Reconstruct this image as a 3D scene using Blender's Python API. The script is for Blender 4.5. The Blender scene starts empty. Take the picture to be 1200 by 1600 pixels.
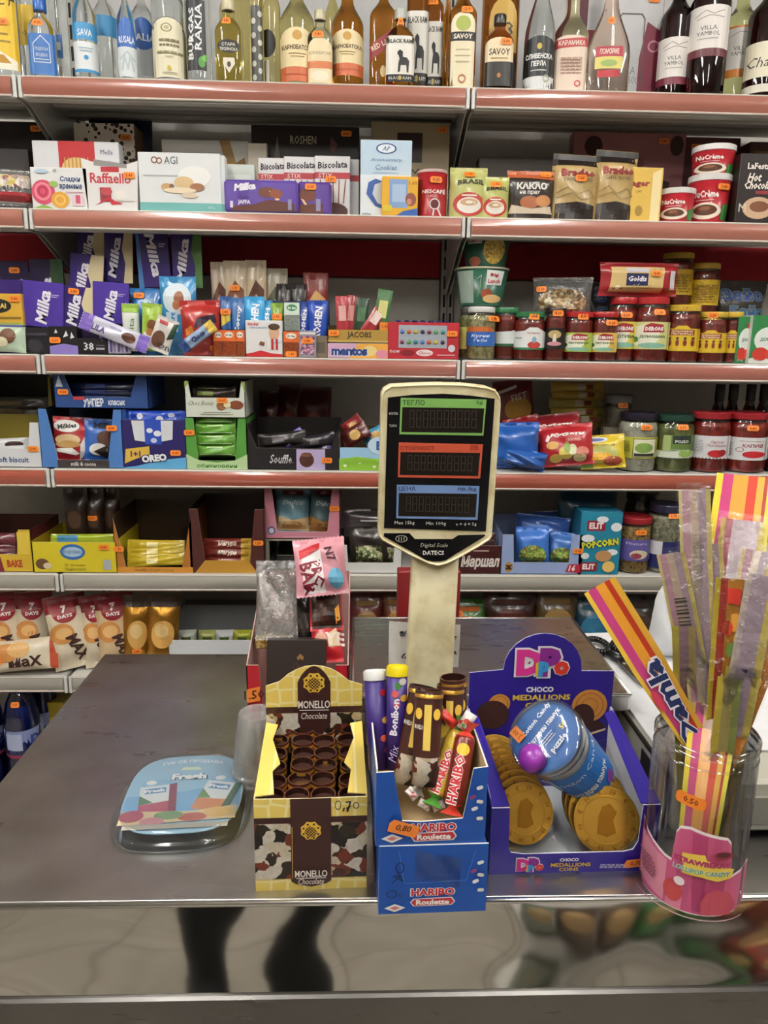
import bpy, math, random
from mathutils import Vector, Matrix, geometry
random.seed(7)
rnd = random.Random(11)
PI = math.pi
scene = bpy.context.scene
COL = scene.collection

# ------------------------------------------------------------------ camera
EYE = Vector((0.0, 0.0, 1.52))
FPX, PITCH, YAW, ROLL = 1170.0, 0.2221, 0.0361, 0.0144
def _basis():
    cp, sp, cy, sy = math.cos(PITCH), math.sin(PITCH), math.cos(YAW), math.sin(YAW)
    fwd = Vector((sy*cp, cy*cp, -sp)); right = Vector((cy, -sy, 0)); up = right.cross(fwd)
    cr, sr = math.cos(ROLL), math.sin(ROLL)
    return right*cr+up*sr, up*cr-right*sr, fwd
CR, CU, CF = _basis()
cam = bpy.data.cameras.new('camera'); camo = bpy.data.objects.new('camera', cam); COL.objects.link(camo)
cam.sensor_fit = 'HORIZONTAL'; cam.sensor_width = 36.0; cam.lens = FPX/1200*36.0
cam.clip_start = 0.02
camo.matrix_world = Matrix(((CR.x, CU.x, -CF.x, EYE.x), (CR.y, CU.y, -CF.y, EYE.y), (CR.z, CU.z, -CF.z, EYE.z), (0, 0, 0, 1)))
scene.camera = camo
scene.view_settings.view_transform = 'Standard'
scene.view_settings.look = 'None'
scene.view_settings.gamma = 1.0
scene.view_settings.use_curve_mapping = False
scene.view_settings.exposure = 0.85
try:
    scene.cycles.max_bounces = 10; scene.cycles.transparent_max_bounces = 24; scene.cycles.transmission_bounces = 10
    scene.cycles.caustics_reflective = False; scene.cycles.caustics_refractive = False
    scene.cycles.sample_clamp_indirect = 6.0
except Exception:
    pass
world = bpy.data.worlds.new('world'); scene.world = world; world.use_nodes = True
world.node_tree.nodes['Background'].inputs[0].default_value = (0.9, 0.95, 1.0, 1)
world.node_tree.nodes['Background'].inputs[1].default_value = 0.05
LAMP_W = 26.0      # watts of each ceiling tube

def ray(u, v):
    return CF + CR*((u-600)/FPX) - CU*((v-800)/FPX)
def onY(u, v, Y):
    d = ray(u, v); return EYE + d*(Y/d.y)
def onZ(u, v, Z):
    d = ray(u, v); return EYE + d*((Z-EYE.z)/d.z)

# ------------------------------------------------------------------ materials
def lin(h):
    h = h.lstrip('#')
    c = [int(h[i:i+2], 16)/255 for i in (0, 2, 4)]
    return tuple(x/12.92 if x <= .04045 else ((x+.055)/1.055)**2.4 for x in c) + (1,)
MATS = {}
def nodes_of(name):
    m = bpy.data.materials.new(name); m.use_nodes = True
    nt = m.node_tree; b = nt.nodes['Principled BSDF']
    return m, nt, b
def _noise(nt, scale, detail=3, coord='Object', stretch=None):
    tc = nt.nodes.new('ShaderNodeTexCoord'); n = nt.nodes.new('ShaderNodeTexNoise')
    n.inputs['Scale'].default_value = scale; n.inputs['Detail'].default_value = detail
    if stretch:
        mp = nt.nodes.new('ShaderNodeMapping'); mp.inputs['Scale'].default_value = stretch
        nt.links.new(tc.outputs[coord], mp.inputs[0]); nt.links.new(mp.outputs[0], n.inputs['Vector'])
    else:
        nt.links.new(tc.outputs[coord], n.inputs['Vector'])
    return n
def _bump(nt, b, src, strength, dist=.002):
    bp = nt.nodes.new('ShaderNodeBump'); bp.inputs['Strength'].default_value = strength; bp.inputs['Distance'].default_value = dist
    nt.links.new(src, bp.inputs['Height']); nt.links.new(bp.outputs[0], b.inputs['Normal'])
def _vary(nt, b, col, amt, scale):
    n = _noise(nt, scale, 2)
    mx = nt.nodes.new('ShaderNodeMix'); mx.data_type = 'RGBA'
    mx.inputs[6].default_value = tuple(c*(1-amt) for c in col[:3])+(1,)
    mx.inputs[7].default_value = tuple(min(1, c*(1+amt)) for c in col[:3])+(1,)
    nt.links.new(n.outputs['Fac'], mx.inputs[0]); nt.links.new(mx.outputs[2], b.inputs['Base Color'])
    return n
def mat(key):
    """'#rrggbb' printed card; suffix :m matte, :p plastic film, :f foil, :s solid plastic, :x ink"""
    if key in MATS: return MATS[key]
    if key.startswith('photo'):
        _, cols, sc = key.split('|')
        m, nt, b = nodes_of('print_'+str(len(MATS)))
        n = _noise(nt, float(sc), 3)
        vo = nt.nodes.new('ShaderNodeTexVoronoi'); vo.inputs['Scale'].default_value = float(sc)*1.6
        tc = nt.nodes.new('ShaderNodeTexCoord'); nt.links.new(tc.outputs['Object'], vo.inputs['Vector'])
        sp = nt.nodes.new('ShaderNodeSeparateColor'); nt.links.new(vo.outputs['Color'], sp.inputs[0])
        mx = nt.nodes.new('ShaderNodeMix'); mx.inputs[0].default_value = .55
        nt.links.new(n.outputs['Fac'], mx.inputs[2]); nt.links.new(sp.outputs[0], mx.inputs[3])
        r = nt.nodes.new('ShaderNodeValToRGB'); nt.links.new(mx.outputs[0], r.inputs[0])
        cl = cols.split(','); els = r.color_ramp.elements
        els[0].position = .25; els[0].color = lin(cl[0]); els[1].position = .75; els[1].color = lin(cl[-1])
        for i, c in enumerate(cl[1:-1]):
            e = els.new(.25+.5*(i+1)/(len(cl)-1)); e.color = lin(c)
        nt.links.new(r.outputs[0], b.inputs['Base Color']); b.inputs['Roughness'].default_value = .4
        MATS[key] = m; return m
    if not key.startswith('#'):
        m = SPECIAL[key](); MATS[key] = m; return m
    hx, _, fin = key.partition(':')
    m, nt, b = nodes_of('colour_'+key.strip('#').replace(':', '_'))
    c = lin(hx); b.inputs['Base Color'].default_value = c
    if fin == 'x':
        b.inputs['Roughness'].default_value = .5
    elif fin == 'm':
        _vary(nt, b, c, .1, 40); b.inputs['Roughness'].default_value = .8
    elif fin == 'p':
        n = _vary(nt, b, c, .12, 30)
        b.inputs['Roughness'].default_value = .32; b.inputs['Coat Weight'].default_value = .4; b.inputs['Coat Roughness'].default_value = .12
        n2 = _noise(nt, 28, 3, stretch=(1, 1, .45)); _bump(nt, b, n2.outputs['Fac'], .5, .006)
    elif fin == 'f':
        _vary(nt, b, c, .12, 60); b.inputs['Metallic'].default_value = .75; b.inputs['Roughness'].default_value = .28
        n2 = _noise(nt, 60, 2); _bump(nt, b, n2.outputs['Fac'], .25, .003)
    elif fin == 's':
        _vary(nt, b, c, .05, 20); b.inputs['Roughness'].default_value = .28
    else:
        _vary(nt, b, c, .05, 25); b.inputs['Roughness'].default_value = .42
    MATS[key] = m; return m

def clear(name, tint='#ffffff', rough=.06, base=.06, edge=.75, ior_blend=.35, bump=0, bscale=40, milky=0):
    """thin clear plastic or glass wall: mostly see-through, glossy towards the edges"""
    m = bpy.data.materials.new(name); m.use_nodes = True; nt = m.node_tree
    nt.nodes.remove(nt.nodes['Principled BSDF']); out = nt.nodes['Material Output']
    tr = nt.nodes.new('ShaderNodeBsdfTransparent'); tr.inputs[0].default_value = lin(tint)
    gl = nt.nodes.new('ShaderNodeBsdfGlossy'); gl.inputs['Roughness'].default_value = rough; gl.inputs[0].default_value = (1, 1, 1, 1)
    lw = nt.nodes.new('ShaderNodeLayerWeight'); lw.inputs[0].default_value = ior_blend
    mr = nt.nodes.new('ShaderNodeMapRange'); mr.inputs['To Min'].default_value = base; mr.inputs['To Max'].default_value = edge
    nt.links.new(lw.outputs['Fresnel'], mr.inputs[0])
    mx = nt.nodes.new('ShaderNodeMixShader'); nt.links.new(mr.outputs[0], mx.inputs[0])
    nt.links.new(tr.outputs[0], mx.inputs[1]); nt.links.new(gl.outputs[0], mx.inputs[2])
    last = mx
    if milky:
        df = nt.nodes.new('ShaderNodeBsdfDiffuse'); df.inputs[0].default_value = (.8, .82, .82, 1)
        m2 = nt.nodes.new('ShaderNodeMixShader'); m2.inputs[0].default_value = milky
        nt.links.new(mx.outputs[0], m2.inputs[1]); nt.links.new(df.outputs[0], m2.inputs[2]); last = m2
    if bump:
        n = _noise(nt, bscale, 4); bp = nt.nodes.new('ShaderNodeBump'); bp.inputs['Strength'].default_value = bump; bp.inputs['Distance'].default_value = .01
        nt.links.new(n.outputs['Fac'], bp.inputs['Height']); nt.links.new(bp.outputs[0], gl.inputs['Normal']); nt.links.new(bp.outputs[0], lw.inputs['Normal'])
    nt.links.new(last.outputs[0], out.inputs[0])
    return m
def glass(name, tint='#f4faf8', rough=.01, ior=1.4):
    m, nt, b = nodes_of(name); b.inputs['Base Color'].default_value = lin(tint)
    b.inputs['Transmission Weight'].default_value = 1; b.inputs['Roughness'].default_value = rough; b.inputs['IOR'].default_value = ior
    return m
def metal(name, col, rough, stretch, bump=.08, scale=30, rvar=.12):
    m, nt, b = nodes_of(name); c = lin(col); b.inputs['Metallic'].default_value = 1
    b.inputs['Base Color'].default_value = c
    n = _noise(nt, scale, 5, stretch=stretch)
    mr = nt.nodes.new('ShaderNodeMapRange'); mr.inputs['To Min'].default_value = max(.02, rough-rvar); mr.inputs['To Max'].default_value = rough+rvar
    nt.links.new(n.outputs['Fac'], mr.inputs[0]); nt.links.new(mr.outputs[0], b.inputs['Roughness'])
    if bump: _bump(nt, b, n.outputs['Fac'], bump, .001)
    return m
def m_counter():
    m, nt, b = nodes_of('brushed_steel_top'); b.inputs['Metallic'].default_value = 1
    n = _noise(nt, 9, 6, stretch=(1, 1, 1)); r = nt.nodes.new('ShaderNodeValToRGB')
    r.color_ramp.elements[0].position = .3; r.color_ramp.elements[0].color = lin('#b5b3b1')
    r.color_ramp.elements[1].position = .7; r.color_ramp.elements[1].color = lin('#d2d1cf')
    nt.links.new(n.outputs['Fac'], r.inputs[0]); nt.links.new(r.outputs[0], b.inputs['Base Color'])
    n2 = _noise(nt, 14, 6, stretch=(.6, 2, 1)); mr = nt.nodes.new('ShaderNodeMapRange')
    mr.inputs['To Min'].default_value = .2; mr.inputs['To Max'].default_value = .4
    nt.links.new(n2.outputs['Fac'], mr.inputs[0]); nt.links.new(mr.outputs[0], b.inputs['Roughness'])
    n3 = _noise(nt, 60, 3, stretch=(.25, 5, 1)); _bump(nt, b, n3.outputs['Fac'], .04, .001)
    return m
def m_mirror():
    m, nt, b = nodes_of('polished_steel_front'); b.inputs['Metallic'].default_value = 1
    b.inputs['Base Color'].default_value = lin('#c9c6c1'); b.inputs['Roughness'].default_value = .06
    n = _noise(nt, 5, 1, stretch=(1, 1, 1.6)); _bump(nt, b, n.outputs['Fac'], .35, .02)
    return m
def m_tiles():
    m, nt, b = nodes_of('floor_tiles')
    tc = nt.nodes.new('ShaderNodeTexCoord'); br = nt.nodes.new('ShaderNodeTexBrick'); br.offset = 0
    br.inputs['Scale'].default_value = 1; br.inputs['Brick Width'].default_value = .4; br.inputs['Row Height'].default_value = .4
    br.inputs['Mortar Size'].default_value = .004
    br.inputs['Color1'].default_value = lin('#b9b2a6'); br.inputs['Color2'].default_value = lin('#b3aca1'); br.inputs['Mortar'].default_value = lin('#5d5851')
    nt.links.new(tc.outputs['Object'], br.inputs['Vector'])
    n = _noise(nt, 7, 6); mx = nt.nodes.new('ShaderNodeMix'); mx.data_type = 'RGBA'; mx.blend_type = 'MULTIPLY'; mx.inputs[0].default_value = .5
    r = nt.nodes.new('ShaderNodeValToRGB'); r.color_ramp.elements[0].position = .3; r.color_ramp.elements[0].color = (.6, .58, .55, 1); r.color_ramp.elements[1].position = .65
    nt.links.new(n.outputs['Fac'], r.inputs[0]); nt.links.new(br.outputs['Color'], mx.inputs[6]); nt.links.new(r.outputs[0], mx.inputs[7])
    nt.links.new(mx.outputs[2], b.inputs['Base Color']); b.inputs['Roughness'].default_value = .35
    return m
def m_plaster(col, name):
    m, nt, b = nodes_of(name); _vary(nt, b, lin(col), .05, 3); b.inputs['Roughness'].default_value = .8
    n = _noise(nt, 60, 4); _bump(nt, b, n.outputs['Fac'], .08, .002); return m
def m_beans():
    m, nt, b = nodes_of('bean_print'); tc = nt.nodes.new('ShaderNodeTexCoord'); vo = nt.nodes.new('ShaderNodeTexVoronoi')
    vo.inputs['Scale'].default_value = 75; nt.links.new(tc.outputs['Object'], vo.inputs['Vector'])
    r = nt.nodes.new('ShaderNodeValToRGB'); r.color_ramp.interpolation = 'CONSTANT'
    r.color_ramp.elements[0].color = lin('#2c1d18'); r.color_ramp.elements[1].position = .42; r.color_ramp.elements[1].color = lin('#e9dfd0')
    nt.links.new(vo.outputs['Distance'], r.inputs[0]); nt.links.new(r.outputs[0], b.inputs['Base Color']); return m
def m_honey():
    m, nt, b = nodes_of('honeycomb_card'); tc = nt.nodes.new('ShaderNodeTexCoord'); mp = nt.nodes.new('ShaderNodeMapping')
    mp.inputs['Scale'].default_value = (1, 0.0, 1); vo = nt.nodes.new('ShaderNodeTexVoronoi'); vo.feature = 'DISTANCE_TO_EDGE'
    vo.inputs['Scale'].default_value = 52; vo.inputs['Randomness'].default_value = .25
    nt.links.new(tc.outputs['Object'], mp.inputs[0]); nt.links.new(mp.outputs[0], vo.inputs['Vector'])
    r = nt.nodes.new('ShaderNodeValToRGB'); r.color_ramp.elements[0].position = .03; r.color_ramp.elements[0].color = lin('#f5e7a4')
    r.color_ramp.elements[1].position = .12; r.color_ramp.elements[1].color = lin('#ecd06a')
    nt.links.new(vo.outputs['Distance'], r.inputs[0]); nt.links.new(r.outputs[0], b.inputs['Base Color']); b.inputs['Roughness'].default_value = .4
    return m
def m_choc():
    m, nt, b = nodes_of('chocolate_pieces_print'); tc = nt.nodes.new('ShaderNodeTexCoord'); n = _noise(nt, 60, 2)
    mx = nt.nodes.new('ShaderNodeMix'); mx.data_type = 'RGBA'; mx.inputs[0].default_value = .02
    nt.links.new(tc.outputs['Object'], mx.inputs[6]); nt.links.new(n.outputs['Color'], mx.inputs[7])
    vo = nt.nodes.new('ShaderNodeTexVoronoi'); vo.inputs['Scale'].default_value = 74; nt.links.new(mx.outputs[2], vo.inputs['Vector'])
    sp = nt.nodes.new('ShaderNodeSeparateColor'); nt.links.new(vo.outputs['Color'], sp.inputs[0])
    r = nt.nodes.new('ShaderNodeValToRGB'); r.color_ramp.interpolation = 'CONSTANT'; nt.links.new(sp.outputs[0], r.inputs[0])
    els = r.color_ramp.elements; els[0].position = 0; els[0].color = lin('#1c1712'); els[1].position = .2; els[1].color = lin('#e4dbca')
    for p, c in ((.42, '#7a3524'), (.55, '#d9cdb4'), (.72, '#32281c'), (.82, '#c4b290'), (.92, '#4a241a')): els.new(p).color = lin(c)
    n2 = _noise(nt, 190, 3); m2 = nt.nodes.new('ShaderNodeMix'); m2.data_type = 'RGBA'; m2.blend_type = 'MULTIPLY'; m2.inputs[0].default_value = .45
    nt.links.new(r.outputs[0], m2.inputs[6]); nt.links.new(n2.outputs['Fac'], m2.inputs[7]); nt.links.new(m2.outputs[2], b.inputs['Base Color']); b.inputs['Roughness'].default_value = .4
    return m
def m_gold():
    m, nt, b = nodes_of('gold_foil'); b.inputs['Metallic'].default_value = .85; b.inputs['Roughness'].default_value = .33
    _vary(nt, b, lin('#e2b04c'), .12, 60); n = _noise(nt, 160, 3); _bump(nt, b, n.outputs['Fac'], .35, .001); return m
def m_emit():
    m = bpy.data.materials.new('tube_light'); m.use_nodes = True; nt = m.node_tree; nt.nodes.remove(nt.nodes['Principled BSDF'])
    e = nt.nodes.new('ShaderNodeEmission'); e.inputs[0].default_value = (1, .97, .92, 1); e.inputs[1].default_value = TUBE_E
    nt.links.new(e.outputs[0], nt.nodes['Material Output'].inputs[0]); return m
TUBE_E = 40.0
SPECIAL = {
 'counter': m_counter, 'mirror': m_mirror, 'tiles': m_tiles, 'beans': m_beans, 'honey': m_honey, 'gold': m_gold, 'choc': m_choc, 'wallshop': lambda: m_plaster('#7d776e', 'far_wall_paint'), 'tube': m_emit,
 'wall': lambda: m_plaster('#d8d6d0', 'wall_paint'), 'ceil': lambda: m_plaster('#e8e6e0', 'ceiling_paint'),
 'platter': lambda: metal('scale_platter_steel', '#c9c8c5', .3, (.5, 3, 1), bump=.02),
 'steel': lambda: metal('blade_steel', '#8a8886', .3, (1, 1, 1)),
 'steeledge': lambda: metal('steel_edge', '#d9d8d5', .22, (.3, 3, 3)),
 'steeldark': lambda: metal('lower_steel_panel', '#6d6b69', .3, (.4, 3, 3), rvar=.1),
 'chrome': lambda: metal('zinc_bracket', '#b9b9b7', .3, (1, 1, 3)),
 'film': lambda: clear('clear_film', rough=.1, base=.05, edge=.8, bump=.9, bscale=45),
 'film2': lambda: clear('crumpled_film', '#eef0f0', rough=.12, base=.16, edge=.9, bump=1.0, bscale=70, milky=.06),
 'plastic': lambda: clear('clear_plastic', '#f3f5f4', rough=.05, base=.05, edge=.8),
 'jarglass': lambda: clear('jar_glass', '#f4f6f4', rough=.03, base=.04, edge=.7),
 'g_clear': lambda: glass('glass_clear', '#f3f9f8'), 'g_pale': lambda: glass('glass_pale_spirit', '#f3ecc0'),
 'g_straw': lambda: glass('glass_straw_spirit', '#e9dc96'), 'g_amber': lambda: glass('glass_amber_spirit', '#c9822a'),
 'g_deep': lambda: glass('glass_deep_amber', '#9a5a18'), 'g_wine': lambda: glass('glass_dark_wine', '#2a0a0a', ior=1.5),
 'g_green': lambda: glass('glass_green_yellow', '#dfe0a0'), 'g_pink': lambda: glass('glass_blush_spirit', '#efd9c8'),
 'g_water': lambda: clear('blue_water_bottle', '#4f8fd6', rough=.06, base=.07, edge=.8),
}
# ------------------------------------------------------------------ mesh helpers
class MB:
    def __init__(s): s.v = []; s.f = []; s.cv = []
    def vert(s, p): s.v.append(tuple(p)); return len(s.v)-1
    def face(s, pts, m, sm=False):
        i0 = len(s.v); s.v += [tuple(p) for p in pts]; s.f.append((tuple(range(i0, i0+len(pts))), m, sm))
    def box(s, x0, x1, y0, y1, z0, z1, m, b=0.0, top=None, front=None):
        if b <= 0:
            i = len(s.v); s.v += [(x, y, z) for z in (z0, z1) for y in (y0, y1) for x in (x0, x1)]
            for q, mm in (((0, 2, 3, 1), m), ((4, 5, 7, 6), top or m), ((0, 1, 5, 4), front or m), ((2, 6, 7, 3), m), ((0, 4, 6, 2), m), ((1, 3, 7, 5), m)):
                s.f.append((tuple(i+k for k in q), mm, False))
            return
        b = min(b, (x1-x0)*.45, (y1-y0)*.45, (z1-z0)*.45)
        X, Y, Z = (x0, x1), (y0, y1), (z0, z1); idx = {}
        for a in (0, 1):
            for c in (0, 1):
                for e in (0, 1):
                    sx, sy, sz = 1-2*a, 1-2*c, 1-2*e
                    idx[a, c, e, 0] = s.vert((X[a], Y[c]+sy*b, Z[e]+sz*b))
                    idx[a, c, e, 1] = s.vert((X[a]+sx*b, Y[c], Z[e]+sz*b))
                    idx[a, c, e, 2] = s.vert((X[a]+sx*b, Y[c]+sy*b, Z[e]))
        def add(q, mm, flip=False): s.f.append((tuple(reversed(q)) if flip else tuple(q), mm, False))
        for a in (0, 1): add([idx[a, 0, 0, 0], idx[a, 0, 1, 0], idx[a, 1, 1, 0], idx[a, 1, 0, 0]], m, a == 1)
        for c in (0, 1): add([idx[0, c, 0, 1], idx[1, c, 0, 1], idx[1, c, 1, 1], idx[0, c, 1, 1]], (front or m) if c == 0 else m, c == 1)
        for e in (0, 1): add([idx[0, 0, e, 2], idx[0, 1, e, 2], idx[1, 1, e, 2], idx[1, 0, e, 2]], (top or m) if e else m, e == 1)
        for a in (0, 1):
            for c in (0, 1): add([idx[a, c, 0, 0], idx[a, c, 0, 1], idx[a, c, 1, 1], idx[a, c, 1, 0]], m, a != c)
            for e in (0, 1): add([idx[a, 0, e, 0], idx[a, 0, e, 2], idx[a, 1, e, 2], idx[a, 1, e, 0]], m, a == e)
        for c in (0, 1):
            for e in (0, 1): add([idx[0, c, e, 1], idx[0, c, e, 2], idx[1, c, e, 2], idx[1, c, e, 1]], m, c != e)
        for a in (0, 1):
            for c in (0, 1):
                for e in (0, 1): add([idx[a, c, e, 0], idx[a, c, e, 1], idx[a, c, e, 2]], m, (a+c+e) % 2 == 0)
    def loft(s, prof, m, n=24, p=2.0, cx=0, cy=0, cap0=True, cap1=True, sm=True, segm=None):
        """prof: (rx, ry, z) rings"""
        if sm and len(prof) > 2:      # split rings where the profile turns sharply
            np_ = [prof[0]]; ns = []
            for i in range(1, len(prof)):
                np_.append(prof[i]); ns.append((i-1, segm[i-1] if segm else m))
                if i < len(prof)-1:
                    a = Vector((prof[i][0]-prof[i-1][0], prof[i][2]-prof[i-1][2])); b = Vector((prof[i+1][0]-prof[i][0], prof[i+1][2]-prof[i][2]))
                    if a.length > 0 and b.length > 0 and a.angle(b) > .6: np_.append(prof[i]); ns.append(None)
            prof = np_; segs = [q[1] if q else None for q in ns]
        else: segs = [segm[i] if segm else m for i in range(len(prof)-1)]
        rings = []
        for (rx, ry, z) in prof:
            r = []
            for k in range(n):
                a = 2*PI*k/n; c, d = math.cos(a), math.sin(a)
                r.append(s.vert((cx+rx*math.copysign(abs(c)**(2/p), c), cy+ry*math.copysign(abs(d)**(2/p), d), z)))
            rings.append(r)
        for i in range(len(rings)-1):
            mm = segs[i]
            if mm is None: continue
            for k in range(n):
                s.f.append(((rings[i][k], rings[i][(k+1) % n], rings[i+1][(k+1) % n], rings[i+1][k]), mm, sm))
        if cap0: s.f.append((tuple(reversed(rings[0])), segm[0] if segm else m, False))
        if cap1: s.f.append((tuple(rings[-1]), segm[-1] if segm else m, False))
    def lathe(s, prof, m, n=28, **k): s.loft([(r, r, z) for r, z in prof], m, n, **k)
    def cyl(s, p0, p1, r0, m, r1=None, n=16, caps=True, capm=None):
        p0, p1 = Vector(p0), Vector(p1); r1 = r0 if r1 is None else r1
        d = (p1-p0).normalized(); a = d.orthogonal().normalized(); b = d.cross(a)
        A = [s.vert(p0+(a*math.cos(2*PI*k/n)+b*math.sin(2*PI*k/n))*r0) for k in range(n)]
        B = [s.vert(p1+(a*math.cos(2*PI*k/n)+b*math.sin(2*PI*k/n))*r1) for k in range(n)]
        for k in range(n): s.f.append(((A[k], A[(k+1) % n], B[(k+1) % n], B[k]), m, True))
        if caps: s.f.append((tuple(reversed(A)), capm or m, False)); s.f.append((tuple(B), capm or m, False))
    def tube(s, pts, r, m, n=8):
        pts = [Vector(p) for p in pts]
        for i in range(len(pts)-1): s.cyl(pts[i], pts[i+1], r, m, n=n)
    def prism(s, poly, y0, y1, m, back=None, side=None, axes='xz'):
        """2D polygon (counter-clockwise seen from -y) extruded between y0 (front) and y1"""
        def P(q, y):
            return (q[0], y, q[1]) if axes == 'xz' else ((y, q[0], q[1]) if axes == 'yz' else (q[0], q[1], y))
        n = len(poly)
        A = [s.vert(P(q, y0)) for q in poly]; B = [s.vert(P(q, y1)) for q in poly]
        tris = geometry.tessellate_polygon([[Vector((q[0], q[1], 0)) for q in poly]])
        for t in tris:
            s.f.append(((A[t[0]], A[t[1]], A[t[2]]), m, False)); s.f.append(((B[t[2]], B[t[1]], B[t[0]]), back or m, False))
        for k in range(n): s.f.append(((A[k], A[(k+1) % n], B[(k+1) % n], B[k]), side or m, False))
    def grid(s, fn, nu, nv, m, sm=True, flip=False):
        ids = [[s.vert(fn(i/nu, j/nv)) for i in range(nu+1)] for j in range(nv+1)]
        for j in range(nv):
            for i in range(nu):
                q = (ids[j][i], ids[j][i+1], ids[j+1][i+1], ids[j+1][i])
                s.f.append((tuple(reversed(q)) if flip else q, m, sm))
    def build(s, name, parent=None, loc=None, rot=None):
        me = bpy.data.meshes.new(name); me.from_pydata(s.v, [], [f[0] for f in s.f])
        keys = []
        for _, k, _ in s.f:
            if k not in keys: keys.append(k)
        for k in keys: me.materials.append(mat(k))
        ix = {k: i for i, k in enumerate(keys)}
        me.polygons.foreach_set('material_index', [ix[f[1]] for f in s.f])
        me.polygons.foreach_set('use_smooth', [f[2] for f in s.f])
        me.update()
        o = bpy.data.objects.new(name, me); COL.objects.link(o)
        if parent is not None: o.parent = parent
        if loc is not None: o.location = loc
        if rot is not None: o.rotation_euler = rot
        return o

def tag(o, label=None, cat=None, group=None, kind=None):
    if label: o['label'] = label
    if cat: o['category'] = cat
    if group: o['group'] = group
    if kind: o['kind'] = kind
    return o
def thing(name, label, cat, loc=(0, 0, 0), rot=(0, 0, 0), group=None):
    o = bpy.data.objects.new(name, None); COL.objects.link(o); o.empty_display_size = .02
    o.location = loc; o.rotation_euler = rot if not isinstance(rot, (int, float)) else (0, 0, rot)
    return tag(o, label, cat, group)
def copy_tree(o, parent=None):
    c = o.copy(); COL.objects.link(c); c.parent = parent
    for ch in [x for x in COL.objects if x.parent == o]: copy_tree(ch, c)
    return c

# ------------------------------------------------------------------ flat print
_TX = {}
def text2d(st, bold=0.0, shear=0.0, res=1):
    k = (st, bold, shear, res)
    if k in _TX: return _TX[k]
    c = bpy.data.curves.new('txt', 'FONT'); c.body = st; c.resolution_u = res; c.shear = shear
    if bold: c.offset = bold
    o = bpy.data.objects.new('txt', c); COL.objects.link(o)
    me = bpy.data.meshes.new_from_object(o)
    vs = [(v.co.x, v.co.y) for v in me.vertices]; me.calc_loop_triangles()
    tr = [tuple(t.vertices) for t in me.loop_triangles]
    bpy.data.objects.remove(o); bpy.data.curves.remove(c); bpy.data.meshes.remove(me)
    if not vs: _TX[k] = ([], 1); return _TX[k]
    x0 = min(v[0] for v in vs); x1 = max(v[0] for v in vs); y0 = min(v[1] for v in vs); y1 = max(v[1] for v in vs)
    hh = max(1e-6, y1-y0); ar = (x1-x0)/hh
    P = [((v[0]-x0)/hh-ar/2, (v[1]-y0)/hh-.5) for v in vs]
    _TX[k] = ([tuple(P[i] for i in t) for t in tr], ar)
    return _TX[k]
def _clip(poly, ax, val, keep_gt):
    out = []
    for i in range(len(poly)):
        a, b = poly[i], poly[(i+1) % len(poly)]
        ia = (a[ax] >= val) if keep_gt else (a[ax] <= val); ib = (b[ax] >= val) if keep_gt else (b[ax] <= val)
        if ia: out.append(a)
        if ia != ib:
            t = (val-a[ax])/(b[ax]-a[ax]); out.append((a[0]+(b[0]-a[0])*t, a[1]+(b[1]-a[1])*t))
    return out
def _split(poly, ax, n):
    lo = min(p[ax] for p in poly); hi = max(p[ax] for p in poly); res = []
    k0 = int(math.floor(lo*n+1e-9)); k1 = int(math.ceil(hi*n-1e-9))
    if k1-k0 <= 1: return [poly]
    for k in range(k0, k1):
        q = _clip(_clip(poly, ax, k/n, True), ax, (k+1)/n, False)
        if len(q) >= 3: res.append(q)
    return res
def shape_polys(sh, w, h):
    """convex polygons in (u, v) of one print element; w, h = size of the field in metres"""
    k = sh[0]
    if k == 'r':
        _, c, a, b, d, e = sh; return [[(a, b), (d, b), (d, e), (a, e)]]
    if k == 'e':
        _, c, x, y, rx, ry = sh; return [[(x+rx*math.cos(2*PI*i/20), y+ry*math.sin(2*PI*i/20)) for i in range(20)]]
    if k == 'o':   # ring
        _, c, x, y, rx, ry, t = sh; out = []
        for i in range(20):
            a, b = 2*PI*i/20, 2*PI*(i+1)/20
            out.append([(x+rx*math.cos(a), y+ry*math.sin(a)), (x+rx*math.cos(b), y+ry*math.sin(b)), (x+rx*t*math.cos(b), y+ry*t*math.sin(b)), (x+rx*t*math.cos(a), y+ry*t*math.sin(a))])
        return out
    if k == 'p':
        pts = sh[2]; tr = geometry.tessellate_polygon([[Vector((q[0], q[1], 0)) for q in pts]])
        return [[pts[i] for i in t] for t in tr]
    if k == 'l':   # polyline stroke: width in v units
        _, c, pts, wd = sh; out = []; wd = wd*h/2
        for i in range(len(pts)-1):
            a = Vector((pts[i][0]*w, pts[i][1]*h)); b = Vector((pts[i+1][0]*w, pts[i+1][1]*h)); d = (b-a)
            if d.length < 1e-7: continue
            d.normalize(); nn = Vector((-d.y, d.x))*wd; a = a-d*wd*.5; b = b+d*wd*.5
            out.append([((q.x)/w, (q.y)/h) for q in (a-nn, b-nn, b+nn, a+nn)])
        return out
    if k == 't':
        _, c, st, x, y, th = sh[:6]; o = sh[6] if len(sh) > 6 else {}
        tr, ar = text2d(st, o.get('b', 0), o.get('s', 0), o.get('res', 1))
        steep = abs(o.get('rot', 0)) > 60
        H = th*(w if steep else h); W = o['w']*w if 'w' in o else ar*H; a = math.radians(o.get('rot', 0)); ca, sa = math.cos(a), math.sin(a)
        out = []
        arc = o.get('arc', 0)
        for t in tr:
            q = []
            for (px, py) in t:
                X = px*W/ar if ar else 0; Yv = py*H
                if arc: Yv += arc*h*(1-(2*X/max(W, 1e-6))**2)
                q.append((x+(X*ca-Yv*sa)/w, y+(X*sa+Yv*ca)/h))
            out.append(q)
        return out
    return []
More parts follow.
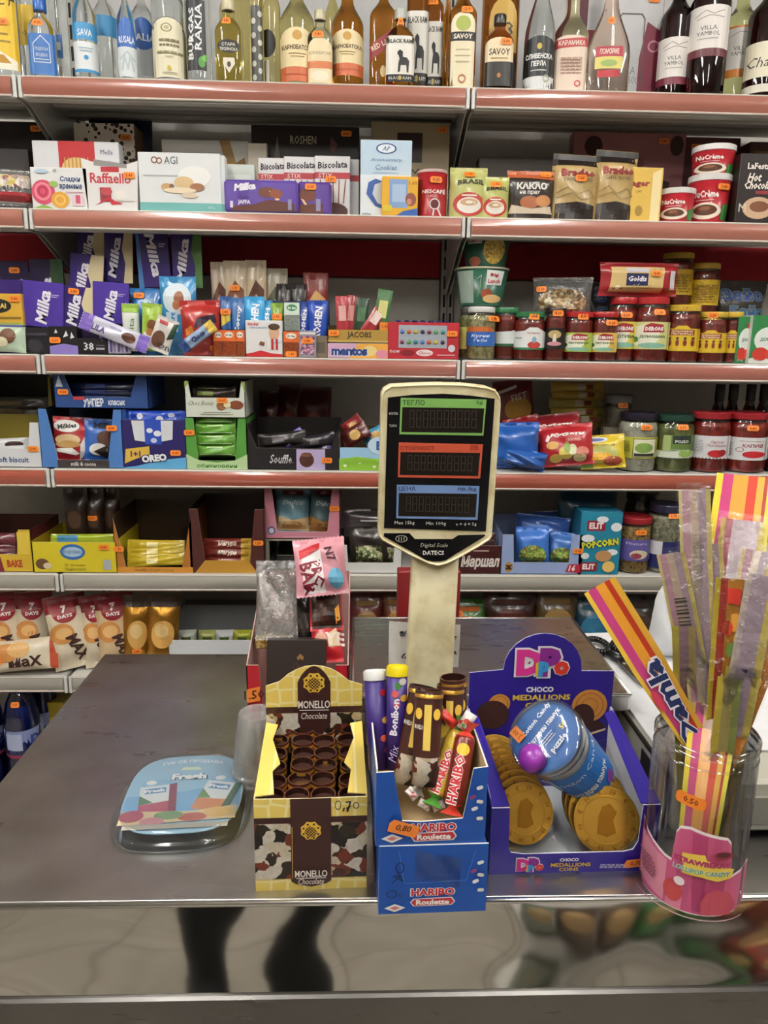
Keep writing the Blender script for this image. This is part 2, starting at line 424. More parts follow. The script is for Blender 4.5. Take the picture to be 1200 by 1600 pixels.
def draw(mb, S, w, h, shapes, nu=1, nv=1, off=.0003, step=.00018):
    for i, sh in enumerate(shapes):
        for poly in shape_polys(sh, w, h):
            # orientation
            ar = sum(poly[k][0]*poly[(k+1) % len(poly)][1]-poly[(k+1) % len(poly)][0]*poly[k][1] for k in range(len(poly)))
            if abs(ar) < 1e-12: continue
            if ar < 0: poly = poly[::-1]
            ps = [poly]
            if nu > 1: ps = [q for p in ps for q in _split(p, 0, nu)]
            if nv > 1: ps = [q for p in ps for q in _split(p, 1, nv)]
            for p in ps: mb.face([S(u, v, off+i*step) for (u, v) in p], sh[1], nu > 1)
def lines(c, u0, u1, v0, v1, n, seed=1):
    """rows of unreadable small print as thin bars"""
    r = random.Random(seed); out = []; dv = (v1-v0)/n
    for i in range(n):
        a = u0; 
        while a < u1-.02:
            b = min(u1, a+(u1-u0)*r.uniform(.1, .28)); out.append(('r', c, a, v0+dv*i, b, v0+dv*(i+.5))); a = b+(u1-u0)*.035
    return out
def sticker(parent, S, w, h, cu, cv, txt, size=.026, ang=0, nu=1, nv=1, off=.003, ar=.52, col='#f58a2c:x', name='price_sticker'):
    hw, hh = size/2, size*ar/2; a = math.radians(ang); ca, sa = math.cos(a), math.sin(a)
    def q(x, y): return (cu+(x*ca-y*sa)/w, cv+(x*sa+y*ca)/h)
    e = hh*.35
    pts = [q(-hw, -hh*.5), q(-hw+e, -hh), q(hw-e, -hh), q(hw, -hh*.5), q(hw, hh*.5), q(hw-e, hh), q(-hw+e, hh), q(-hw, hh*.5)]
    sh = [('p', col, pts)]
    if txt: sh.append(('t', '#7a2410:x', txt, cu, cv, size*ar*.5/h, {'b': .02, 'rot': ang}))
    mb = MB(); draw(mb, S, w, h, sh, nu, nv, off)
    return mb.build(name, parent)

# ------------------------------------------------------------------ placing things seen in the picture
def w2p(P):
    d = Vector(P)-EYE; z = d.dot(CF); return 600+FPX*d.dot(CR)/z, 800-FPX*d.dot(CU)/z
def spot(u0, u1, vt, Y, zb):
    """x centre, width, height of something whose front stands at depth Y on level zb"""
    uc = (u0+u1)/2; top = onY(uc, vt, Y); vb = w2p((top.x, Y, zb))[1]; vm = (vt+vb)/2
    x0 = onY(u0, vm, Y).x; x1 = onY(u1, vm, Y).x
    return (x0+x1)/2, x1-x0, max(.01, top.z-zb)

def interp(prof, z):
    for i in range(len(prof)-1):
        a, b = prof[i], prof[i+1]
        if a[2] <= z <= b[2] and b[2] > a[2]:
            t = (z-a[2])/(b[2]-a[2]); return a[0]+(b[0]-a[0])*t, a[1]+(b[1]-a[1])*t
    return (prof[0][0], prof[0][1]) if z < prof[0][2] else (prof[-1][0], prof[-1][1])
def face_eye(x, y, k=1.0): return -math.atan2(x, y)*k
def round_S(prof, z0, z1, wf=.98, p=2.0, cy=0):
    """front-projected surface of a lofted body between z0 and z1 (u runs across the visible width)"""
    def S(u, v, off=0):
        z = z0+(z1-z0)*v; rx, ry = interp(prof, z); x = (2*u-1)*rx*wf
        y = cy-ry*max(0, 1-abs(x/rx)**p)**(1/p)
        n = Vector((x/rx**2, (y-cy)/ry**2)); n = n.normalized() if n.length > 0 else Vector((0, -1))
        return (x+n.x*off, y+n.y*off, z)
    return S
def flat_S(w, h, y=0, x0=None, z0=0):
    xx = -w/2 if x0 is None else x0
    return lambda u, v, off=0: (xx+u*w, y-off, z0+v*h)

# ------------------------------------------------------------------ packaging kit
def carton(name, label, cat, u0, u1, vt, Y, zb, dep, col, art=(), side=None, top=None, st=None, rz=0, group=None, bev=.0012, lean=0, h=None, w=None, fin=''):
    x, w_, h_ = spot(u0, u1, vt, Y, zb); w = w or w_; h = h or h_
    t = thing(name, label, cat, (x, Y+dep/2, zb+.0005), (-lean, 0, rz), group)
    mb = MB(); mb.box(-w/2, w/2, -dep/2, dep/2, 0, h, (side or col)+fin, bev, top=(top or side or col)+fin, front=col+fin); mb.build('carton', t)
    S = flat_S(w, h, -dep/2)
    if art:
        mb = MB(); draw(mb, S, w, h, art); mb.build('printed_front', t)
    for s in (st or []): sticker(t, S, w, h, *s)
    return t
def bag_fn(w, h, T, seed=0, foot=False, wr=.004, sq=3.0, topneck=1.0):
    r = random.Random(seed); ph = [r.uniform(0, 6.28) for _ in range(6)]
    def prof(u, v):
        e = (1-abs(2*u-1)**sq)
        a = max(0, e)**.55
        s1 = max(0, min(1, (1-v-.07)/.22)); s0 = 1 if foot else max(0, min(1, (v-.07)/.22))
        return T/2*a*math.sin(s1*PI/2)*math.sin(s0*PI/2)
    def wrin(u, v):
        return wr*(math.sin(9*u+7*v+ph[0])*math.sin(5*v+ph[1])+.6*math.sin(19*u-4*v+ph[2])*(abs(2*v-1)**2)+.4*math.sin(13*v+8*u+ph[3]))
    def fn(u, v, side, off=0):
        t = prof(u, v); k = wrin(u, v)*min(1, t/(T/2+1e-6)+.15)
        ww = w*(1-.05*math.sin(PI*min(1, max(0, v)))*(0 if foot else 1)); ww *= (1-(1-topneck)*max(0, (v-.75)/.25))
        x = (u-.5)*ww
        return (x, side*(t+k*.5)+side*off, v*h)
    return fn
def bag(name, label, cat, u0, u1, vt, Y, zb, T, col, art=(), fin=':p', st=None, rot=(0, 0, 0), group=None, foot=False, seed=0, back=None, band=None, size=None, loc=None, wr=.004, part='wrapper', teeth=True, topneck=1.0, nu=12, nv=14):
    if size: w, h = size; x = (loc or (0, 0, 0))[0]
    else: x, w, h = spot(u0, u1, vt, Y, zb)
    t = thing(name, label, cat, loc or (x, Y+T/2, zb+.0005), rot, group)
    fn = bag_fn(w, h, T, seed, foot, wr, topneck=topneck); mb = MB()
    def zig(i, j, n, m):
        return 0
    mb.grid(lambda u, v: fn(u, v, -1), nu, nv, col+fin); mb.grid(lambda u, v: fn(u, v, 1), nu, nv, (back or col)+fin, flip=True)
    if teeth:
        n = max(6, int(w/.006))
        for v0, dv in ((1, .018),)+(() if foot else ((0, -.018),)):
            for k in range(n):
                a, b = fn(k/n, v0, -1), fn((k+1)/n, v0, -1); c = fn((k+.5)/n, v0, -1); d = dv*min(h, .12)
                mb.face([(a[0], a[1], a[2]), (b[0], b[1], b[2]), (c[0], c[1], c[2]+d)] if dv > 0 else [(b[0], b[1], b[2]), (a[0], a[1], a[2]), (c[0], c[1], c[2]+d)], col+fin)
    if foot:
        n = nu
        mb.face([fn(k/n, 0, -1) for k in range(n+1)]+[fn(k/n, 0, 1) for k in range(n, -1, -1)], col+fin)
    mb.build(part, t)
    S = lambda u, v, off=0: fn(u, v, -1, off)
    if art:
        mb = MB(); draw(mb, S, w, h, art, 10, 12, off=.0009); mb.build('printed_front', t)
    for s in (st or []):
        sticker(t, S, w, h, *s, nu=10, nv=12, off=.0045)
    return t
def tray(name, label, cat, u0, u1, vt, Y, zb, dep, col, hf, b, c, art=(), inner='#b99b74', hb=None, st=None, group=None, rz=0, w=None, H=None, side=None, rough_edge=0, backart=None, x=None, front=None):
    """open shelf-ready carton: front with a cut-out hf high, side strips b (top) and c (bottom of cut) as fractions of the width"""
    if w is None: x, w, H = spot(u0, u1, vt, Y, zb)
    hb = hb or H; th = .0016; hf = hf*H
    t = thing(name, label, cat, (x, Y+dep/2, zb+.0005), (0, 0, rz), group)
    mb = MB(); y0, y1 = -dep/2, dep/2; sd = side or col
    mb.box(-w/2, w/2, y0, y1, 0, th, inner)
    for s in (-1, 1):
        xo, xi = s*w/2, s*(w/2-th)
        poly = [(y0, 0), (y1, 0), (y1, hb), (y0, H)]
        if s > 0: mb.prism(poly, xo, xi, sd, back=inner, side=inner, axes='yz')
        else: mb.prism(poly, xi, xo, inner, back=sd, side=inner, axes='yz')
    mb.prism([(-w/2, 0), (w/2, 0), (w/2, hb), (-w/2, hb)], y1-th, y1, inner, back=sd)
    mb.build('tray_body', t)
    mb = MB(); f = [(-w/2, 0), (w/2, 0), (w/2, H)]
    if b > 0: f += [(w/2-b*w, H)]
    f += [(w/2-c*w, hf)]
    if rough_edge:
        n = 14
        for k in range(1, n): f.append((w/2-c*w-(w-2*c*w)*k/n, hf+rough_edge*(k % 2)))
    f += [(-w/2+c*w, hf)]
    if b > 0: f += [(-w/2+b*w, H)]
    f += [(-w/2, H)]
    mb.prism(f, y0, y0+th, front or col, back=inner, side='#d9cdb6'); mb.build('front_panel', t)
    S = flat_S(w, H, y0)
    if art:
        mb = MB(); draw(mb, S, w, H, art); mb.build('printed_front', t)
    for s in (st or []): sticker(t, S, w, H, *s)
    t['_w'] = w; t['_H'] = H; t['_x'] = x
    return t
def tub(name, label, cat, u0, u1, vt, Y, zb, col, art=(), lid='#e8e8e6', taper=1.0, lidh=.1, st=None, group=None, labz=(.03, .88), body=None, fin=':s', liprim=True, h=None, lidpart='lid', nart=12):
    """round tub, tin or cup; taper = bottom radius / top radius"""
    x, w, hh = spot(u0, u1, vt, Y+.03, zb); h = h or hh; R = w/2; hl = lidh*h
    t = thing(name, label, cat, (x, Y+R, zb+.0005), (0, 0, face_eye(x, Y+R)), group)
    rb = R*taper*.97; rt = R*.97
    prof = [(rb*.96, rb*.96, 0), (rb, rb, .01*h), (rt, rt, h-hl)]
    mb = MB(); mb.loft(prof, (body or col)+fin, 32); mb.build('body', t)
    mb = MB(); z = h-hl
    mb.lathe([(rt*.99, z-.001), (R, z), (R, h-.001), (R*.97, h), (R*.9, h), (R*.88, h-.0025), (.001, h-.0025)], lid+':s', 32); mb.build(lidpart, t)
    z0, z1 = labz[0]*h, labz[1]*h; S = round_S(prof, z0, z1)
    if art:
        mb = MB(); draw(mb, S, w, z1-z0, art, nart, 3, off=.0006); mb.build('printed_label', t)
    for s in (st or []): sticker(t, S, w, z1-z0, *s, nu=nart, off=.004)
    return t
def jar(name, label, cat, u0, u1, vt, Y, zb, lid, content, art=(), labz=(.2, .62), st=None, group=None, fill=.84, neck=.86, shell=True, h=None, stz=None, lidh=.11, sh=.14):
    x, w, hh = spot(u0, u1, vt, Y+.03, zb); h = h or hh; R = w/2; hl = max(.009, lidh*h); zl = h-hl
    t = thing(name, label, cat, (x, Y+R, zb+.0005), (0, 0, face_eye(x, Y+R)), group)
    prof = [(R*.86, R*.86, 0), (R*.97, R*.97, .03*h), (R, R, .08*h), (R, R, zl-sh*h), (R*.97, R*.97, zl-.7*sh*h), (R*neck, R*neck, zl-.12*sh*h), (R*neck, R*neck, zl+.002)]
    mb = MB(); mb.loft([(a-.0015, b-.0015, max(.002, c)) for a, b, c in prof if c < fill*h] + [(interp(prof, fill*h)[0]-.0015,)*2+(fill*h,)], content, 28); mb.build('contents', t)
    if shell:
        mb = MB(); mb.loft(prof, 'jarglass', 28, cap0=False, cap1=False); mb.build('glass', t)
    mb = MB(); rl = R*neck*1.07
    mb.lathe([(rl, zl), (rl*1.02, zl+.001), (rl*1.02, h-.002), (rl*.98, h), (rl*.85, h), (rl*.83, h-.001), (.0005, h-.001)], lid+':s', 28); mb.build('lid', t)
    z0, z1 = labz[0]*h, labz[1]*h; S = round_S(prof, z0, z1, wf=.985)
    if art:
        mb = MB(); draw(mb, S, w, z1-z0, art, 12, 1, off=.0008); mb.build('paper_label', t)
    S2 = round_S(prof, 0, h, wf=.985)
    for s in (st or []): sticker(t, S2, w, h, *s, nu=12, off=.003)
    return t
def bottle(name, label, u0, u1, vt, Y, zb, gl, cap, art=(), labz=(.1, .4), kind='round', neckr=.3, body=.6, shoulder=.2, flat=1.0, p=2.0, st=None, group=None, h=None, capf=.1, cat='bottle', labw=.95, liquid=None, w=None, caplen=None):
    """body / shoulder = heights as fractions of the total"""
    x, w_, hh = spot(u0, u1, vt, Y+.025, zb); w = w or w_; h = h or hh; R = w/2; ry = R*flat; nr = R*neckr
    t = thing(name, label, cat, (x, Y+ry, zb+.0005), (0, 0, face_eye(x, Y+ry, 1 if flat > .8 else .5)), group)
    zb0, zs, zc = body*h, (body+shoulder)*h, h*(1-capf)
    prof = [(R*.9, ry*.9, 0), (R*.985, ry*.985, .012*h), (R, ry, .03*h), (R, ry, zb0)]
    for k in range(1, 7):
        a = k/6; s = .5-.5*math.cos(PI*a) if kind != 'flask' else math.sin(PI/2*a)**1.6
        prof.append((R+(nr-R)*s, ry+(nr-ry)*s, zb0+(zs-zb0)*(a if kind != 'flask' else math.sin(PI/2*a))))
    prof += [(nr*.96, nr*.96, (zs+zc)/2), (nr, nr, zc)]
    mb = MB(); mb.loft(prof, gl, 32, p=p); mb.build('glass', t)
    mb = MB(); cr = nr*1.12
    mb.lathe([(cr, zc-.002), (cr*1.03, zc), (cr*1.03, h-.003), (cr*.95, h), (.0005, h)], cap+':s', 24, p=2); mb.build('cap', t)
    z0, z1 = labz[0]*h, labz[1]*h; S = round_S(prof, z0, z1, wf=labw, p=p)
    if art:
        mb = MB(); draw(mb, S, w*labw, z1-z0, art, 12, 2 if kind != 'flask' else 4, off=.0008); mb.build('paper_label', t)
    S2 = round_S(prof, 0, h, wf=.95, p=p)
    for s in (st or []): sticker(t, S2, w, h, *s, nu=12, off=.003)
    return t
# ------------------------------------------------------------------ room shell
def struct(name, mb): return tag(mb.build(name), kind='structure')
mb = MB(); mb.box(-3.2, 3.2, -2.6, 2.45, -.05, 0, 'tiles'); struct('floor', mb)
mb = MB(); mb.box(-3.2, 3.2, -2.6, 2.45, 2.95, 3.0, 'ceil'); struct('ceiling', mb)
mb = MB(); mb.box(-3.2, 3.2, 2.35, 2.45, 0, 2.95, 'wall'); struct('wall_back', mb)
mb = MB(); mb.box(-3.2, 3.2, -2.7, -2.6, 0, 2.95, 'wallshop'); struct('wall_front', mb)
mb = MB(); mb.box(-3.3, -3.2, -2.6, 2.45, 0, 2.95, 'wallshop'); struct('wall_left', mb)
mb = MB(); mb.box(3.2, 3.3, -2.6, 2.45, 0, 2.95, 'wallshop'); struct('wall_right', mb)

def ceiling_light(x, y, lab):
    t = thing('ceiling_light', lab, 'ceiling light', (x, y, 2.95), group='twin tube ceiling lights')
    mb = MB(); mb.box(-.1, .1, -.66, .66, -.05, 0, '#e9e9e6:s', .004); mb.build('housing', t)
    for s in (-1, 1):
        mb = MB(); mb.cyl((s*.055, -.6, -.075), (s*.055, .6, -.075), .014, 'tube', n=12); mb.build('tube', t)
        for e in (-1, 1):
            mb = MB(); mb.box(s*.055-.012, s*.055+.012, e*.62-.018, e*.62+.018, -.09, -.045, '#dcdcd8:s', .002); mb.build('lamp_holder', t)
    return t
for x, y in ((-.75, .45), (.75, .45), (-.75, -1.3), (.75, -1.3), (-2.2, .45), (2.2, .45)):
    ceiling_light(x, y, 'white twin tube light fixed to the ceiling')

# ------------------------------------------------------------------ shelving
D = 1.836; BX = -.7526; BACK = D+.365
ZS = dict(A=2.0816, B=1.8079, C=1.4827, D=1.2086, E=.940, F=.661, G=.30)
RAIL = {'A': '#a16658', 'B': '#a66b5c', 'C': '#a4675a', 'D': '#a25443', 'E': '#a39f95', 'F': '#9d9a91', 'G': '#9d9a91'}
z_red0 = onY(560, 434, BACK).z
def bay(x0, x1, lab):
    t = thing('shelving_unit', lab, 'shelves', ((x0+x1)/2, (D+BACK)/2, 0)); ox, oy = (x0+x1)/2, (D+BACK)/2
    w = (x1-x0)/2
    # back panels between the uprights
    for (a, b, c) in ((.1, .94, '#a8a49e:m'), (.94, z_red0, '#d3d0ca:m'), (z_red0, 1.8, '#9a1420:m'), (1.8, 2.09, '#d3d0ca:m'), (2.09, 2.6, '#cbcbca:m')):
        mb = MB(); mb.box(-w+.02, w-.02, BACK-oy-.004, BACK-oy+.012, a+.002, b-.002, c, .002); mb.build('back_panel', t)
    for s in (-1, 1):
        mb = MB(); xx = s*(w-.009)
        mb.box(xx-.0085, xx+.0085, BACK-oy-.028, BACK-oy+.02, 0, 2.62, '#b4b1ab:s', .002); up = mb.build('upright', t)
        mb = MB(); z = .12
        while z < 2.55:
            mb.box(xx-.003, xx+.003, BACK-oy-.0286, BACK-oy-.0278, z, z+.034, '#1d1b1a:m'); z += .05
        mb.build('slots', up)
    mb = MB(); mb.box(-w+.004, w-.004, D-oy+.03, BACK-oy-.03, 0, .1, '#77736d:s', .002); mb.build('plinth', t)
    for k, z in ZS.items():
        g = .0085
        mb = MB(); mb.box(-w+g, w-g, D-oy+.006, BACK-oy-.03, z-.004, z, '#d7d4cd:s')
        mb.box(-w+g, w-g, D-oy+.003, D-oy+.0065, z-.045, z, '#e4e1da:s')
        mb.box(-w+g, w-g, D-oy+.004, D-oy+.03, z-.047, z-.044, '#c9c6bf:s')
        for yy in (.09, .17, .25):   # pressed ribs under the board
            mb.box(-w+g, w-g, D-oy+yy, D-oy+yy+.025, z-.016, z-.004, '#c3c0b9:s', .003)
        bd = mb.build('shelf_board', t)
        mb = MB()    # clip-in price rail: curved strip between two thin lips
        x0_, x1_ = -w+g+.004, w-g-.004
        def strip(za, zb_, bulge, m, n, y=-.002):
            mb.grid(lambda u, v: (x0_+(x1_-x0_)*u, D-oy+y-bulge*math.sin(PI*v), zb_+(za-zb_)*v), 1, n, m)
        strip(z-.0015, z-.0045, .0012, '#dcd3c8:s', 3); strip(z-.0045, z-.0395, .0042, RAIL[k]+':r', 8); strip(z-.0395, z-.044, .0016, '#cfc3b8:s', 3)
        mb.build('price_rail', bd)
        for s in (-1, 1):            # side brackets, deep at the back
            mb = MB(); xx = s*(w-.006); y0, y1 = D-oy+.004, BACK-oy-.028
            poly = [(y0, z-.046), (y0+.05, z-.05), (y1-.02, z-.15), (y1, z-.155), (y1, z-.002), (y0, z-.002)]
            mb.prism(poly, xx-.0012, xx+.0012, '#b9b6b0:s', axes='yz'); mb.build('bracket', t)
            mb = MB(); mb.box(xx-.004, xx+.004, D-oy-.004, D-oy+.004, z-.047, z-.001, '#d6d4cf:s', .0015); mb.build('end_cap', t)
    return t
def _rail(key):
    m, nt, b = nodes_of('rail_strip_'+key[1:7]); _vary(nt, b, lin(key[:7]), .08, 4)
    b.inputs['Roughness'].default_value = .22; b.inputs['Coat Weight'].default_value = .8; b.inputs['Coat Roughness'].default_value = .08
    n2 = _noise(nt, 14, 2, stretch=(1, 1, 4)); _bump(nt, b, n2.outputs['Fac'], .12, .004)
    return m
for c in set(RAIL.values()): MATS[c+':r'] = _rail(c)
bay(BX-1, BX, 'tall metal shop shelving bay beside the dark chocolate and croissant packs')
bay(BX, BX+1, 'tall metal shop shelving bay holding milk chocolate, biscuit trays and chewing sweets')
bay(BX+1, BX+2, 'tall metal shop shelving bay holding jars, wine and coffee bags')

# ------------------------------------------------------------------ counter
CZ = .91; CFY, CBY = .722, 1.405; CXL = -.50
t = thing('shop_counter', 'long stainless steel shop counter with polished front', 'counter', (.6, (CFY+CBY)/2, 0)); ox, oy = .6, (CFY+CBY)/2
XR = 1.75
mb = MB(); mb.box(CXL-ox, XR-ox, CFY-oy+.004, CBY-oy, CZ-.03, CZ, 'counter', .0015); mb.build('worktop', t)
mb = MB(); mb.cyl((CXL-ox, CFY-oy+.003, CZ-.0035), (XR-ox, CFY-oy+.003, CZ-.0035), .0036, 'steeledge', n=12); mb.build('front_edge', t)
mb = MB()
def fr(u, v):
    x = CXL+.002+(XR-CXL-.004)*u; z = CZ-.006-.105*v
    wob = .0016*math.sin(7*x+1)+.0012*math.sin(17*x+.6)
    return (x-ox, CFY-oy+.002-.0125*v+wob*math.sin(PI*v), z)
mb.grid(fr, 60, 8, 'mirror', flip=True); mb.build('polished_front', t)
mb = MB(); mb.box(CXL-ox, XR-ox, CFY-oy-.016, CFY-oy+.012, .1, CZ-.111, 'steeldark', .003); mb.build('lower_front', t)
mb = MB(); mb.box(CXL-ox+.004, XR-ox, CFY-oy+.013, CBY-oy-.02, .1, CZ-.031, '#8d8a86:s'); mb.build('carcass', t)
mb = MB(); mb.box(CXL-ox+.03, XR-ox-.03, CFY-oy+.06, CBY-oy-.05, 0, .1, '#3a3836:m'); mb.build('plinth', t)
# ------------------------------------------------------------------ helpers for the counter
def aim(p0, p1, face=None):
    z = (Vector(p1)-Vector(p0)).normalized(); y = Vector(p0)-(face or EYE); y = (y-z*y.dot(z)).normalized(); x = y.cross(z)
    return Matrix(((x.x, y.x, z.x), (x.y, y.y, z.y), (x.z, y.z, z.z))).to_euler()
def pxm(P): return (Vector(P)-EYE).dot(CF)/FPX        # metres per pixel at a point
def pack(name, label, cat, b, tp, wpx, Y, T, col, art=(), Y1=None, **k):
    """flow pack whose lower end shows at pixel b and upper end at pixel tp"""
    p0 = onY(b[0], b[1], Y); p1 = onY(tp[0], tp[1], Y if Y1 is None else Y1); w = wpx*pxm((p0+p1)/2)
    if Y > 1.7:      # rest on the shelf board below
        zs = max(q for q in ZS.values() if q < p0.z+.07); d = (p1-p0).normalized(); up = abs(d.z)
        low = min(p0.z, p1.z)-math.sqrt(max(0, 1-up*up))*w*.5
        if low < zs+.001:
            if up > .6: p0.z += zs+.001-low
            else: p0.z += zs+.001-low; p1.z += zs+.001-low
    return bag(name, label, cat, 0, 0, 0, 0, 0, T, col, art, size=(w, (p1-p0).length), loc=p0, rot=aim(p0, p1), **k)
def conv(sh):
    """picture-pixel print element (y down) -> field element (y up)"""
    k = sh[0]
    if k == 'r': return ('r', sh[1], sh[2], -sh[5], sh[4], -sh[3])
    if k == 'p': return ('p', sh[1], [(x, -y) for x, y in sh[2]])
    if k == 'l': return ('l', sh[1], [(x, -y) for x, y in sh[2]], sh[3])
    if k in 'eo': return (k, sh[1], sh[2], -sh[3])+tuple(sh[4:])
    if k == 't': return ('t', sh[1], sh[2], sh[3], -sh[4])+tuple(sh[5:])
def px_art(name, parent, loc, Y, shapes, off=.0004, step=.00018):
    L = Vector(loc); S = lambda u, v, o=0: tuple(onY(u, -v, Y)-L-Vector((0, o, 0)))
    mb = MB(); draw(mb, S, 1, 1, [conv(s) for s in shapes], off=off, step=step); return mb.build(name, parent)
def front_edge(uL, vL, uR, vR, z):
    a, b = onZ(uL, vL, z), onZ(uR, vR, z); d = b-a
    return (a+b)/2, d.length, math.atan2(d.y, d.x)
def hand(mb_shapes, col, pts_list, wd):
    for p in pts_list: mb_shapes.append(('l', col, p, wd))

# ------------------------------------------------------------------ electronic scale
YH = .965
o = Vector((.19, 1.12, CZ)); t = thing('digital_scale', 'cream electronic weighing scale with tall customer display on the counter', 'scale', o)
ZP = 1.03
mb = MB(); mb.box(-.175, .185, -.115, .135, .012, .088, '#d8cda6:s', .012); mb.build('scale_body', t)
for x in (-.14, .15):
    for y in (-.09, .11):
        mb = MB(); mb.lathe([(.014, 0), (.014, .013), (.01, .014)], '#2a2927:s', 14, cx=x, cy=y); mb.build('foot', t)
mb = MB(); mb.box(-.197, .207, -.137, .173, .092, .12, 'platter', .004); mb.box(-.12, .12, -.08, .1, .086, .094, '#6b6862:s'); mb.build('platter', t)
mb = MB(); mb.tube([(-.196, -.136, .119), (.206, -.136, .119), (.206, .172, .119), (-.196, .172, .119), (-.196, -.136, .119)], .0022, 'steeledge', 8); mb.build('platter_rim', t)
# post
pb = [onY(u, v, YH+.012)-o for u, v in ((633, 1085), (707, 1085), (719, 862), (645, 862))]
zb_ = pb[0].z
def post_ring(s):
    a = pb[0].lerp(pb[3], s); b = pb[1].lerp(pb[2], s); return a, b
mb = MB(); lev = [(-.9, 0), (0, 0), (.3, 0), (.6, 0), (1.0, 0)]
a0, b0 = post_ring(0); a1, b1 = post_ring(1)
pts = []
for s in (-.55, 0, .5, 1.0):
    a = pb[0]+(pb[3]-pb[0])*s; b = pb[1]+(pb[2]-pb[1])*s; pts.append((a, b))
for (a, b) in pts[:]:
    pass
rings = []
for (a, b) in pts:
    c = (a+b)/2; hw = (b-a).length/2; r = []
    for k in range(24):
        q = 2*PI*k/24; cx, sy = math.cos(q), math.sin(q)
        r.append(mb.vert((c.x+hw*math.copysign(abs(cx)**.35, cx), c.y+.016+.016*math.copysign(abs(sy)**.35, sy), c.z)))
    rings.append(r)
for i in range(len(rings)-1):
    for k in range(24): mb.f.append(((rings[i][k], rings[i][(k+1) % 24], rings[i+1][(k+1) % 24], rings[i+1][k]), 'cream', True))
mb.f.append((tuple(rings[-1]), 'cream', False)); mb.f.append((tuple(reversed(rings[0])), 'cream', False))
def m_cream():
    m, nt, b = nodes_of('aged_cream_plastic'); n = _noise(nt, 30, 6); r = nt.nodes.new('ShaderNodeValToRGB')
    r.color_ramp.elements[0].position = .3; r.color_ramp.elements[0].color = lin('#c9b98a'); r.color_ramp.elements[1].position = .55; r.color_ramp.elements[1].color = lin('#e6dcb4')
    nt.links.new(n.outputs['Fac'], r.inputs[0]); nt.links.new(r.outputs[0], b.inputs['Base Color']); b.inputs['Roughness'].default_value = .35; return m
SPECIAL['cream'] = m_cream; SPECIAL['dome'] = lambda: clear('clear_dome_plastic', rough=.08, base=.02, edge=.5)
mb.build('post', t)
mb = MB(); c = (pts[0][0]+pts[0][1])/2; mb.box(c.x-.06, c.x+.06, c.y+.0, c.y+.06, .004, max(.02, c.z+.02), 'cream', .006); mb.build('post_foot', t)
OUT = [(596, 616), (600, 608), (610, 602), (645, 600), (688, 599), (725, 600), (760, 604), (774, 609), (781, 620), (782, 634), (768, 838), (765, 843), (748, 854), (712, 874), (697, 881), (684, 884), (670, 881), (638, 866), (597, 844), (592, 838), (591, 830)]
def P2(pts, Y=YH): return [((onY(u, v, Y)-o).x, (onY(u, v, Y)-o).z) for u, v in pts]
out2 = P2(OUT)[::-1]
cx = sum(p[0] for p in out2)/len(out2); cz = sum(p[1] for p in out2)/len(out2)
mb = MB(); y0 = YH-o.y
rr = []
for (sc, yy) in ((.965, -.002), (.985, -.0045), (1.0, -.002), (1.005, .006), (1.005, .032), (.97, .042)):
    rr.append([mb.vert((cx+(p[0]-cx)*sc, y0+yy, cz+(p[1]-cz)*sc)) for p in out2])
n = len(out2)
for i in range(len(rr)-1):
    for k in range(n): mb.f.append(((rr[i][k], rr[i][(k+1) % n], rr[i+1][(k+1) % n], rr[i+1][k]), 'cream', False))
tr = geometry.tessellate_polygon([[Vector((p[0], p[1], 0)) for p in out2]])
for q in tr:
    mb.f.append((tuple(rr[0][i] for i in q), 'cream', False)); mb.f.append((tuple(rr[-1][i] for i in reversed(q)), 'cream', False))
head = mb.build('display_head', t)
BLK = 'black_gloss'
def m_blk():
    m, nt, b = nodes_of('black_gloss_panel'); b.inputs['Base Color'].default_value = (.004, .004, .005, 1); b.inputs['Roughness'].default_value = .12; b.inputs['Specular IOR Level'].default_value = .3; return m
SPECIAL['black_gloss'] = m_blk
def m_lcd():
    m, nt, b = nodes_of('unlit_display_glass'); b.inputs['Base Color'].default_value = lin('#1d1713'); b.inputs['Roughness'].default_value = .15; b.inputs['Specular IOR Level'].default_value = .3; return m
SPECIAL['lcd_glass'] = m_lcd
hp = px_art('black_panel', head, o, YH-.003, [('p', BLK, [(606, 621), (644, 617), (692, 615), (735, 618), (773, 623), (759, 830), (600, 825)])])
hp2 = px_art('badge_plate', head, o, YH-.003, [('p', BLK, [(600, 833), (640, 833), (648, 842), (707, 842), (716, 836), (758, 835), (757, 838), (708, 868), (697, 875), (688, 877), (676, 877), (666, 875), (640, 860), (600, 838)])])
def frame(name, col, dark, q, hb, win, txt, txr, fs, seg):
    """one of the three readout windows: coloured frame, header print, dark glass"""
    def cv(pp): return [(560+x/5, 580+y/5) for x, y in pp]
    Q = cv(q); W = cv(win); z = [('p', col, Q), ('p', 'lcd_glass', W)]
    hx = Q[0][0]+3; hy = (Q[0][1]+580+hb/5)/2+.6
    z.append(('t', dark, txt, hx+fs*.42*len(txt)*.82, hy, 8.2, {'b': .015, 'w': fs*.72*len(txt)*.97}))
    z.append(('t', dark, txr, Q[1][0]-6-2.3*len(txr), hy+.5, 7 if len(txr) < 5 else 7.6, {'b': .01, 'w': 5.0*len(txr)}))
    wx0, wx1 = W[0][0]+10, W[1][0]-12; wy0, wy1 = W[0][1]+5, W[3][1]-8
    n = 10
    for k in range(n):   # unlit seven-segment digits
        x = wx0+(wx1-wx0)*(k+.5)/n; w = (wx1-wx0)/n*.3; hh = (wy1-wy0)/2
        for dx in (-w, w): z.append(('l', seg, [(x+dx, wy0), (x+dx-.8, wy1)], 1.1))
        for yy in (wy0, wy0+hh, wy1): z.append(('l', seg, [(x-w, yy), (x+w, yy)], 1.0))
    px_art(name, head, o, YH-.003, z, off=.0012)
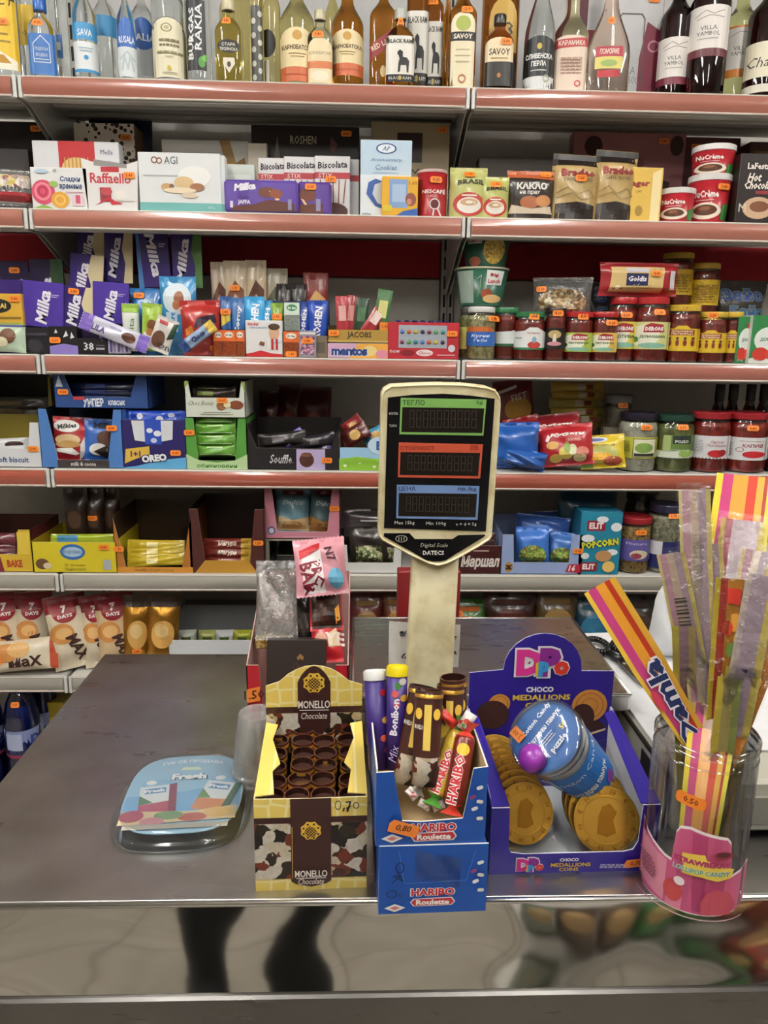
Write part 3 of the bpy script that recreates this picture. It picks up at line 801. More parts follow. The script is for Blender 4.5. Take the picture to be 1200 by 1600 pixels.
frame('weight_window', '#76a854:x', '#1d4a14:x', [(330, 207), (1000, 220), (975, 502), (320, 492)], 275, [(343, 280), (982, 290), (966, 482), (335, 474)], 'ТЕГЛО', 'kg', 10, '#2c241f:x')
frame('total_window', '#bd4c30:x', '#7a1508:x', [(315, 555), (972, 570), (950, 837), (308, 828)], 628, [(328, 630), (950, 638), (934, 818), (322, 808)], 'СТОЙНОСТ', 'лв.', 9.6, '#2b211d:x')
frame('price_window', '#6b88b8:x', '#15285c:x', [(300, 885), (945, 895), (930, 1160), (295, 1147)], 945, [(316, 950), (926, 956), (914, 1140), (310, 1130)], 'ЦЕНА', 'лв./kg', 9.6, '#2a241d:x')
WT = '#d9d7cf:x'
px_art('lettering', head, o, YH-.003, [('t', WT, 'НУЛА', 615, 646, 4, {'w': 14}), ('t', WT, 'ТАРА', 614, 665, 4, {'w': 12}),
  ('t', WT, 'Max 15kg', 632, 817, 6.5, {'w': 31}), ('t', WT, 'Min 100g', 681, 818, 6.5, {'w': 31}), ('t', WT, 'e = d = 5g', 728, 819, 6, {'w': 32}),
  ('t', '#b5b2a6:x', 'Digital Scale', 678, 852, 8, {'w': 43, 's': .25}), ('t', WT, 'DATECS', 677, 863, 7, {'w': 33, 'b': .03}),
  ('o', '#a9a69b:x', 627, 841, 9.5, 5.6, .86), ('l', '#a9a69b:x', [(623, 838), (623, 844)], 1.3), ('l', '#a9a69b:x', [(627, 838), (627, 844)], 1.3), ('l', '#a9a69b:x', [(631, 838), (631, 844)], 1.3)], off=.0014)
# dark key row on the seller's side of the scale body and the maker's plate
mb = MB(); mb.box(.1862, .1875, -.09, .02, .03, .07, '#4a453a:s'); mb.build('side_plate', t)

# paper notes standing behind the post
for (u0, u1, v0, v1, yy, lab, w) in ((607, 628, 972, 1027, 1.02, 'blank white paper slip sticking out behind the scale post, shorter one', 0), (619, 660, 973, 1055, 1.015, 'white paper sheet with handwriting behind the scale post', 1), (690, 717, 976, 1030, 1.03, 'folded white paper slip with pen marks beside the scale post', 2)):
    p = onY((u0+u1)/2, v1+14, yy); a = onY(u0, v0, yy); b = onY(u1, v0, yy)
    n = thing('paper_note', lab, 'paper', p)
    mb = MB(); ww = b.x-a.x; hh = a.z-p.z
    mb.grid(lambda u, v: (-ww/2+ww*u, .004*math.sin(3*v+u*2)+.004*v, hh*v), 4, 6, '#e6e4df:m'); mb.grid(lambda u, v: (-ww/2+ww*u, .0006+.004*math.sin(3*v+u*2)+.004*v, hh*v), 4, 6, '#dedcd6:m', flip=True); mb.build('sheet', n)
    if w:
        S = lambda u, v, off=0: (-ww/2+ww*u, .004*math.sin(3*v+u*2)+.004*v-off-.0006, hh*v)
        mb = MB(); z = []
        for (cx_, cy_) in (((.2, .82), (.3, .45)) if w == 1 else ((.7, .7), (.75, .35))):
            r = random.Random(w*3+int(cy_*10))
            for k in range(5): z.append(('l', '#2b2b33:x', [(cx_+r.uniform(-.12, .14), cy_+r.uniform(-.05, .05)) for _ in range(3)], .012))
        draw(mb, S, ww, hh, z, 4, 6); mb.build('handwriting', n)

# ------------------------------------------------------------------ honeycomb chocolate box with tubes
c, w, rz = front_edge(400, 1391, 572.5, 1385, CZ)
R = Matrix.Rotation(rz, 4, 'Z'); DEP = .168; HF = .117; HB = .172
t = thing('chocolate_display_box', 'honeycomb patterned cardboard display box holding brown chocolate tubes', 'display box', c, rz)
BR = '#3b1c18'; HN = 'honey'; IN = '#c9ad74'
mb = MB(); mb.box(-w/2, w/2, 0, DEP, 0, .002, IN)
for s in (-1, 1):
    xo, xi = s*w/2, s*(w/2-.0016)
    poly = [(0, 0), (DEP, 0), (DEP, HF+.003), (0, HF)]
    mb.prism(poly, xo if s > 0 else xi, xi if s > 0 else xo, HN if s > 0 else IN, back=IN if s > 0 else HN, side='#d9c08a', axes='yz')
mb.build('box_body', t)
for s in (-1, 1):    # folded-in side flaps
    mb = MB(); X = lambda q: s*(w/2-q)
    q = [(X(0), .004, HF), (X(.022), .006, HF+.001), (X(.017), .05, HF+.003), (X(.025), .065, HF+.003), (X(.012), .12, HF+.004), (X(.016), .155, HF+.005), (X(0), .163, HF+.004)]
    if s > 0: q = q[::-1]
    tr = geometry.tessellate_polygon([[Vector((a[0], a[1], 0)) for a in q]])
    for k in tr:
        mb.face([q[i] for i in k], HN); mb.face([(q[i][0], q[i][1], q[i][2]-.0012) for i in reversed(k)], IN)
    mb.build('side_flap', t)
mb = MB(); f = [(-w/2, 0), (w/2, 0), (w/2, HF), (0, HF-.001), (-w/2, HF)]
mb.prism(f, -.0016, 0, HN, back=IN, side='#e4d6a8'); mb.build('front_panel', t)
CHO = 'choc'
def knot(cx, cy, r, ar, col, bg):
    """golden eight-pointed knot emblem"""
    z = []
    pts = []
    for k in range(16):
        q = 2*PI*k/16+PI/8; rr_ = r*(1 if k % 2 == 0 else .86); pts.append((cx+rr_*math.cos(q)*ar, cy+rr_*math.sin(q)))
    z.append(('p', col, pts))
    for k in range(8):
        q = 2*PI*k/8+PI/8; z.append(('e', bg, cx+.72*r*math.cos(q)*ar, cy+.72*r*math.sin(q), .1*r*ar, .1*r))
    for k in range(-2, 3):
        e = k*.2*r; l = (.55-abs(k)*.1)*r
        z.append(('l', bg, [(cx+(e-l)*ar*.72, cy+(-e-l)*.72), (cx+(e+l)*ar*.72, cy+(-e+l)*.72)], .07*r))
        z.append(('l', bg, [(cx+(e-l)*ar*.72, cy+(e+l)*.72), (cx+(e+l)*ar*.72, cy+(e-l)*.72)], .07*r))
    return z
ar_ = HF/w
art = [('r', BR+':x', 0, .735, 1, .8), ('r', CHO, 0, .13, 1, .735), ('p', BR+':x', [(.32, 1), (.32, .1), (.36, .07), (.5, .035), (.64, .07), (.68, .1), (.68, 1)]),
       ('r', '#d9b04a:x', .33, .135, .335, .7)]
art += knot(.5, .655, .105, ar_, '#f2c646:x', BR+':x')
art += [('t', '#f6efe4:x', 'MONELLO', .5, .205, .075, {'w': .29, 'b': .02, 'res': 2}), ('l', '#f6efe4:x', [(.37, .158), (.63, .158)], .008), ('t', '#f0e6d8:x', 'Chocolate', .5, .122, .062, {'w': .23, 's': .2, 'res': 2})]
S = flat_S(w, HF, -.0016)
mb = MB(); draw(mb, S, w, HF, art); mb.build('printed_front', t)
mb = MB()   # price written by hand: 0,70
z = [('o', '#1a1512:x', .74, .93, .028, .05, .8), ('l', '#1a1512:x', [(.795, .9), (.785, .865)], .014),
     ('l', '#1a1512:x', [(.81, .96), (.85, .965), (.825, .86), (.82, .9), (.85, .915)], .014), ('o', '#1a1512:x', .9, .925, .028, .035, .75)]
draw(mb, S, w, HF, z, off=.0024); mb.build('handwritten_price', t)
# raised back panel
yb = DEP-.002
sh = [(-w/2, 0), (w/2, 0), (w/2, HB), (.045, HB+.006)]
for k in range(9): sh.append((.045-.09*k/8, HB+.006+.022*math.sin(PI*k/8)**.8))
sh += [(-.045, HB+.006), (-w/2, HB)]
mb = MB(); mb.prism(sh, yb-.0018, yb, HN, back=IN, side='#e4d6a8'); mb.build('header_panel', t)
HH = HB+.028; S = flat_S(w, HH, yb-.0018); zz = lambda h: h/HH
arc = [(.33+.34*k/10, zz(HB+.005)+zz(.0225)*math.sin(PI*k/10)**.8) for k in range(11)][::-1]
art = [('r', BR+':x', 0, zz(.133), 1, zz(.142)), ('r', CHO, 0, zz(.08), 1, zz(.133)), ('p', BR+':x', [(.33, zz(.12)), (.42, zz(.1)), (.5, zz(.096)), (.58, zz(.1)), (.67, zz(.12))]+arc)]
art += knot(.5, zz(.176), .075, HH/w, '#f2c646:x', BR+':x')
art += [('t', '#f6efe4:x', 'MONELLO', .5, zz(.147), .055, {'w': .33, 'b': .02, 'res': 2}), ('l', '#f6efe4:x', [(.35, zz(.139)), (.65, zz(.139))], .005), ('t', '#f0e6d8:x', 'Chocolate', .5, zz(.131), .045, {'w': .27, 's': .2, 'res': 2})]
mb = MB(); draw(mb, S, w, HH, art); mb.build('printed_header', t)
# tubes
def choc_tube(lab, grp, r=.0142, L=.106):
    t = thing('chocolate_tube', lab, 'chocolate tube', group=grp)
    mb = MB(); mb.lathe([(r, 0), (r, L*.3), (r, L*.92)], '#d4b35c', 20, cap1=False, segm=[CHO, '#3f1d17']); mb.build('sleeve', t)
    mb = MB(); mb.lathe([(r*1.0, L*.92), (r*1.06, L*.925), (r*1.06, L*.958), (r*1.03, L*.965), (r*1.03, L), (r*.93, L), (r*.9, L-.007), (.0004, L-.0075)], '#4a231c:s', 20, segm=['gold', 'gold', 'gold', '#3f1f18:s', '#54301f:s', '#2a120d:s', '#38201a:s']); mb.build('cap', t)
    prof = [(r, r, 0), (r, r, L)]; S = round_S(prof, 0, L)
    mb = MB(); draw(mb, S, 2*r, L, [('r', '#e3c25a:x', .36, .38, .62, .86), ('e', '#eec24a:x', .17, .76, .12, .06), ('t', '#f4ede0:x', 'MONELLO', .2, .62, .05, {'w': .3, 'b': .02}), ('e', '#eec24a:x', .8, .76, .12, .06)], 8, 1, off=.0005); mb.build('printed_wrap', t)
    return t
TUBE0 = choc_tube('brown round chocolate tube with gold band standing in the honeycomb display box', 'chocolate tubes in the honeycomb box')
first = True
for j in range(6):
    for i in range(4):
        tt = TUBE0 if first else copy_tree(TUBE0); first = False
        lx = -.0458+.0305*i+rnd.uniform(-.0012, .0012); ly = .0195+.0296*j
        tt.location = c+R @ Vector((lx, ly, .0022+(.004 if (i, j) == (1, 2) else 0))); tt.rotation_euler = (rnd.uniform(-.03, .02), rnd.uniform(-.02, .02), rnd.uniform(-.7, .7))

# ------------------------------------------------------------------ two stacked blue sweet boxes
def sweetbox(name, lab, cL, z, h, opened):
    c, w, rz = front_edge(*cL, z); w = .1185; d = .14
    t = thing(name, lab, 'sweet box', c, rz); BL = '#0e4aa0'; IN = '#d8bf94'
    mb = MB(); mb.box(-w/2, w/2, 0, d, 0, .002, IN)
    for s in (-1, 1):
        xo, xi = s*w/2, s*(w/2-.0018); hb = h*1.06 if opened else h
        poly = [(0, 0), (d, 0), (d, hb)] + [] + [(0, h)]
        mb.prism(poly, xo if s > 0 else xi, xi if s > 0 else xo, BL if s > 0 else IN, back=IN if s > 0 else BL, side='#eee6d2', axes='yz')
    mb.prism([(-w/2, 0), (w/2, 0), (w/2, h*1.06 if opened else h), (-w/2, h*1.06 if opened else h)], d-.0018, d, IN, back=BL)
    if not opened: mb.box(-w/2, w/2, .0, d, h-.0016, h, BL)
    mb.build('box_body', t)
    if opened: f = [(-w/2, 0), (w/2, 0), (w/2, h), (w*.37, h*.98), (w*.29, h*.33), (w*.1, h*.315), (-w*.1, h*.3), (-w*.26, h*.32), (-w*.345, h*.97), (-w/2, h*.96)]
    else: f = [(-w/2, 0), (w/2, 0), (w/2, h), (-w/2, h)]
    mb = MB(); mb.prism(f, -.0018, 0, BL, back=IN, side='#e9e3d6'); mb.build('front_panel', t)
    S = flat_S(w, h, -.0018); RD = '#c01f2e:x'; WH = '#f3f0ea:x'; PK = '#b83040:x'
    ty, ry = (.19, .075) if opened else (.3, .14)
    tx = .53 if opened else .5
    z_ = [('t', WH, 'HARIBO', tx, .225+(0 if opened else .09), .125, {'w': .42, 'b': .09, 'res': 2}), ('t', RD, 'HARIBO', tx, .225+(0 if opened else .09), .11, {'w': .4, 'b': .03, 'res': 2})]
    yy = .105+(0 if opened else .065)
    pill = [(tx-.17, yy-.05), (tx+.17, yy-.045), (tx+.2, yy), (tx+.17, yy+.055), (tx-.17, yy+.045), (tx-.2, yy)]
    z_ += [('p', WH, [(tx+(a-tx)*1.05, yy+(b-yy)*1.22) for a, b in pill]), ('p', PK, pill), ('t', WH, 'Roulette', tx, yy, .075, {'w': .31, 'b': .04, 'res': 2})]
    z_ += [('p', '#e9e6e2:x', [(.05, .1), (.15, .04), (.25, .1), (.15, .16)]), ('p', '#c87a78:x', [(.1, .1), (.15, .07), (.2, .1), (.15, .13)])]
    for (a, b, cc, q) in ((.93, .74, '#e8e6e4:x', 20), (.87, .62, '#8a3a72:x', 30), (.935, .56, '#d9d3c4:x', -10), (.89, .47, '#e9e7e6:x', 25), (.94, .34, '#dcd8cc:x', 0)):
        k = math.radians(q); z_.append(('p', cc, [(a+(.03*math.cos(k)*sx-.018*math.sin(k)*sy), b+(.03*math.sin(k)*sx+.018*math.cos(k)*sy)*w/h) for sx, sy in ((-1, -.6), (-.6, -1), (.6, -1), (1, -.6), (1, .6), (.6, 1), (-.6, 1), (-1, .6))]))
    mb = MB(); draw(mb, S, w, h, z_); mb.build('printed_front', t)
    return t, c, w, rz, S, h
t, c, w, rz, S, h = sweetbox('sweet_box', 'unopened blue cardboard sweet box under the open one', (589, 1427, 760, 1421), CZ, .0845, False)
mb = MB(); K = '#0b1c45:x'
draw(mb, S, w, h, [('l', '#3f78c8:x', [(.18, .95), (.22, .55), (.24, .48)], .008), ('l', '#3f78c8:x', [(.24, .48), (.8, .5), (.88, .95)], .008),
  ('o', K, .12, .33, .05, .06, .8), ('l', K, [(.19, .33), (.2, .29)], .014), ('l', K, [(.12, .5), (.2, .6), (.13, .6), (.22, .52), (.17, .64), (.15, .72)], .014), ('o', K, .19, .72, .04, .08, .8)], off=.003)
mb.build('handwritten_price', t)
mb = MB()   # clear tape across the front
def tp(u, v): return (-.02+.05*u, -.0028-.001*math.sin(9*u+5*v), .045+.035*v-.012*u)
mb.grid(tp, 8, 4, 'dome'); mb.build('clear_tape', t)
z2 = CZ+.0847
t, c, w, rz, S, h = sweetbox('sweet_box', 'opened blue cardboard sweet box on top, filled with loose sweets', (585, 1320, 758, 1314), z2, .0905, True)
sb = MB()
mb = MB(); a = math.radians(-12); P_ = lambda x, y: (.25+(x*math.cos(a)-y*math.sin(a))/w, .25+(x*math.sin(a)+y*math.cos(a))/h)
draw(mb, S, w, h, [('p', '#ee8736:x', [P_(-.0165, -.006), (P_(.014, -.009)), P_(.0165, -.003), P_(.0165, .005), P_(-.012, .009), P_(-.0165, .004)]), ('t', '#3a1608:x', '0,80', P_(0, 0)[0], P_(0, 0)[1], .09, {'rot': -12, 's': .2, 'b': .01, 'res': 2})], off=.004); mb.build('price_sticker', t)
HC = c
# contents of the open box
def rod(name, lab, cat, b, tp_, Y, Y1, wpx, mbfn, group=None):
    p0 = onY(b[0], b[1], Y); p1 = onY(tp_[0], tp_[1], Y1); t = thing(name, lab, cat, p0, aim(p0, p1), group)
    mbfn(t, wpx*pxm((p0+p1)/2)/2, (p1-p0).length); return t
def dragee_tube(lid, letter):
    def f(t, r, L):
        mb = MB(); mb.lathe([(r*.96, 0), (r*.97, L*.92)], '#35206f', 22); mb.build('tube_body', t)
        mb = MB(); mb.lathe([(r*.99, L*.9), (r*1.05, L*.905), (r*1.05, L*.985), (r*.98, L), (r*.86, L), (r*.83, L-.003), (.0004, L-.004)], lid+':s', 24); mb.build('cap', t)
        pr = [(r*.97, r*.97, 0), (r*.97, r*.97, L)]; S = round_S(pr, 0, L); z = []
        for (a, b, cc) in ((.8, .78, '#b3223a:x'), (.86, .5, '#e0b13a:x'), (.76, .32, '#c4532e:x'), (.9, .2, '#a72a3c:x')) if not letter else ((.55, .82, '#3f7d3a:x'), (.42, .74, '#d05a52:x'), (.82, .7, '#dba33a:x'), (.5, .64, '#c2304a:x'), (.75, .86, '#c8c3bb:x')): z.append(('e', cc, a, b, .16, .035))
        if letter: z += [('t', '#e9e4ef:x', 'Bonibon', .42, .52, .34, {'rot': 87, 'b': .04, 'w': 1.7}), ('t', '#b9a9dd:x', 'Mix', .4, .17, .35, {'rot': 80, 's': .3})]
        mb = MB(); draw(mb, S, 2*r, L, z, 8, 1, off=.0005); mb.build('printed_wrap', t)
    return f
rod('dragee_tube', 'purple sweet tube with white cap leaning in the open blue box', 'sweet tube', (593, 1200), (586, 1047), .79, .825, 36, dragee_tube('#dcdcdb', False))
rod('dragee_tube', 'dark blue sweet tube with yellow cap and coloured dots', 'sweet tube', (618, 1200), (621, 1040), .782, .812, 33, dragee_tube('#e5cf1c', True))
for (b, tp_, Y, Y1, lab) in (((664, 1225), (671, 1078), .742, .775, 'brown chocolate tube standing upright between the sweet rolls in the blue box'), ((700, 1215), (704, 1070), .775, .80, 'brown chocolate tube behind the sweet rolls in the blue box, its gold band in front'), ((634, 1222), (661, 1072), .765, .80, 'brown chocolate tube leaning beside the yellow capped tube'), ((712, 1215), (708, 1058), .80, .815, 'brown chocolate tube furthest back in the open blue box')):
    tt = copy_tree(TUBE0); p0 = onY(*b, Y); p1 = onY(*tp_, Y1); tt.location = p0; tt.rotation_euler = aim(p0, p1); tag(tt, lab); tt['group'] = 'loose chocolate tubes in the blue box'
    s = (p1-p0).length/.106; tt.scale = (1.08, 1.08, s)
def candy_roll(c1, c2, txt, txc='#f2ece6:x'):
    def f(t, r, L):
        mb = MB(); mb.lathe([(r*.9, .002), (r, .006), (r, L-.006), (r*.9, L-.002)], c1+':p', 18); mb.build('roll', t)
        for z0, dz in ((.002, -.012), (L-.002, .016)):
            mb = MB(); rg = []
            for (q, s) in ((0, .8), (.3, .32), (.55, .5), (1, 1.0)):
                rg.append([mb.vert((r*s*math.cos(k*PI/6)*(1+.25*(k % 2)), r*s*.8*math.sin(k*PI/6)*(1+.25*(k % 2)), z0+dz*q)) for k in range(12)])
            for i in range(3):
                for k in range(12): mb.f.append(((rg[i][k], rg[i][(k+1) % 12], rg[i+1][(k+1) % 12], rg[i+1][k]), c2+':p', False))
            mb.build('twisted_end', t)
        pr = [(r, r, 0), (r, r, L)]; S = round_S(pr, 0, L)
        z = [('e', '#e0bf3a:x', .5, .78, .3, .09)]
        z += [('t', '#f5efe8:x', txt, .42, .36, .52, {'rot': 88, 'b': .1, 'w': 2.3}), ('t', '#b81c28:x', txt, .42, .36, .46, {'rot': 88, 'b': .03, 'w': 2.2})] if txt else []
        mb = MB(); draw(mb, S, 2*r, L, z, 8, 1, off=.0006); mb.build('printed_wrap', t)
    return f
rod('candy_roll', 'dark red roll of gummy sweets leaning on the box side', 'sweets', (708, 1258), (728, 1148), .722, .76, 33, candy_roll('#6e1a16', '#c23a2c', 'HARIBO'))
rod('candy_roll', 'yellow green roll of gummy sweets with green end', 'sweets', (680, 1245), (716, 1140), .735, .775, 30, candy_roll('#c9a63a', '#4f8f3a', 'HARIBO'))
rod('candy_roll', 'brownish clear roll of gummy sweets behind the others', 'sweets', (655, 1226), (700, 1120), .755, .79, 27, candy_roll('#8a7440', '#cfcabf', ''))
for i, (b, tp_, c2, lab) in enumerate((((637, 1232), (650, 1248), '#d98a8f', 'pink and white wrapped sweet lying loose in the blue box'), ((655, 1252), (672, 1262), '#e2c5ae', 'striped wrapped sweet beside the pink one'), ((676, 1263), (694, 1255), '#c96a62', 'red and white wrapped sweet under the rolls'))):
    pack('wrapped_sweet', lab, 'sweets', b, tp_, 13, .733, .007, '#e6dcd6', [('r', c2+':x', .2, .3, .45, .7), ('r', c2+':x', .6, .3, .8, .7)], seed=i+3, teeth=False, nu=6, nv=8)
pack('wrapped_sweet', 'red twist of wrapped sweet on top of the chocolate tubes', 'sweets', (690, 1112), (712, 1135), 15, .77, .01, '#d33b30', [], seed=9, teeth=False, nu=6, nv=8)
pack('wrapped_sweet', 'white twist of wrapped sweet above the red roll', 'sweets', (722, 1140), (737, 1114), 20, .765, .012, '#e3ded8', [('e', '#d85a4a:x', .5, .6, .25, .15), ('e', '#5a9a52:x', .4, .35, .15, .1)], seed=10, teeth=False, nu=6, nv=8)

# ------------------------------------------------------------------ purple box of chocolate coins
c, w, rz = front_edge(763, 1365, 1021, 1358, CZ); R = Matrix.Rotation(rz, 4, 'Z'); DEP = .175; HF = .088; HB = .176
PU = '#2a1b86'; IN = '#d9dadd'
t = thing('coin_display_box', 'purple cardboard display box of gold chocolate coins with arched header', 'display box', c, rz)
mb = MB(); mb.box(-w/2, w/2, 0, DEP, 0, .002, IN)
for s in (-1, 1):
    xo, xi = s*w/2, s*(w/2-.0018); poly = [(0, 0), (DEP, 0), (DEP, HF+.035), (DEP-.012, HF+.035), (0, HF)]
    mb.prism(poly, xo if s > 0 else xi, xi if s > 0 else xo, PU if s > 0 else IN, back=IN if s > 0 else PU, side='#c9c4e0', axes='yz')
    q = [(s*w/2, 0, HF+.0005), (s*(w/2-.022), .004, HF-.001), (s*(w/2-.012), DEP-.012, HF+.03), (s*w/2, DEP-.012, HF+.0355)]
    mb.face(q if s < 0 else q[::-1], PU); mb.face([(a, b, z-.001) for a, b, z in (q[::-1] if s < 0 else q)], PU)
mb.build('box_body', t)
f = [(-w/2, 0), (w/2, 0), (w/2, HF), (w*.395, HF), (w*.385, HF*.45), (w*.36, HF*.33), (w*.3, HF*.3), (-w*.3, HF*.3), (-w*.375, HF*.33), (-w*.39, HF*.4), (-w*.395, HF), (-w/2, HF)]
mb = MB(); mb.prism(f, -.0018, 0, PU, back=IN, side='#dcdae6'); mb.build('front_panel', t)
S = flat_S(w, HF, -.0018); a_ = HF/w
def dippo(cx, cy, s, ar):
    """colourful letter logo, s = height of the big letters"""
    z = []; W = '#f3f1f0:x'
    for (ch, dx, dy, k, col) in (('D', -.5, .02, 1.0, '#d6338f:x'), ('P', .24, .02, 1.1, '#8a2a8e:x'), ('o', .66, -.2, .55, '#d8362b:x'), ('i', -.2, -.22, .55, '#e8c02e:x'), ('p', .02, -.22, .6, '#3b9ad8:x')):
        z.append(('t', W, ch, cx+dx*s*ar, cy+dy*s, s*k*1.12, {'b': .16, 'res': 2}))
    for (ch, dx, dy, k, col) in (('D', -.5, .02, 1.0, '#d6338f:x'), ('P', .24, .02, 1.1, '#8a2a8e:x'), ('o', .66, -.2, .53, '#d8362b:x'), ('i', -.2, -.22, .53, '#e8c02e:x'), ('p', .02, -.22, .58, '#3b9ad8:x')):
        z.append(('t', col, ch, cx+dx*s*ar, cy+dy*s, s*k, {'b': .07, 'res': 2}))
    return z
z = dippo(.245, .14, .19, a_)+[('t', '#f2f0ee:x', 'CHOCO', .475, .215, .05, {'b': .04, 'w': .115, 'res': 2}), ('t', '#d9b43a:x', 'MEDALLIONS', .485, .14, .06, {'b': .03, 'w': .24, 'res': 2}), ('t', '#d9b43a:x', 'COINS', .475, .072, .055, {'b': .03, 'w': .115, 'res': 2})]
z += lines('#b9b6d6:x', .66, .82, .08, .17, 3, 4)
mb = MB(); draw(mb, S, w, HF, z); mb.build('printed_front', t)
mb = MB(); draw(mb, S, w, HF, [('p', '#ee8736:x', [(.8, .11), (.82, .08), (.91, .1), (.945, .125), (.94, .2), (.92, .225), (.82, .2), (.81, .17)]), ('t', '#3a1608:x', '0,70', .875, .15, .075, {'s': .2, 'b': .01, 'rot': 6, 'res': 2})], off=.004); mb.build('price_sticker', t)
yb = DEP-.001; AT = .232
sh = [(-w/2, 0), (w/2, 0), (w/2, HB), (w*.27, HB+.001)]
for k in range(13): sh.append((w*.27*math.cos(PI*k/12), HB+.004+(AT-HB-.004)*math.sin(PI*k/12)))
sh += [(-w/2, HB)]
mb = MB(); mb.prism(sh, yb-.0018, yb, PU, back=IN, side='#b9b4d8'); mb.build('header_panel', t)
S = flat_S(w, AT, yb-.0018); a_ = AT/w
z = [('e', '#c98a3e', .215, .56, .075, .062), ('o', '#a8641f:x', .215, .56, .06, .05, .9), ('e', '#3a1d1a:x', .17, .49, .115, .092), ('e', '#c98a3e', .845, .54, .125, .105), ('o', '#a8641f:x', .845, .54, .1, .085, .92), ('o', '#a8641f:x', .845, .54, .06, .05, .9), ('e', '#3a1d1a:x', .8, .47, .085, .085), ('p', '#3a1d1a:x', [(.78, .41), (.86, .37), (.97, .4), (.93, .44), (.84, .45)]), ('p', '#e9c79a:x', [(.86, .365), (.97, .395), (.97, .383), (.87, .352)])]
z += dippo(.5, .82, .165, a_)
z += [('t', '#f2f0ee:x', 'CHOCO', .485, .655, .034, {'b': .04, 'w': .19, 'res': 2}), ('t', '#e0bd3c:x', 'MEDALLIONS', .5, .605, .036, {'b': .035, 'w': .4, 'res': 2}), ('t', '#e0bd3c:x', 'COINS', .49, .555, .034, {'b': .035, 'w': .2, 'res': 2})]
mb = MB(); draw(mb, S, w, AT, z); mb.build('printed_header', t)
mb = MB()   # clear moulded insert
def ins(u, v):
    x = -w/2+.006+(w-.012)*u; y = .004+(DEP-.01)*v; k = math.exp(-((u-.27)/.16)**2)+math.exp(-((u-.75)/.16)**2)
    return (x, y, .028+.05*v-.02*min(1, k)+.001*math.sin(40*v))
mb.grid(ins, 24, 12, 'plastic'); mb.build('clear_insert', t)
def m_golddark():
    m, nt, b = nodes_of('gold_emboss'); b.inputs['Metallic'].default_value = .9; b.inputs['Roughness'].default_value = .4; _vary(nt, b, lin('#b07c28'), .1, 60); return m
SPECIAL['golddark'] = m_golddark
def coin(lab, grp):
    t = thing('chocolate_coin', lab, 'chocolate coin', group=grp); r, th = .0355, .0062
    mb = MB(); pr = [(r*.985, 0), (r, .001), (r, th-.001), (r*.985, th)]
    mb.lathe([(.0005, .0)]+pr+[(r*.93, th), (r*.92, th-.0006), (r*.72, th-.0006), (r*.71, th), (r*.68, th), (r*.67, th-.0006), (.0005, th-.0004)], 'gold', 40, segm=['#2e1512:s', 'gold', '#5b2b1c:s']+['gold']*10); mb.build('foil_disc', t)
    S = lambda u, v, off=0: ((u-.5)*2*r, (v-.5)*2*r, th-.0005+off)
    mb = MB(); z = [('p', 'gold', [(.35, .3), (.5, .26), (.64, .32), (.6, .5), (.66, .62), (.56, .74), (.44, .7), (.38, .55)])]
    for k in range(12):
        q = 2*PI*k/12+.25; z.append(('t', 'gold', '€' if k % 2 else '10', .5+.415*math.cos(q), .5+.415*math.sin(q), .075, {'rot': math.degrees(q)-90, 'b': .02}))
    z = [(q[0], 'golddark')+tuple(q[2:]) for q in z]; draw(mb, S, 2*r, 2*r, z, off=.0007); mb.build('embossing', t)
    return t
COIN0 = coin('gold foil chocolate coin leaning in the long stack of the purple box', 'coins in the long stack')
first = True
for n_, side, (lx, ly0, lz0), dy, dz, sc in ((9, 'long', (-.049, .044, .05), .0128, .0008, 1.03), (4, 'short', (.049, .036, .0435), .0125, .0012, 1.13)):
    for k in range(n_):
        tt = COIN0 if first else copy_tree(COIN0); first = False
        tilt = PI/2-.42-(.0 if k < 4 else .03*(k-3)); p = Vector((lx+rnd.uniform(-.0015, .0015)-(.002*k if side == 'long' else .001*k), ly0+dy*k, lz0+dz*k))
        tt.location = c+R @ p; tt.rotation_euler = (tilt, 0, rz+(.1 if side == 'long' else -.1)); tt.scale = (sc, sc, 1)
        tag(tt, 'gold foil chocolate coin leaning in the %s stack of the purple box' % side); tt['group'] = 'coins in the %s stack' % side
# tub of cotton candy dropped into the box
p1 = onY(851, 1149, .792); p0 = onY(922, 1214, .858)
t = thing('candy_floss_tub', 'clear tub of candy floss with blue label and lid lying over the coins', 'tub', p0, aim(p0, p1)); L = (p1-p0).length
mb = MB(); prof = [(.033, .033, 0), (.034, .034, .003), (.0435, .0435, L-.012)]; mb.loft(prof, 'plastic', 32, cap1=False); mb.build('tub_wall', t)
mb = MB(); mb.loft([(.031, .031, .004), (.0405, .0405, L-.014)], '#cfd4d6:m', 24); mb.build('candy_floss', t)
S = round_S(prof, .012, L-.032); hh = L-.044
z = [('r', '#1f6fc0:x', 0, 0, 1, 1), ('t', '#eef2f6:x', 'Cotton Candy', .48, .8, .14, {'rot': 12}), ('t', '#f4f6f8:x', 'Захарен памук', .46, .36, .2, {'rot': 12, 'w': .85, 'b': .03}), ('e', '#7fb6e6:x', .2, .2, .12, .1), ('e', '#8a3f9c:x', .75, .15, .1, .1)]
mb = MB(); draw(mb, S, .08, hh, z, 12, 2, off=.0006); mb.build('printed_label', t)
mb = MB(); mb.lathe([(.0445, L-.012), (.0465, L-.0115), (.0465, L-.004), (.045, L-.002), (.0405, L-.002)], 'plastic', 36, cap0=False, cap1=False); mb.build('lid_rim', t)
mb = MB(); mb.lathe([(.0435, L-.006), (.0435, L-.003), (.0004, L-.003)], '#1f5a9c', 36); lid = mb.build('lid', t)
S = lambda u, v, off=0: ((u-.5)*.084, (v-.5)*.084, L-.003+off)
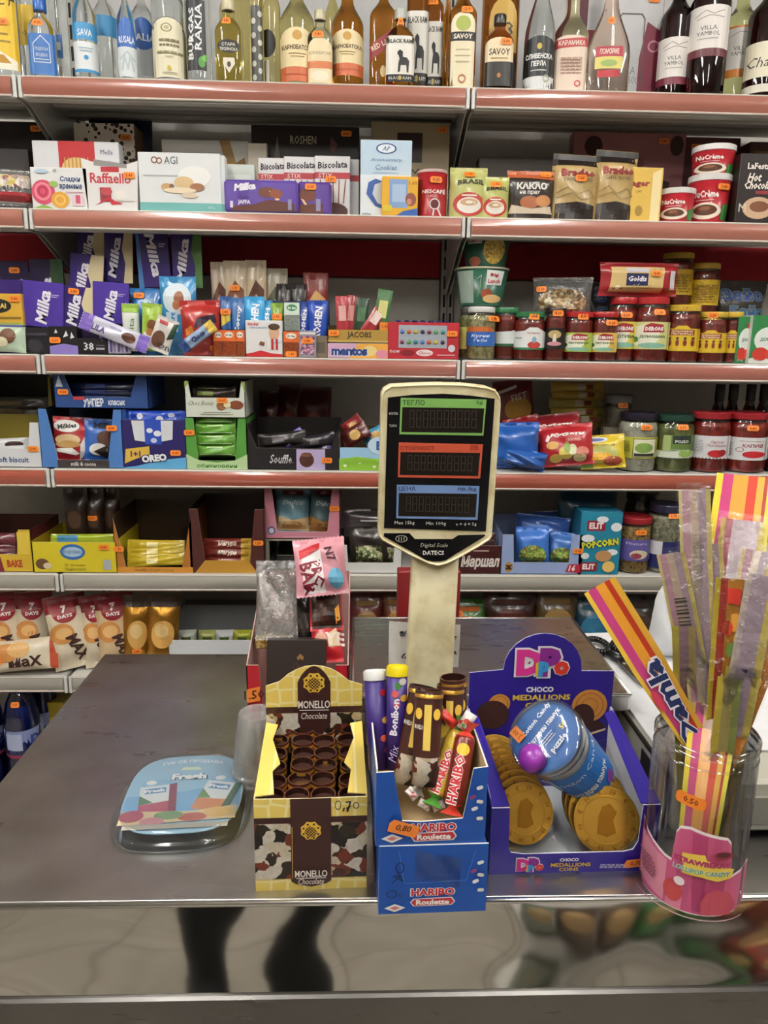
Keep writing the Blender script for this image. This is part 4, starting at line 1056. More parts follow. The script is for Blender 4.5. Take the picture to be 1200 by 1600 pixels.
z = [('t', '#f2f5f8:x', 'Cotton Candy', .58, .78, .1, {'rot': 4, 'b': .03, 'w': .62}), ('t', '#f2f5f8:x', 'Захарен памук', .58, .6, .11, {'rot': 4, 'b': .03, 'w': .68})]
z += lines('#cfdbe8:x', .4, .62, .4, .5, 3, 2)+[('t', '#ead44a:x', '50', .78, .4, .09, {'b': .02, 'rot': 8}), ('t', '#e8eef4:x', 'puzzle', .56, .26, .12, {'rot': 4, 'b': .03})]
mb = MB(); draw(mb, S, .084, .084, z); mb.build('lid_print', lid)
mb = MB(); draw(mb, S, .084, .084, [('p', '#f08a32:x', [(.17, .72), (.32, .72), (.33, .95), (.18, .95)]), ('t', '#7a2410:x', '2.00', .25, .84, .07, {'rot': 90})], off=.003); mb.build('price_sticker', t)
mb = MB()
mb.lathe([(.0175, L-.003), (.0168, L+.004), (.0135, L+.0105), (.008, L+.0145), (.0005, L+.016)], '#8a2f98:s', 24, cx=-.029, cy=-.008); mb.build('purple_dome', t)
mb = MB(); mb.lathe([(.0455, L-.0025), (.0445, L+.0025), (.040, L+.006), (.03, L+.0085), (.0005, L+.01)], 'dome', 32, cap0=False, cap1=False); mb.build('clear_dome', t)
# ------------------------------------------------------------------ plastic jar with sour belt sticks
jf = onZ(1108, 1433, CZ); JR_ = .0555; jc = Vector((jf.x+.002, jf.y+JR_, CZ)); JH = .196
t = thing('plastic_jar', 'clear plastic jar with pink strawberry label holding long candy packs', 'jar', jc, face_eye(jc.x, jc.y))
prof = [(JR_*.985, JR_*.985, 0), (JR_, JR_, .002), (JR_, JR_, JH-.03), (JR_*.975, JR_*.975, JH-.02), (JR_*.95, JR_*.95, JH-.015), (JR_*.96, JR_*.96, JH)]
mb = MB(); mb.loft(prof, 'plastic', 48, cap1=False); mb.build('jar_wall', t)
mb = MB()
for zz_ in (JH-.003, JH-.0095, JH-.022): mb.lathe([(JR_*.965, zz_-.002), (JR_*.985, zz_-.0012), (JR_*1.0, zz_), (JR_*.985, zz_+.0012), (JR_*.965, zz_+.002)], 'plastic', 48, cap0=False, cap1=False)
mb.build('thread_rings', t)
LH = .106; S = round_S(prof, .0005, .0005+LH, wf=.995)
PKc, WHc = '#c2567f', '#f0e3e6:x'
def tab(e):
    k = [(0, 0), (1, 0), (1, .5+e), (.86, .46+e), (.84, .7), (.825, .85), (.79, .91+e), (.46, .985+e), (.37, .96+e), (.335, .88), (.32, .55+e), (.25, .56+e), (.13, .62+e), (.0, .7+e)]
    return k
z = [('p', WHc, [(0, 0), (1, 0)]+[(u+(0), v+.02) for u, v in tab(0)[2:]]), ('p', PKc, [(0, .02), (1, .02)]+[(u, v-.012) for u, v in tab(0)[2:]]),
     ('p', '#d98aa0:x', [(.02, .1), (.28, .04), (.28, .52), (.14, .57), (.02, .62)]), ('p', '#ab3f6c:x', [(.48, .95), (.62, .93), (.66, .05), (.55, .05)]), ('p', '#d77e9c:x', [(.30, .03), (.45, .02), (.45, .3), (.3, .3)]), ('e', '#c34a4d:x', .36, .22, .09, .13)]
z += lines('#8c4a5c:x', .05, .2, .22, .5, 6, 8)
z += [('p', '#e6c94e:x', [(.42, .73), (.42, .66), (.44, .6), (.43, .5), (.6, .5), (.72, .47), (.82, .5), (.84, .6), (.62, .7), (.6, .76)]), ('t', '#a83263:x', 'STRAWBERRY', .585, .655, .062, {'w': .46, 'b': .06, 'res': 2}), ('t', '#e9efe2:x', 'LOLLIPOP CANDY', .585, .555, .06, {'w': .46, 'b': .07, 'res': 2}), ('t', '#4f9a8c:x', 'LOLLIPOP CANDY', .585, .555, .055, {'w': .45, 'b': .025, 'res': 2}),
      ('e', '#8e2a3c:x', .74, .77, .07, .05), ('e', '#5a1c26:x', .74, .78, .05, .03), ('e', '#eadfe2:x', .42, .4, .045, .05), ('p', '#b8475a:x', [(.62, .08), (.6, .2), (.64, .33), (.73, .38), (.82, .34), (.87, .2), (.84, .08)]), ('r', '#e7c3cd:x', 0, 0, 1, .02)]
mb = MB(); draw(mb, S, 2*JR_, LH, z, 16, 1, off=.0007); mb.build('printed_label', t)
S2 = round_S(prof, 0, JH, wf=.97)
sticker(t, S2, 2*JR_, JH, .43, .7, '0.50', size=.031, ang=-7, nu=12, ar=.46, off=.001)

STR = [('#d9b23c', 0, .13), ('#b83a78', .13, .38), ('#e0982f', .38, .66), ('#b3361f', .66, .82), ('#dba63a', .82, 1)]
STR2 = [('#eedc8c', 0, .1), ('#d7a3b2', .1, .34), ('#e6cbb4', .34, .6), ('#cdb0bd', .6, .85), ('#ecd682', .85, 1)]
def belt(lab, b, tp_, wpx, Y0, Y1, stripes, fin, seed, bendx=0, art=(), film=True, facing=0):
    """long flat candy belt in a clear sleeve, curved a little"""
    p0 = onY(b[0], b[1], Y0); p1 = onY(tp_[0], tp_[1], Y1); w = wpx*pxm(p1)
    # the belt runs through the jar's mouth down to where it meets the wall or the floor of the jar
    zr = CZ+JH; s_ = (zr-p1.z)/(p0.z-p1.z) if abs(p0.z-p1.z) > 1e-6 else 1; mth = p1+(p0-p1)*s_; lim = max(.012, JR_-w*.31-.006)
    q = Vector((mth.x-jc.x, mth.y-jc.y, 0)); mth = Vector((jc.x, jc.y, zr))+(q if q.length <= lim else q.normalized()*lim)
    dv = mth-p1; best = mth
    for k in range(1, 200):
        c_ = mth+dv.normalized()*(.001*k); rr_ = math.hypot(c_.x-jc.x, c_.y-jc.y)
        if c_.z < CZ+.006 or rr_ > lim+.004: break
        best = c_
    if p1.z > zr+.09: p0 = best
    else:
        q = Vector((p0.x-jc.x, p0.y-jc.y, 0)); q = q if q.length <= lim else q.normalized()*lim
        p0 = Vector((jc.x+q.x, jc.y+q.y, CZ+.006)); q = Vector((p1.x-jc.x, p1.y-jc.y, 0)); q = q if q.length <= lim else q.normalized()*lim
        p1 = Vector((jc.x+q.x, jc.y+q.y, p1.z))
    L = (p1-p0).length
    r = random.Random(seed); e = aim(p0, p1)
    t = thing('candy_belt', lab, 'candy stick', p0, e)
    c1, c2 = r.uniform(-.006, .006), r.uniform(-.003, .003)
    def fn(u, v, off=0):
        taper = .62+.38*min(1, v*1.6)
        x = (u-.5)*w*taper+bendx*math.sin(PI*v); y = c1*math.sin(PI*v)+c2*math.sin(2*PI*v)+.004*math.cos((u-.5)*3)*1.2-.0025*math.cos(PI*(2*u-1)/2)-off
        return (x, y, L*v)
    mb = MB()
    for (c_, a, b_) in stripes:
        mb.grid(lambda u, v: fn(a+(b_-a)*u, v), 2, 16, c_+fin); mb.grid(lambda u, v: fn(a+(b_-a)*u, v, -.0018), 2, 16, c_+fin, flip=True)
    mb.build('belt', t)
    if film:
        mb = MB(); mb.grid(lambda u, v: fn(-.06+1.12*u, v*1.02, .0022+.0015*math.sin(6*u)), 6, 16, 'film'); mb.build('clear_sleeve', t)
    if art:
        mb = MB(); draw(mb, lambda u, v, off=0: fn(u, v, off), w, L, art, 4, 16, off=.0026); mb.build('printed_band', t)
    return t
RB = [('p', '#3a2c55:x', [(.1, .55), (.9, .55), (.9, .3), (.1, .3)])]
NAVY = '#1d2a58:x'
# diagonal belt on the left, lettering running down
pl = [('p', '#d98aa6:x', [(.2, .62), (.8, .62), (.8, .12), (.2, .12)]), ('t', '#f3eef0:x', 'Damla', .62, .37, .5, {'rot': 90, 'b': .09, 'w': .0}), ]
L_ = 1
t = belt('striped pink and orange candy belt leaning far out over the white sheet', (1098, 1185), (937, 915), 54, .775, .81, STR, ':p', 1, film=False,
     art=[('t', '#efe9ee:x', 'Damla', .5, .44, .66, {'rot': 88, 'b': .1, 'w': 2.95}), ('t', NAVY, 'Damla', .5, .44, .6, {'rot': 88, 'b': .04, 'w': 2.8}), ('e', '#c23a55:x', .17, .47, .13, .05)])
t = belt('pale wrapped candy belt with barcode, curling at its tip beside the white bag', (1108, 1330), (1048, 865), 42, .775, .83, STR2, ':p', 2, bendx=.006,
     art=[('r', '#2b2420:x', .3, .74+.012*k, .72, .74+.012*k+.004+.003*(k % 3 == 0)) for k in range(11)])
t = belt('pale pink wrapped candy belt standing tall behind the barcoded one', (1118, 1335), (1085, 765), 46, .79, .85, STR2, ':p', 3, bendx=-.004)
t = belt('second pale wrapped candy belt with seam print in the jar', (1128, 1335), (1106, 850), 42, .78, .83, STR2, ':p', 4, bendx=.004)
t = belt('bright striped candy belt with magenta and red bands, tallest at the back', (1128, 1330), (1165, 742), 82, .82, .90, [('#dfc72e', 0, .12), ('#b8336f', .12, .3), ('#e29a35', .3, .56), ('#c43a22', .56, .72), ('#dba63a', .72, .84), ('#a5301d', .84, .9), ('#e0cf3a', .9, 1)], ':p', 5, film=False)
t = belt('wrapped belt with pale window and red side print', (1135, 1335), (1160, 812), 60, .80, .865, [('#d9b93a', 0, .12), ('#b4304a', .12, .28), ('#dcc0cc', .28, .9), ('#dcc24a', .9, 1)], ':p', 6)
t = belt('orange candy belt printed with peaches', (1140, 1335), (1148, 905), 54, .76, .80, [('#dfc22e', 0, .14), ('#c2321f', .14, .34), ('#e39a30', .34, .9), ('#dcb63a', .9, 1)], ':p', 7,
     art=[('e', '#e6a33c:x', .6, .86, .25, .03), ('e', '#d9481f:x', .4, .84, .15, .025), ('e', '#f0c56a:x', .75, .81, .16, .02), ('e', '#5d7a2c:x', .55, .77, .14, .025), ('r', '#c2321f:x', .3, .92, .7, .97), ('r', '#e8d9c0:x', .35, .62, .8, .625), ('r', '#e8d9c0:x', .35, .6, .8, .605)])
t = belt('pale lilac wrapped belt with yellow edge crossing over the peach belts', (1118, 1340), (1192, 900), 46, .745, .775, [('#e2cfc6', 0, .2), ('#cdb6c6', .2, .75), ('#e6d06a', .75, 1)], ':p', 8)
t = belt('red and orange peach belt leaning away from the purple coin box', (1150, 1335), (1205, 985), 48, .755, .78, [('#d9a23a', 0, .15), ('#b8391f', .15, .55), ('#de8a2c', .55, 1)], ':p', 9, art=[('e', '#e9c06a:x', .55, .8, .25, .04), ('e', '#5d7a2c:x', .5, .7, .14, .03)])
t = belt('narrow dark blue belt with yellow edge at the jar rim', (1150, 1300), (1225, 1030), 40, .76, .79, [('#e0cf3a', 0, .25), ('#3a2c66', .25, .75), ('#e0d8e8', .75, 1)], ':p', 10)
t = belt('pale green backed belt inside the jar', (1085, 1345), (1120, 960), 40, .80, .83, [('#9fb06a', 0, .3), ('#c9c29a', .3, .8), ('#d8c25a', .8, 1)], ':p', 11)

# ------------------------------------------------------------------ change tray with advertising print
p = onZ(284, 1246, CZ); t = thing('change_tray', 'clear plastic coin tray with light blue juice advert under its dome', 'coin tray', (p.x+.008, p.y-.012, CZ), .06)
TW, TD = .178, .205
SPECIAL['cup'] = lambda: clear('cup_plastic', '#f6f6f4', rough=.1, base=.04, edge=.6, milky=.16)
SPECIAL['hazy'] = lambda: clear('hazy_plastic', '#f3f5f4', rough=.1, base=.05, edge=.7, milky=.035)
def ring(sc, z, sk=0): return (TW/2*sc, TD/2*sc, z)
mb = MB(); mb.loft([(TW/2, TD/2, 0.0003), (TW/2, TD/2, .004), (TW/2*.97, TD/2*.97, .008), (TW/2*.94, TD/2*.94, .006), (TW/2*.91, TD/2*.91, .009), (TW/2*.885, TD/2*.885, .0185), (TW/2*.87, TD/2*.87, .0205)], 'hazy', 48, p=3.2, cap1=True); mb.build('clear_dome', t)
mb = MB(); mb.loft([(TW/2*.865, TD/2*.865, .0155), (TW/2*.865, TD/2*.865, .017)], '#9cc4e0:s', 48, p=3.2); ad = mb.build('advert_sheet', t)
IW, ID = TW*.865, TD*.865; S = lambda u, v, off=0: ((u-.5)*IW, (v-.5)*ID, .017+off)
def cart(cx, cy, ang, c1, c2, c3):
    a = math.radians(ang); Q = lambda x, y: (cx+(x*math.cos(a)-y*math.sin(a))/IW, cy+(x*math.sin(a)+y*math.cos(a))/ID); k = .001
    R_ = lambda pts, col: ('p', col, [Q(x*k, y*k) for x, y in pts])
    return [R_([(-22, -38), (16, -38), (16, 28), (-22, 28)], '#dfe4ea:x'), R_([(16, -38), (26, -34), (26, 30), (16, 28)], c3), R_([(-22, 28), (16, 28), (26, 30), (8, 42), (-16, 42)], '#8fbfe0:x'), R_([(-22, -38), (16, -38), (16, -10), (-22, -14)], c1), R_([(-22, -14), (-4, -11), (-22, 8)], c2), R_([(-16, 10), (12, 10), (12, 22), (-16, 22)], '#5d93c4:x'), ('e', '#eef0f2:x', Q(-.008, .036)[0], Q(-.008, .036)[1], .045, .03), ('t', '#f4f6f8:x', 'Fresh', Q(-.003, .016)[0], Q(-.003, .016)[1], .042, {'rot': ang, 'b': .05, 'w': .17})]
z = [('p', '#7fb2de:x', [(.02, .25), (.6, .25), (.98, .3), (.98, .62), (.5, .5), (.02, .45)]), ('t', '#f0f4f8:x', 'ТУК СЕ ПРОДАВА', .5, .88, .05, {'w': .56, 'b': .02, 'arc': .04}), ('t', '#35587f:x', 'Fresh', .505, .695, .085, {'w': .33, 'b': .12, 'res': 2}), ('t', '#f4f6f8:x', 'Fresh', .5, .7, .08, {'w': .31, 'b': .06, 'res': 2}), ('p', '#d7e8d0:x', [(.4, .79), (.6, .79), (.57, .83), (.43, .83)])]
z += cart(.27, .43, 8, '#b0566f:x', '#4f7a55:x', '#86415f:x')+cart(.78, .45, -14, '#cf8f6c:x', '#6f9a6a:x', '#3f6a5f:x')
z += [('p', '#d8c6a0:x', [(.03, .1), (.97, .14), (.97, .3), (.6, .24), (.03, .26)]), ('e', '#a85468:x', .12, .2, .1, .07), ('e', '#b96a5e:x', .62, .17, .12, .05), ('e', '#7fa07a:x', .42, .2, .12, .05), ('e', '#d9b678:x', .82, .22, .12, .06), ('e', '#c58a94:x', .3, .13, .1, .05), ('r', '#b7b2a8:x', .08, .045, .92, .1)]
mb = MB(); draw(mb, S, IW, ID, z, off=.0003, step=.00005); mb.build('printed_advert', ad)

# ------------------------------------------------------------------ stack of clear cups behind the honeycomb box
p = onY(403, 1180, .952)
for k in range(3):
    t = thing('plastic_cup', 'clear plastic cup nested in a short upside down stack behind the honeycomb box', 'cup', (p.x, .952, CZ+.0005+.011*k), group='nested clear cups')
    mb = MB(); mb.lathe([(.036, 0), (.0375, .001), (.0375, .004), (.0355, .006), (.026, .085), (.0245, .088), (.0005, .088)], 'cup', 32, cap0=False); mb.build('cup_wall', t)

# ------------------------------------------------------------------ red tray of protein bars
Yp = 1.0; z0 = CZ
a = onY(389, 1036, Yp); b = onY(538, 1022, Yp)
w = .146; xc = onY(465, 1060, Yp).x
t = tray('bar_tray', 'red cardboard tray of wrapped bars standing behind the honeycomb box', 'display box', 0, 0, 0, Yp, CZ, .21, '#b3202c', .52, .12, .16, inner='#c9a7a0', hb=.235, w=w, H=a.z-CZ-.004, x=xc, side='#c65a68')
mb = MB(); S = flat_S(w, a.z-CZ, -.105)
draw(mb, S, w, a.z-CZ, [('p', '#ee8736:x', [(.0, .62), (.13, .64), (.13, .78), (.0, .75)]), ('t', '#3a1608:x', '1.50', .07, .7, .085, {'s': .1, 'rot': 5, 'b': .01})], off=.002); mb.build('price_sticker', t)
# dark box front, clear bag, biscuit pack, dark pack, stacked red packs, pink torn pack
c1 = onY(462, 1060, 1.02); 
t = thing('chocolate_slab_box', 'matt dark brown box tilted in the red tray', 'chocolate', onY(463, 1072, 1.01), (-.25, .02, .05))
mb = MB(); mb.box(-.043, .043, 0, .03, 0, .067, '#2b211e', .001); mb.build('carton', t)
mb = MB(); draw(mb, flat_S(.086, .067, 0), .086, .067, [('t', '#6d4238:x', 'Crownes', .62, .42, .16, {'w': .36, 's': .2}), ('p', '#8a6a3a:x', [(.5, .62), (.52, .55), (.56, .6), (.6, .55), (.62, .63), (.56, .7)])]); mb.build('printed_front', t)
tb = pack('film_bag', 'crumpled clear film bag bulging out of the red tray', 'bag', (432, 1000), (433, 876), 66, 1.045, .045, '', [], Y1=1.10, fin='film2', seed=5, wr=.014, nu=20, nv=22, teeth=False)
t = thing('biscuit_pack', 'golden wafer biscuits under the crumpled clear film', 'biscuits', onY(430, 1014, 1.06), (-.1, 0, .05))
for k in range(3):
    mb = MB(); mb.box(-.03, .03, .012*k, .012*k+.009, 0, .017, 'photo|#a8803c,#d9b568,#e6cf94|150', .002); mb.build('wafer', t)
pack('dark_bar', 'black wrapped bar between the clear bag and the red packs', 'snack bar', (474, 1010), (470, 915), 32, 1.06, .02, '#1d1715', [('r', '#3a2d28:x', .2, .2, .8, .5)], Y1=1.12, seed=3)
pack('snack_bar', 'red topped bar with dark chocolate picture in the red tray', 'snack bar', (511, 985), (508, 912), 52, 1.05, .022, '#c0262d', [('r', 'photo|#1e110d,#4a261a,#2c1812|60', .06, .04, .95, .78), ('p', '#e9a13a:x', [(.78, .1), (.92, .2), (.9, .5), (.76, .4)])], Y1=1.10, seed=8)
pack('snack_bar', 'red snack bar with cream picture at the bottom of the tray', 'snack bar', (512, 1035), (510, 968), 50, 1.03, .022, '#c4252f', [('p', '#e6cda0:x', [(.55, .3), (.95, .35), (.8, .75), (.5, .6)]), ('e', '#d9a08a:x', .3, .5, .2, .16), ('t', '#f0e0d8:x', 'YE', .75, .5, .3, {'b': .03})], Y1=1.07, seed=9)
pack('protein_bar', 'pink torn wrapper with large white letter panel and blue spot', 'snack bar', (505, 930), (497, 842), 82, 1.055, .03, '#dc9aa6', [('p', '#b8242c:x', [(.1, .62), (.5, .78), (.52, .92), (.1, .78)]), ('p', '#efe9ea:x', [(.14, .04), (.56, .04), (.52, .76), (.14, .62)]), ('t', '#7c1a2c:x', 'PRO', .43, .34, .22, {'rot': -82, 'b': .03}), ('t', '#7c1a2c:x', 'BAR', .24, .28, .24, {'rot': -82, 'b': .03}), ('e', '#6fb4d6:x', .78, .25, .15, .17), ('t', '#4a2030:x', 'N7', .7, .66, .17, {'rot': -75, 'b': .02})], Y1=1.10, seed=12, wr=.008)

# ------------------------------------------------------------------ grey cash drawer, white cloth, scissors
q = [onZ(u, v, 1.0) for u, v in ((975, 1105), (1062, 1215))]
EZ = .9925
t = thing('receipt_printer', 'grey office machine with dark side label standing beside the scale', 'printer', (.46, 1.06, CZ), 0)
mb = MB(); mb.box(-.058, .33, -.235, .19, .006, .082, '#b9b7aa:s', .006); mb.build('housing', t)
mb = MB(); mb.box(-.0595, -.0575, -.17, -.12, .022, .06, '#33312f:s'); mb.build('side_label', t)
mb = MB(); mb.box(-.0605, -.056, -.225, .17, .071, .077, '#2a2927:s'); mb.build('side_groove', t)
mb = MB(); mb.box(-.02, .1, -.238, -.234, .02, .06, '#86847b:s', .001); mb.build('front_flap', t)
for x in (-.04, .3):
    for y in (-.21, .17): 
        mb = MB(); mb.lathe([(.01, 0), (.01, .007)], '#2a2927:s', 12, cx=x, cy=y); mb.build('foot', t)
t = thing('white_sheet', 'white sheet spread over the grey machine under the scissors', 'paper', (.606, 1.09, EZ))
mb = MB(); mb.grid(lambda u, v: (-.2+.4*u, -.2+.42*v, .0005+.0025*math.sin(5*u+3*v)**2), 10, 10, '#dfe0e3:m'); mb.grid(lambda u, v: (-.2+.4*u, -.2+.42*v, -.0015+.0025*math.sin(5*u+3*v)**2), 10, 10, '#dfe0e3:m', flip=True); mb.build('sheet', t)
SZ = EZ+.006
piv = onZ(975, 1040, SZ); tip = onZ(1010, 1082, SZ)
h1 = onZ(945, 1008, SZ); h2 = onZ(968, 1014, SZ)
t = thing('scissors', 'scissors with black plastic handles lying on the white sheet', 'scissors', (piv.x, piv.y, SZ))
d = (tip-piv); d.z = 0; d.normalize(); n = Vector((-d.y, d.x, 0))
def V(a, b, z): q = d*a+n*b; return (q.x, q.y, z)
for s, z in ((1, 0), (-1, .0025)):
    mb = MB(); pts = [V(-.025, s*.006, 0), V(.0, s*.008, 0), V(.05, s*.004, 0), V(.085, -s*.001, 0), V(.05, -s*.003, 0), V(0, -s*.005, 0), V(-.025, -s*.002, 0)]
    pp = [(p_[0], p_[1]) for p_ in pts]; mb.prism(pp, z, z+.002, 'steel', axes='xy'); mb.build('blade', t)
    mb = MB(); c0 = -.062-(.012 if s > 0 else 0); lp = [V(c0+.026*math.cos(k*PI/12)*(1.15 if s > 0 else 1), -s*.022+.018*math.sin(k*PI/12), .005+z) for k in range(25)]
    mb.tube(lp, .0058, '#161616:s', 8); mb.tube([V(-.015, -s*.002, .004+z), V(-.04, -s*.012, .005+z)], .006, '#161616:s', 8); mb.build('handle', t)
mb = MB(); mb.cyl((0, 0, 0), (0, 0, .006), .0035, 'chrome', n=12); mb.build('pivot', t)
t = bag('shopping_bag', 'white crumpled plastic bag with blue writing behind the candy belts', 'bag', 0, 0, 0, 0, 0, .05, '#d9dbdd', [('t', '#4b5570:x', 'ФИ', .35, .86, .05, {'rot': -20}), ('l', '#4b5570:x', [(.3, .8), (.42, .78), (.36, .75), (.45, .74)], .006)], size=(.09, .16), loc=onY(1042, 1035, 1.2), rot=(.05, .08, 0), seed=4, wr=.012, teeth=False, topneck=.6)
# red carton standing behind the scale post on the seller's side
p = onY(669, 965, 1.36); a, b = onY(621, 930, 1.36), onY(719, 930, 1.36); tp_ = onY(669, 893, 1.36)
t = thing('red_carton', 'dark red carton hidden behind the scale post', 'box', (p.x, 1.375, CZ))
mb = MB(); mb.box(a.x-p.x, b.x-p.x, -.015, .015, 0, tp_.z-CZ, '#7c1a1c', .002); mb.build('carton', t)

belt('short yellow belt standing at the front inside the jar', (1112, 1350), (1140, 1060), 34, .735, .765, [('#d9c23a', 0, .3), ('#b9a860', .3, .7), ('#8f9a4a', .7, 1)], ':p', 21)
belt('yellow and dusty pink belt inside the jar, beside the coin box', (1072, 1340), (1068, 980), 34, .77, .80, [('#d9c84a', 0, .3), ('#b08a98', .3, .7), ('#c9b06a', .7, 1)], ':p', 22)
belt('short magenta and orange belt end low inside the jar', (1165, 1340), (1160, 1080), 36, .75, .79, [('#b83a78', 0, .35), ('#e0982f', .35, .7), ('#b3361f', .7, 1)], ':p', 23)
belt('translucent belt with striped edges beside the peach belts', (1150, 1330), (1185, 860), 44, .79, .83, STR2, ':p', 24)
# ------------------------------------------------------------------ top shelf: bottles
z = ZS['A']; Y0 = D+.012
def arch(c, u0, u1, v0, v1, vs):   # label with a rounded top
    return ('p', c, [(u0, v0), (u1, v0), (u1, vs)]+[((u0+u1)/2+(u1-u0)/2*math.cos(PI*k/8), vs+(v1-vs)*math.sin(PI*k/8)) for k in range(1, 8)]+[(u0, vs)])
def B(lab, u0, u1, d, gl, cap, art, h, labz, **k):
    return bottle(k.pop('name', 'spirits_bottle'), lab, u0, u1, 60, Y0+d, z, gl, cap, art, labz, h=h, **k)
CRE = '#efe3c2'; FL = dict(kind='flask', p=3.2, flat=.55, neckr=.36, body=.62, shoulder=.14, capf=.14)
B('flat clear spirits flask with large yellow label', -22, 33, 0, 'g_clear', '#d8c23a', [('r', '#e8c024', 0, 0, 1, 1), ('p', '#f4ecd8:x', [(.05, .0), (.95, .0), (.95, .1), (.5, .2), (.05, .1)]), ('p', '#b8871c:x', [(.2, .07), (.8, .07), (.6, .16), (.4, .16)]), ('t', '#3a3216:x', 'OCY', .62, .75, .1, {'s': .2}), ('r', '#9a7a1c:x', .2, .3, .8, .32), ('r', '#9a7a1c:x', .25, .38, .75, .4)], .27, (.05, .72), st=[(.62, .40, '5.20')], **FL)
B('clear bottle with yellow label behind the yellow labelled flask', 36, 66, .1, 'g_clear', '#d8c23a', [('r', '#e0b92a', 0, 0, 1, 1), ('t', '#3a3216:x', 'OCY', .5, .3, .12)], .3, (.32, .6))
B('small clear vodka flask with blue cap and solid blue label', 50, 91, 0, 'g_clear', '#1f5fb4', [('r', '#2f6bb2', 0, 0, 1, 1), ('l', '#dfe6ee:x', [(.2, .3), (.2, .75), (.5, .95), (.8, .75), (.8, .3), (.2, .3)], .02), ('t', '#e6ebf2:x', 'ПЕЩЕРСКА', .5, .62, .09, {'w': .5}), ('t', '#e6ebf2:x', 'ВОДКА', .5, .47, .09, {'w': .42}), ('r', '#dfe6ee:x', .25, .36, .75, .38)], .163, (.03, .53), kind='flask', p=3.0, flat=.6, neckr=.42, body=.6, shoulder=.15, capf=.17, st=[(.42, .66, '4.30')])
B('clear glass bottle with a sliver of blue label beside the small vodka flask', 84, 112, .07, 'g_clear', '#c9ccd0', [('r', '#3f78bd', .2, .2, .6, .8), ('r', '#dfe3e6:x', .25, .4, .5, .6)], .3, (.15, .42))
VB = [('r', '#e3e8ea', 0, 0, 1, .62), ('r', '#3d93c9', 0, .66, 1, 1), ('t', '#eaf2f8:x', 'SAVA', .5, .8, .14, {'w': .6, 'b': .02}), ('e', '#3d93c9:x', .5, .3, .1, .05), ('r', '#9fb6c6:x', .2, .48, .8, .5), ('r', '#9fb6c6:x', .25, .42, .75, .44), ('r', '#3d93c9:x', 0, 0, 1, .06)]
B('clear vodka bottle with white and sky blue banded label', 117, 153, 0, 'g_clear', '#2f86c6', VB, .30, (.04, .37), neckr=.36, body=.42, shoulder=.18, capf=.2)
B('clear vodka bottle with sky blue band standing behind its twin', 148, 186, .09, 'g_clear', '#2f86c6', VB[1:2], .32, (.1, .5), body=.5, shoulder=.15)
RU = [arch('#2f62b0', 0, 1, .5, 1, .62), ('r', '#d9dfe2', .02, 0, .98, .5), ('t', '#eef2f6:x', 'RUSALA', .5, .62, .12, {'w': .8, 'b': .02}), ('l', '#b9c6cc:x', [(.2, .1), (.35, .35), (.5, .12), (.65, .38), (.8, .1)], .03), ('l', '#b9c6cc:x', [(.15, .3), (.5, .42), (.85, .28)], .03)]
B('slim clear bottle with blue half moon label', 186, 215, 0, 'g_clear', '#b8bcc0', RU, .27, (.02, .46), body=.42, shoulder=.2)
B('clear bottle with big blue round label behind the half moon one', 206, 244, .07, 'g_clear', '#b8bcc0', [('r', '#d9dfe2', .05, 0, .95, .55), ('e', '#2f62b0', .5, .72, .5, .28), ('t', '#eef2f6:x', 'ALIA', .6, .66, .12, {'b': .02})], .30, (.1, .5), body=.5, shoulder=.15)
B('large clear bottle with tall cream rounded label and round seal', 239, 288, 0, 'g_clear', '#d8d8d4', [arch('#2a2a2c:x', -.02, 1.02, -.01, 1.01, .82), arch('#e9e2c4', 0, 1, 0, 1, .82), ('o', '#8f8a5c:x', .44, .83, .17, .075, .75), ('e', '#b9b48a:x', .44, .83, .08, .035)]+lines('#77714c:x', .22, .8, .52, .68, 2, 4)+lines('#8a845f:x', .15, .9, .4, .47, 1, 5)+[('r', '#b5ae84:x', .38, .34, .62, .355), ('e', '#c9b23a:x', .48, .15, .05, .04), ('r', '#6f6a48:x', .3, .06, .7, .075)], .33, (.02, .38), body=.5, shoulder=.12, labw=.99)
B('tall clear bottle with black label of white vertical lettering', 291, 331, .01, 'g_clear', '#20242a', [('r', '#15171d', .05, 0, .78, 1), ('t', '#e8eaea:x', 'BURGAS', .22, .52, .2, {'rot': 88, 'w': 1.9, 'b': .03}), ('t', '#e8eaea:x', 'RAKIA', .5, .62, .26, {'rot': 88, 'w': 1.7, 'b': .02}), ('e', '#4f8f3f:x', .6, .12, .14, .08), ('e', '#79b45a:x', .72, .18, .1, .05)], .36, (.07, .46), body=.62, shoulder=.14)
B('small flask of pale spirit with black oval label', 338, 381, 0, 'g_straw', '#cfc6a4', [('e', '#1c1a18:x', .5, .66, .42, .14), ('t', '#e6e2d6:x', 'СТАРА', .5, .7, .07, {'w': .5, 'b': .02}), ('t', '#e6e2d6:x', 'ТРОЯНСКА', .5, .6, .07, {'w': .66, 'b': .02}), ('p', '#e6dfc8', [(.3, .42), (.7, .42), (.72, .3), (.5, .1), (.28, .3)]), ('e', '#4a463a:x', .5, .28, .07, .06)], .168, (.05, .62), kind='flask', p=3, flat=.6, neckr=.4, body=.62, shoulder=.16, capf=.12, st=[(.42, .73, '4.80')])
B('large bottle of pale straw spirit standing behind the small oval labelled flask', 343, 398, .07, 'g_straw', '#2a2622', [], .36, (.1, .4), body=.5, shoulder=.14, kind='flask', neckr=.28, p=2)
B('straw spirit bottle with silver ornament label', 392, 414, .03, 'g_straw', '#2a2622', [('r', '#4a4a44', .1, 0, .9, 1)]+[('e', '#c9c9c0:x', .3+.4*(k % 2), .08+.09*k, .14, .04) for k in range(10)], .33, (.02, .5), body=.55)
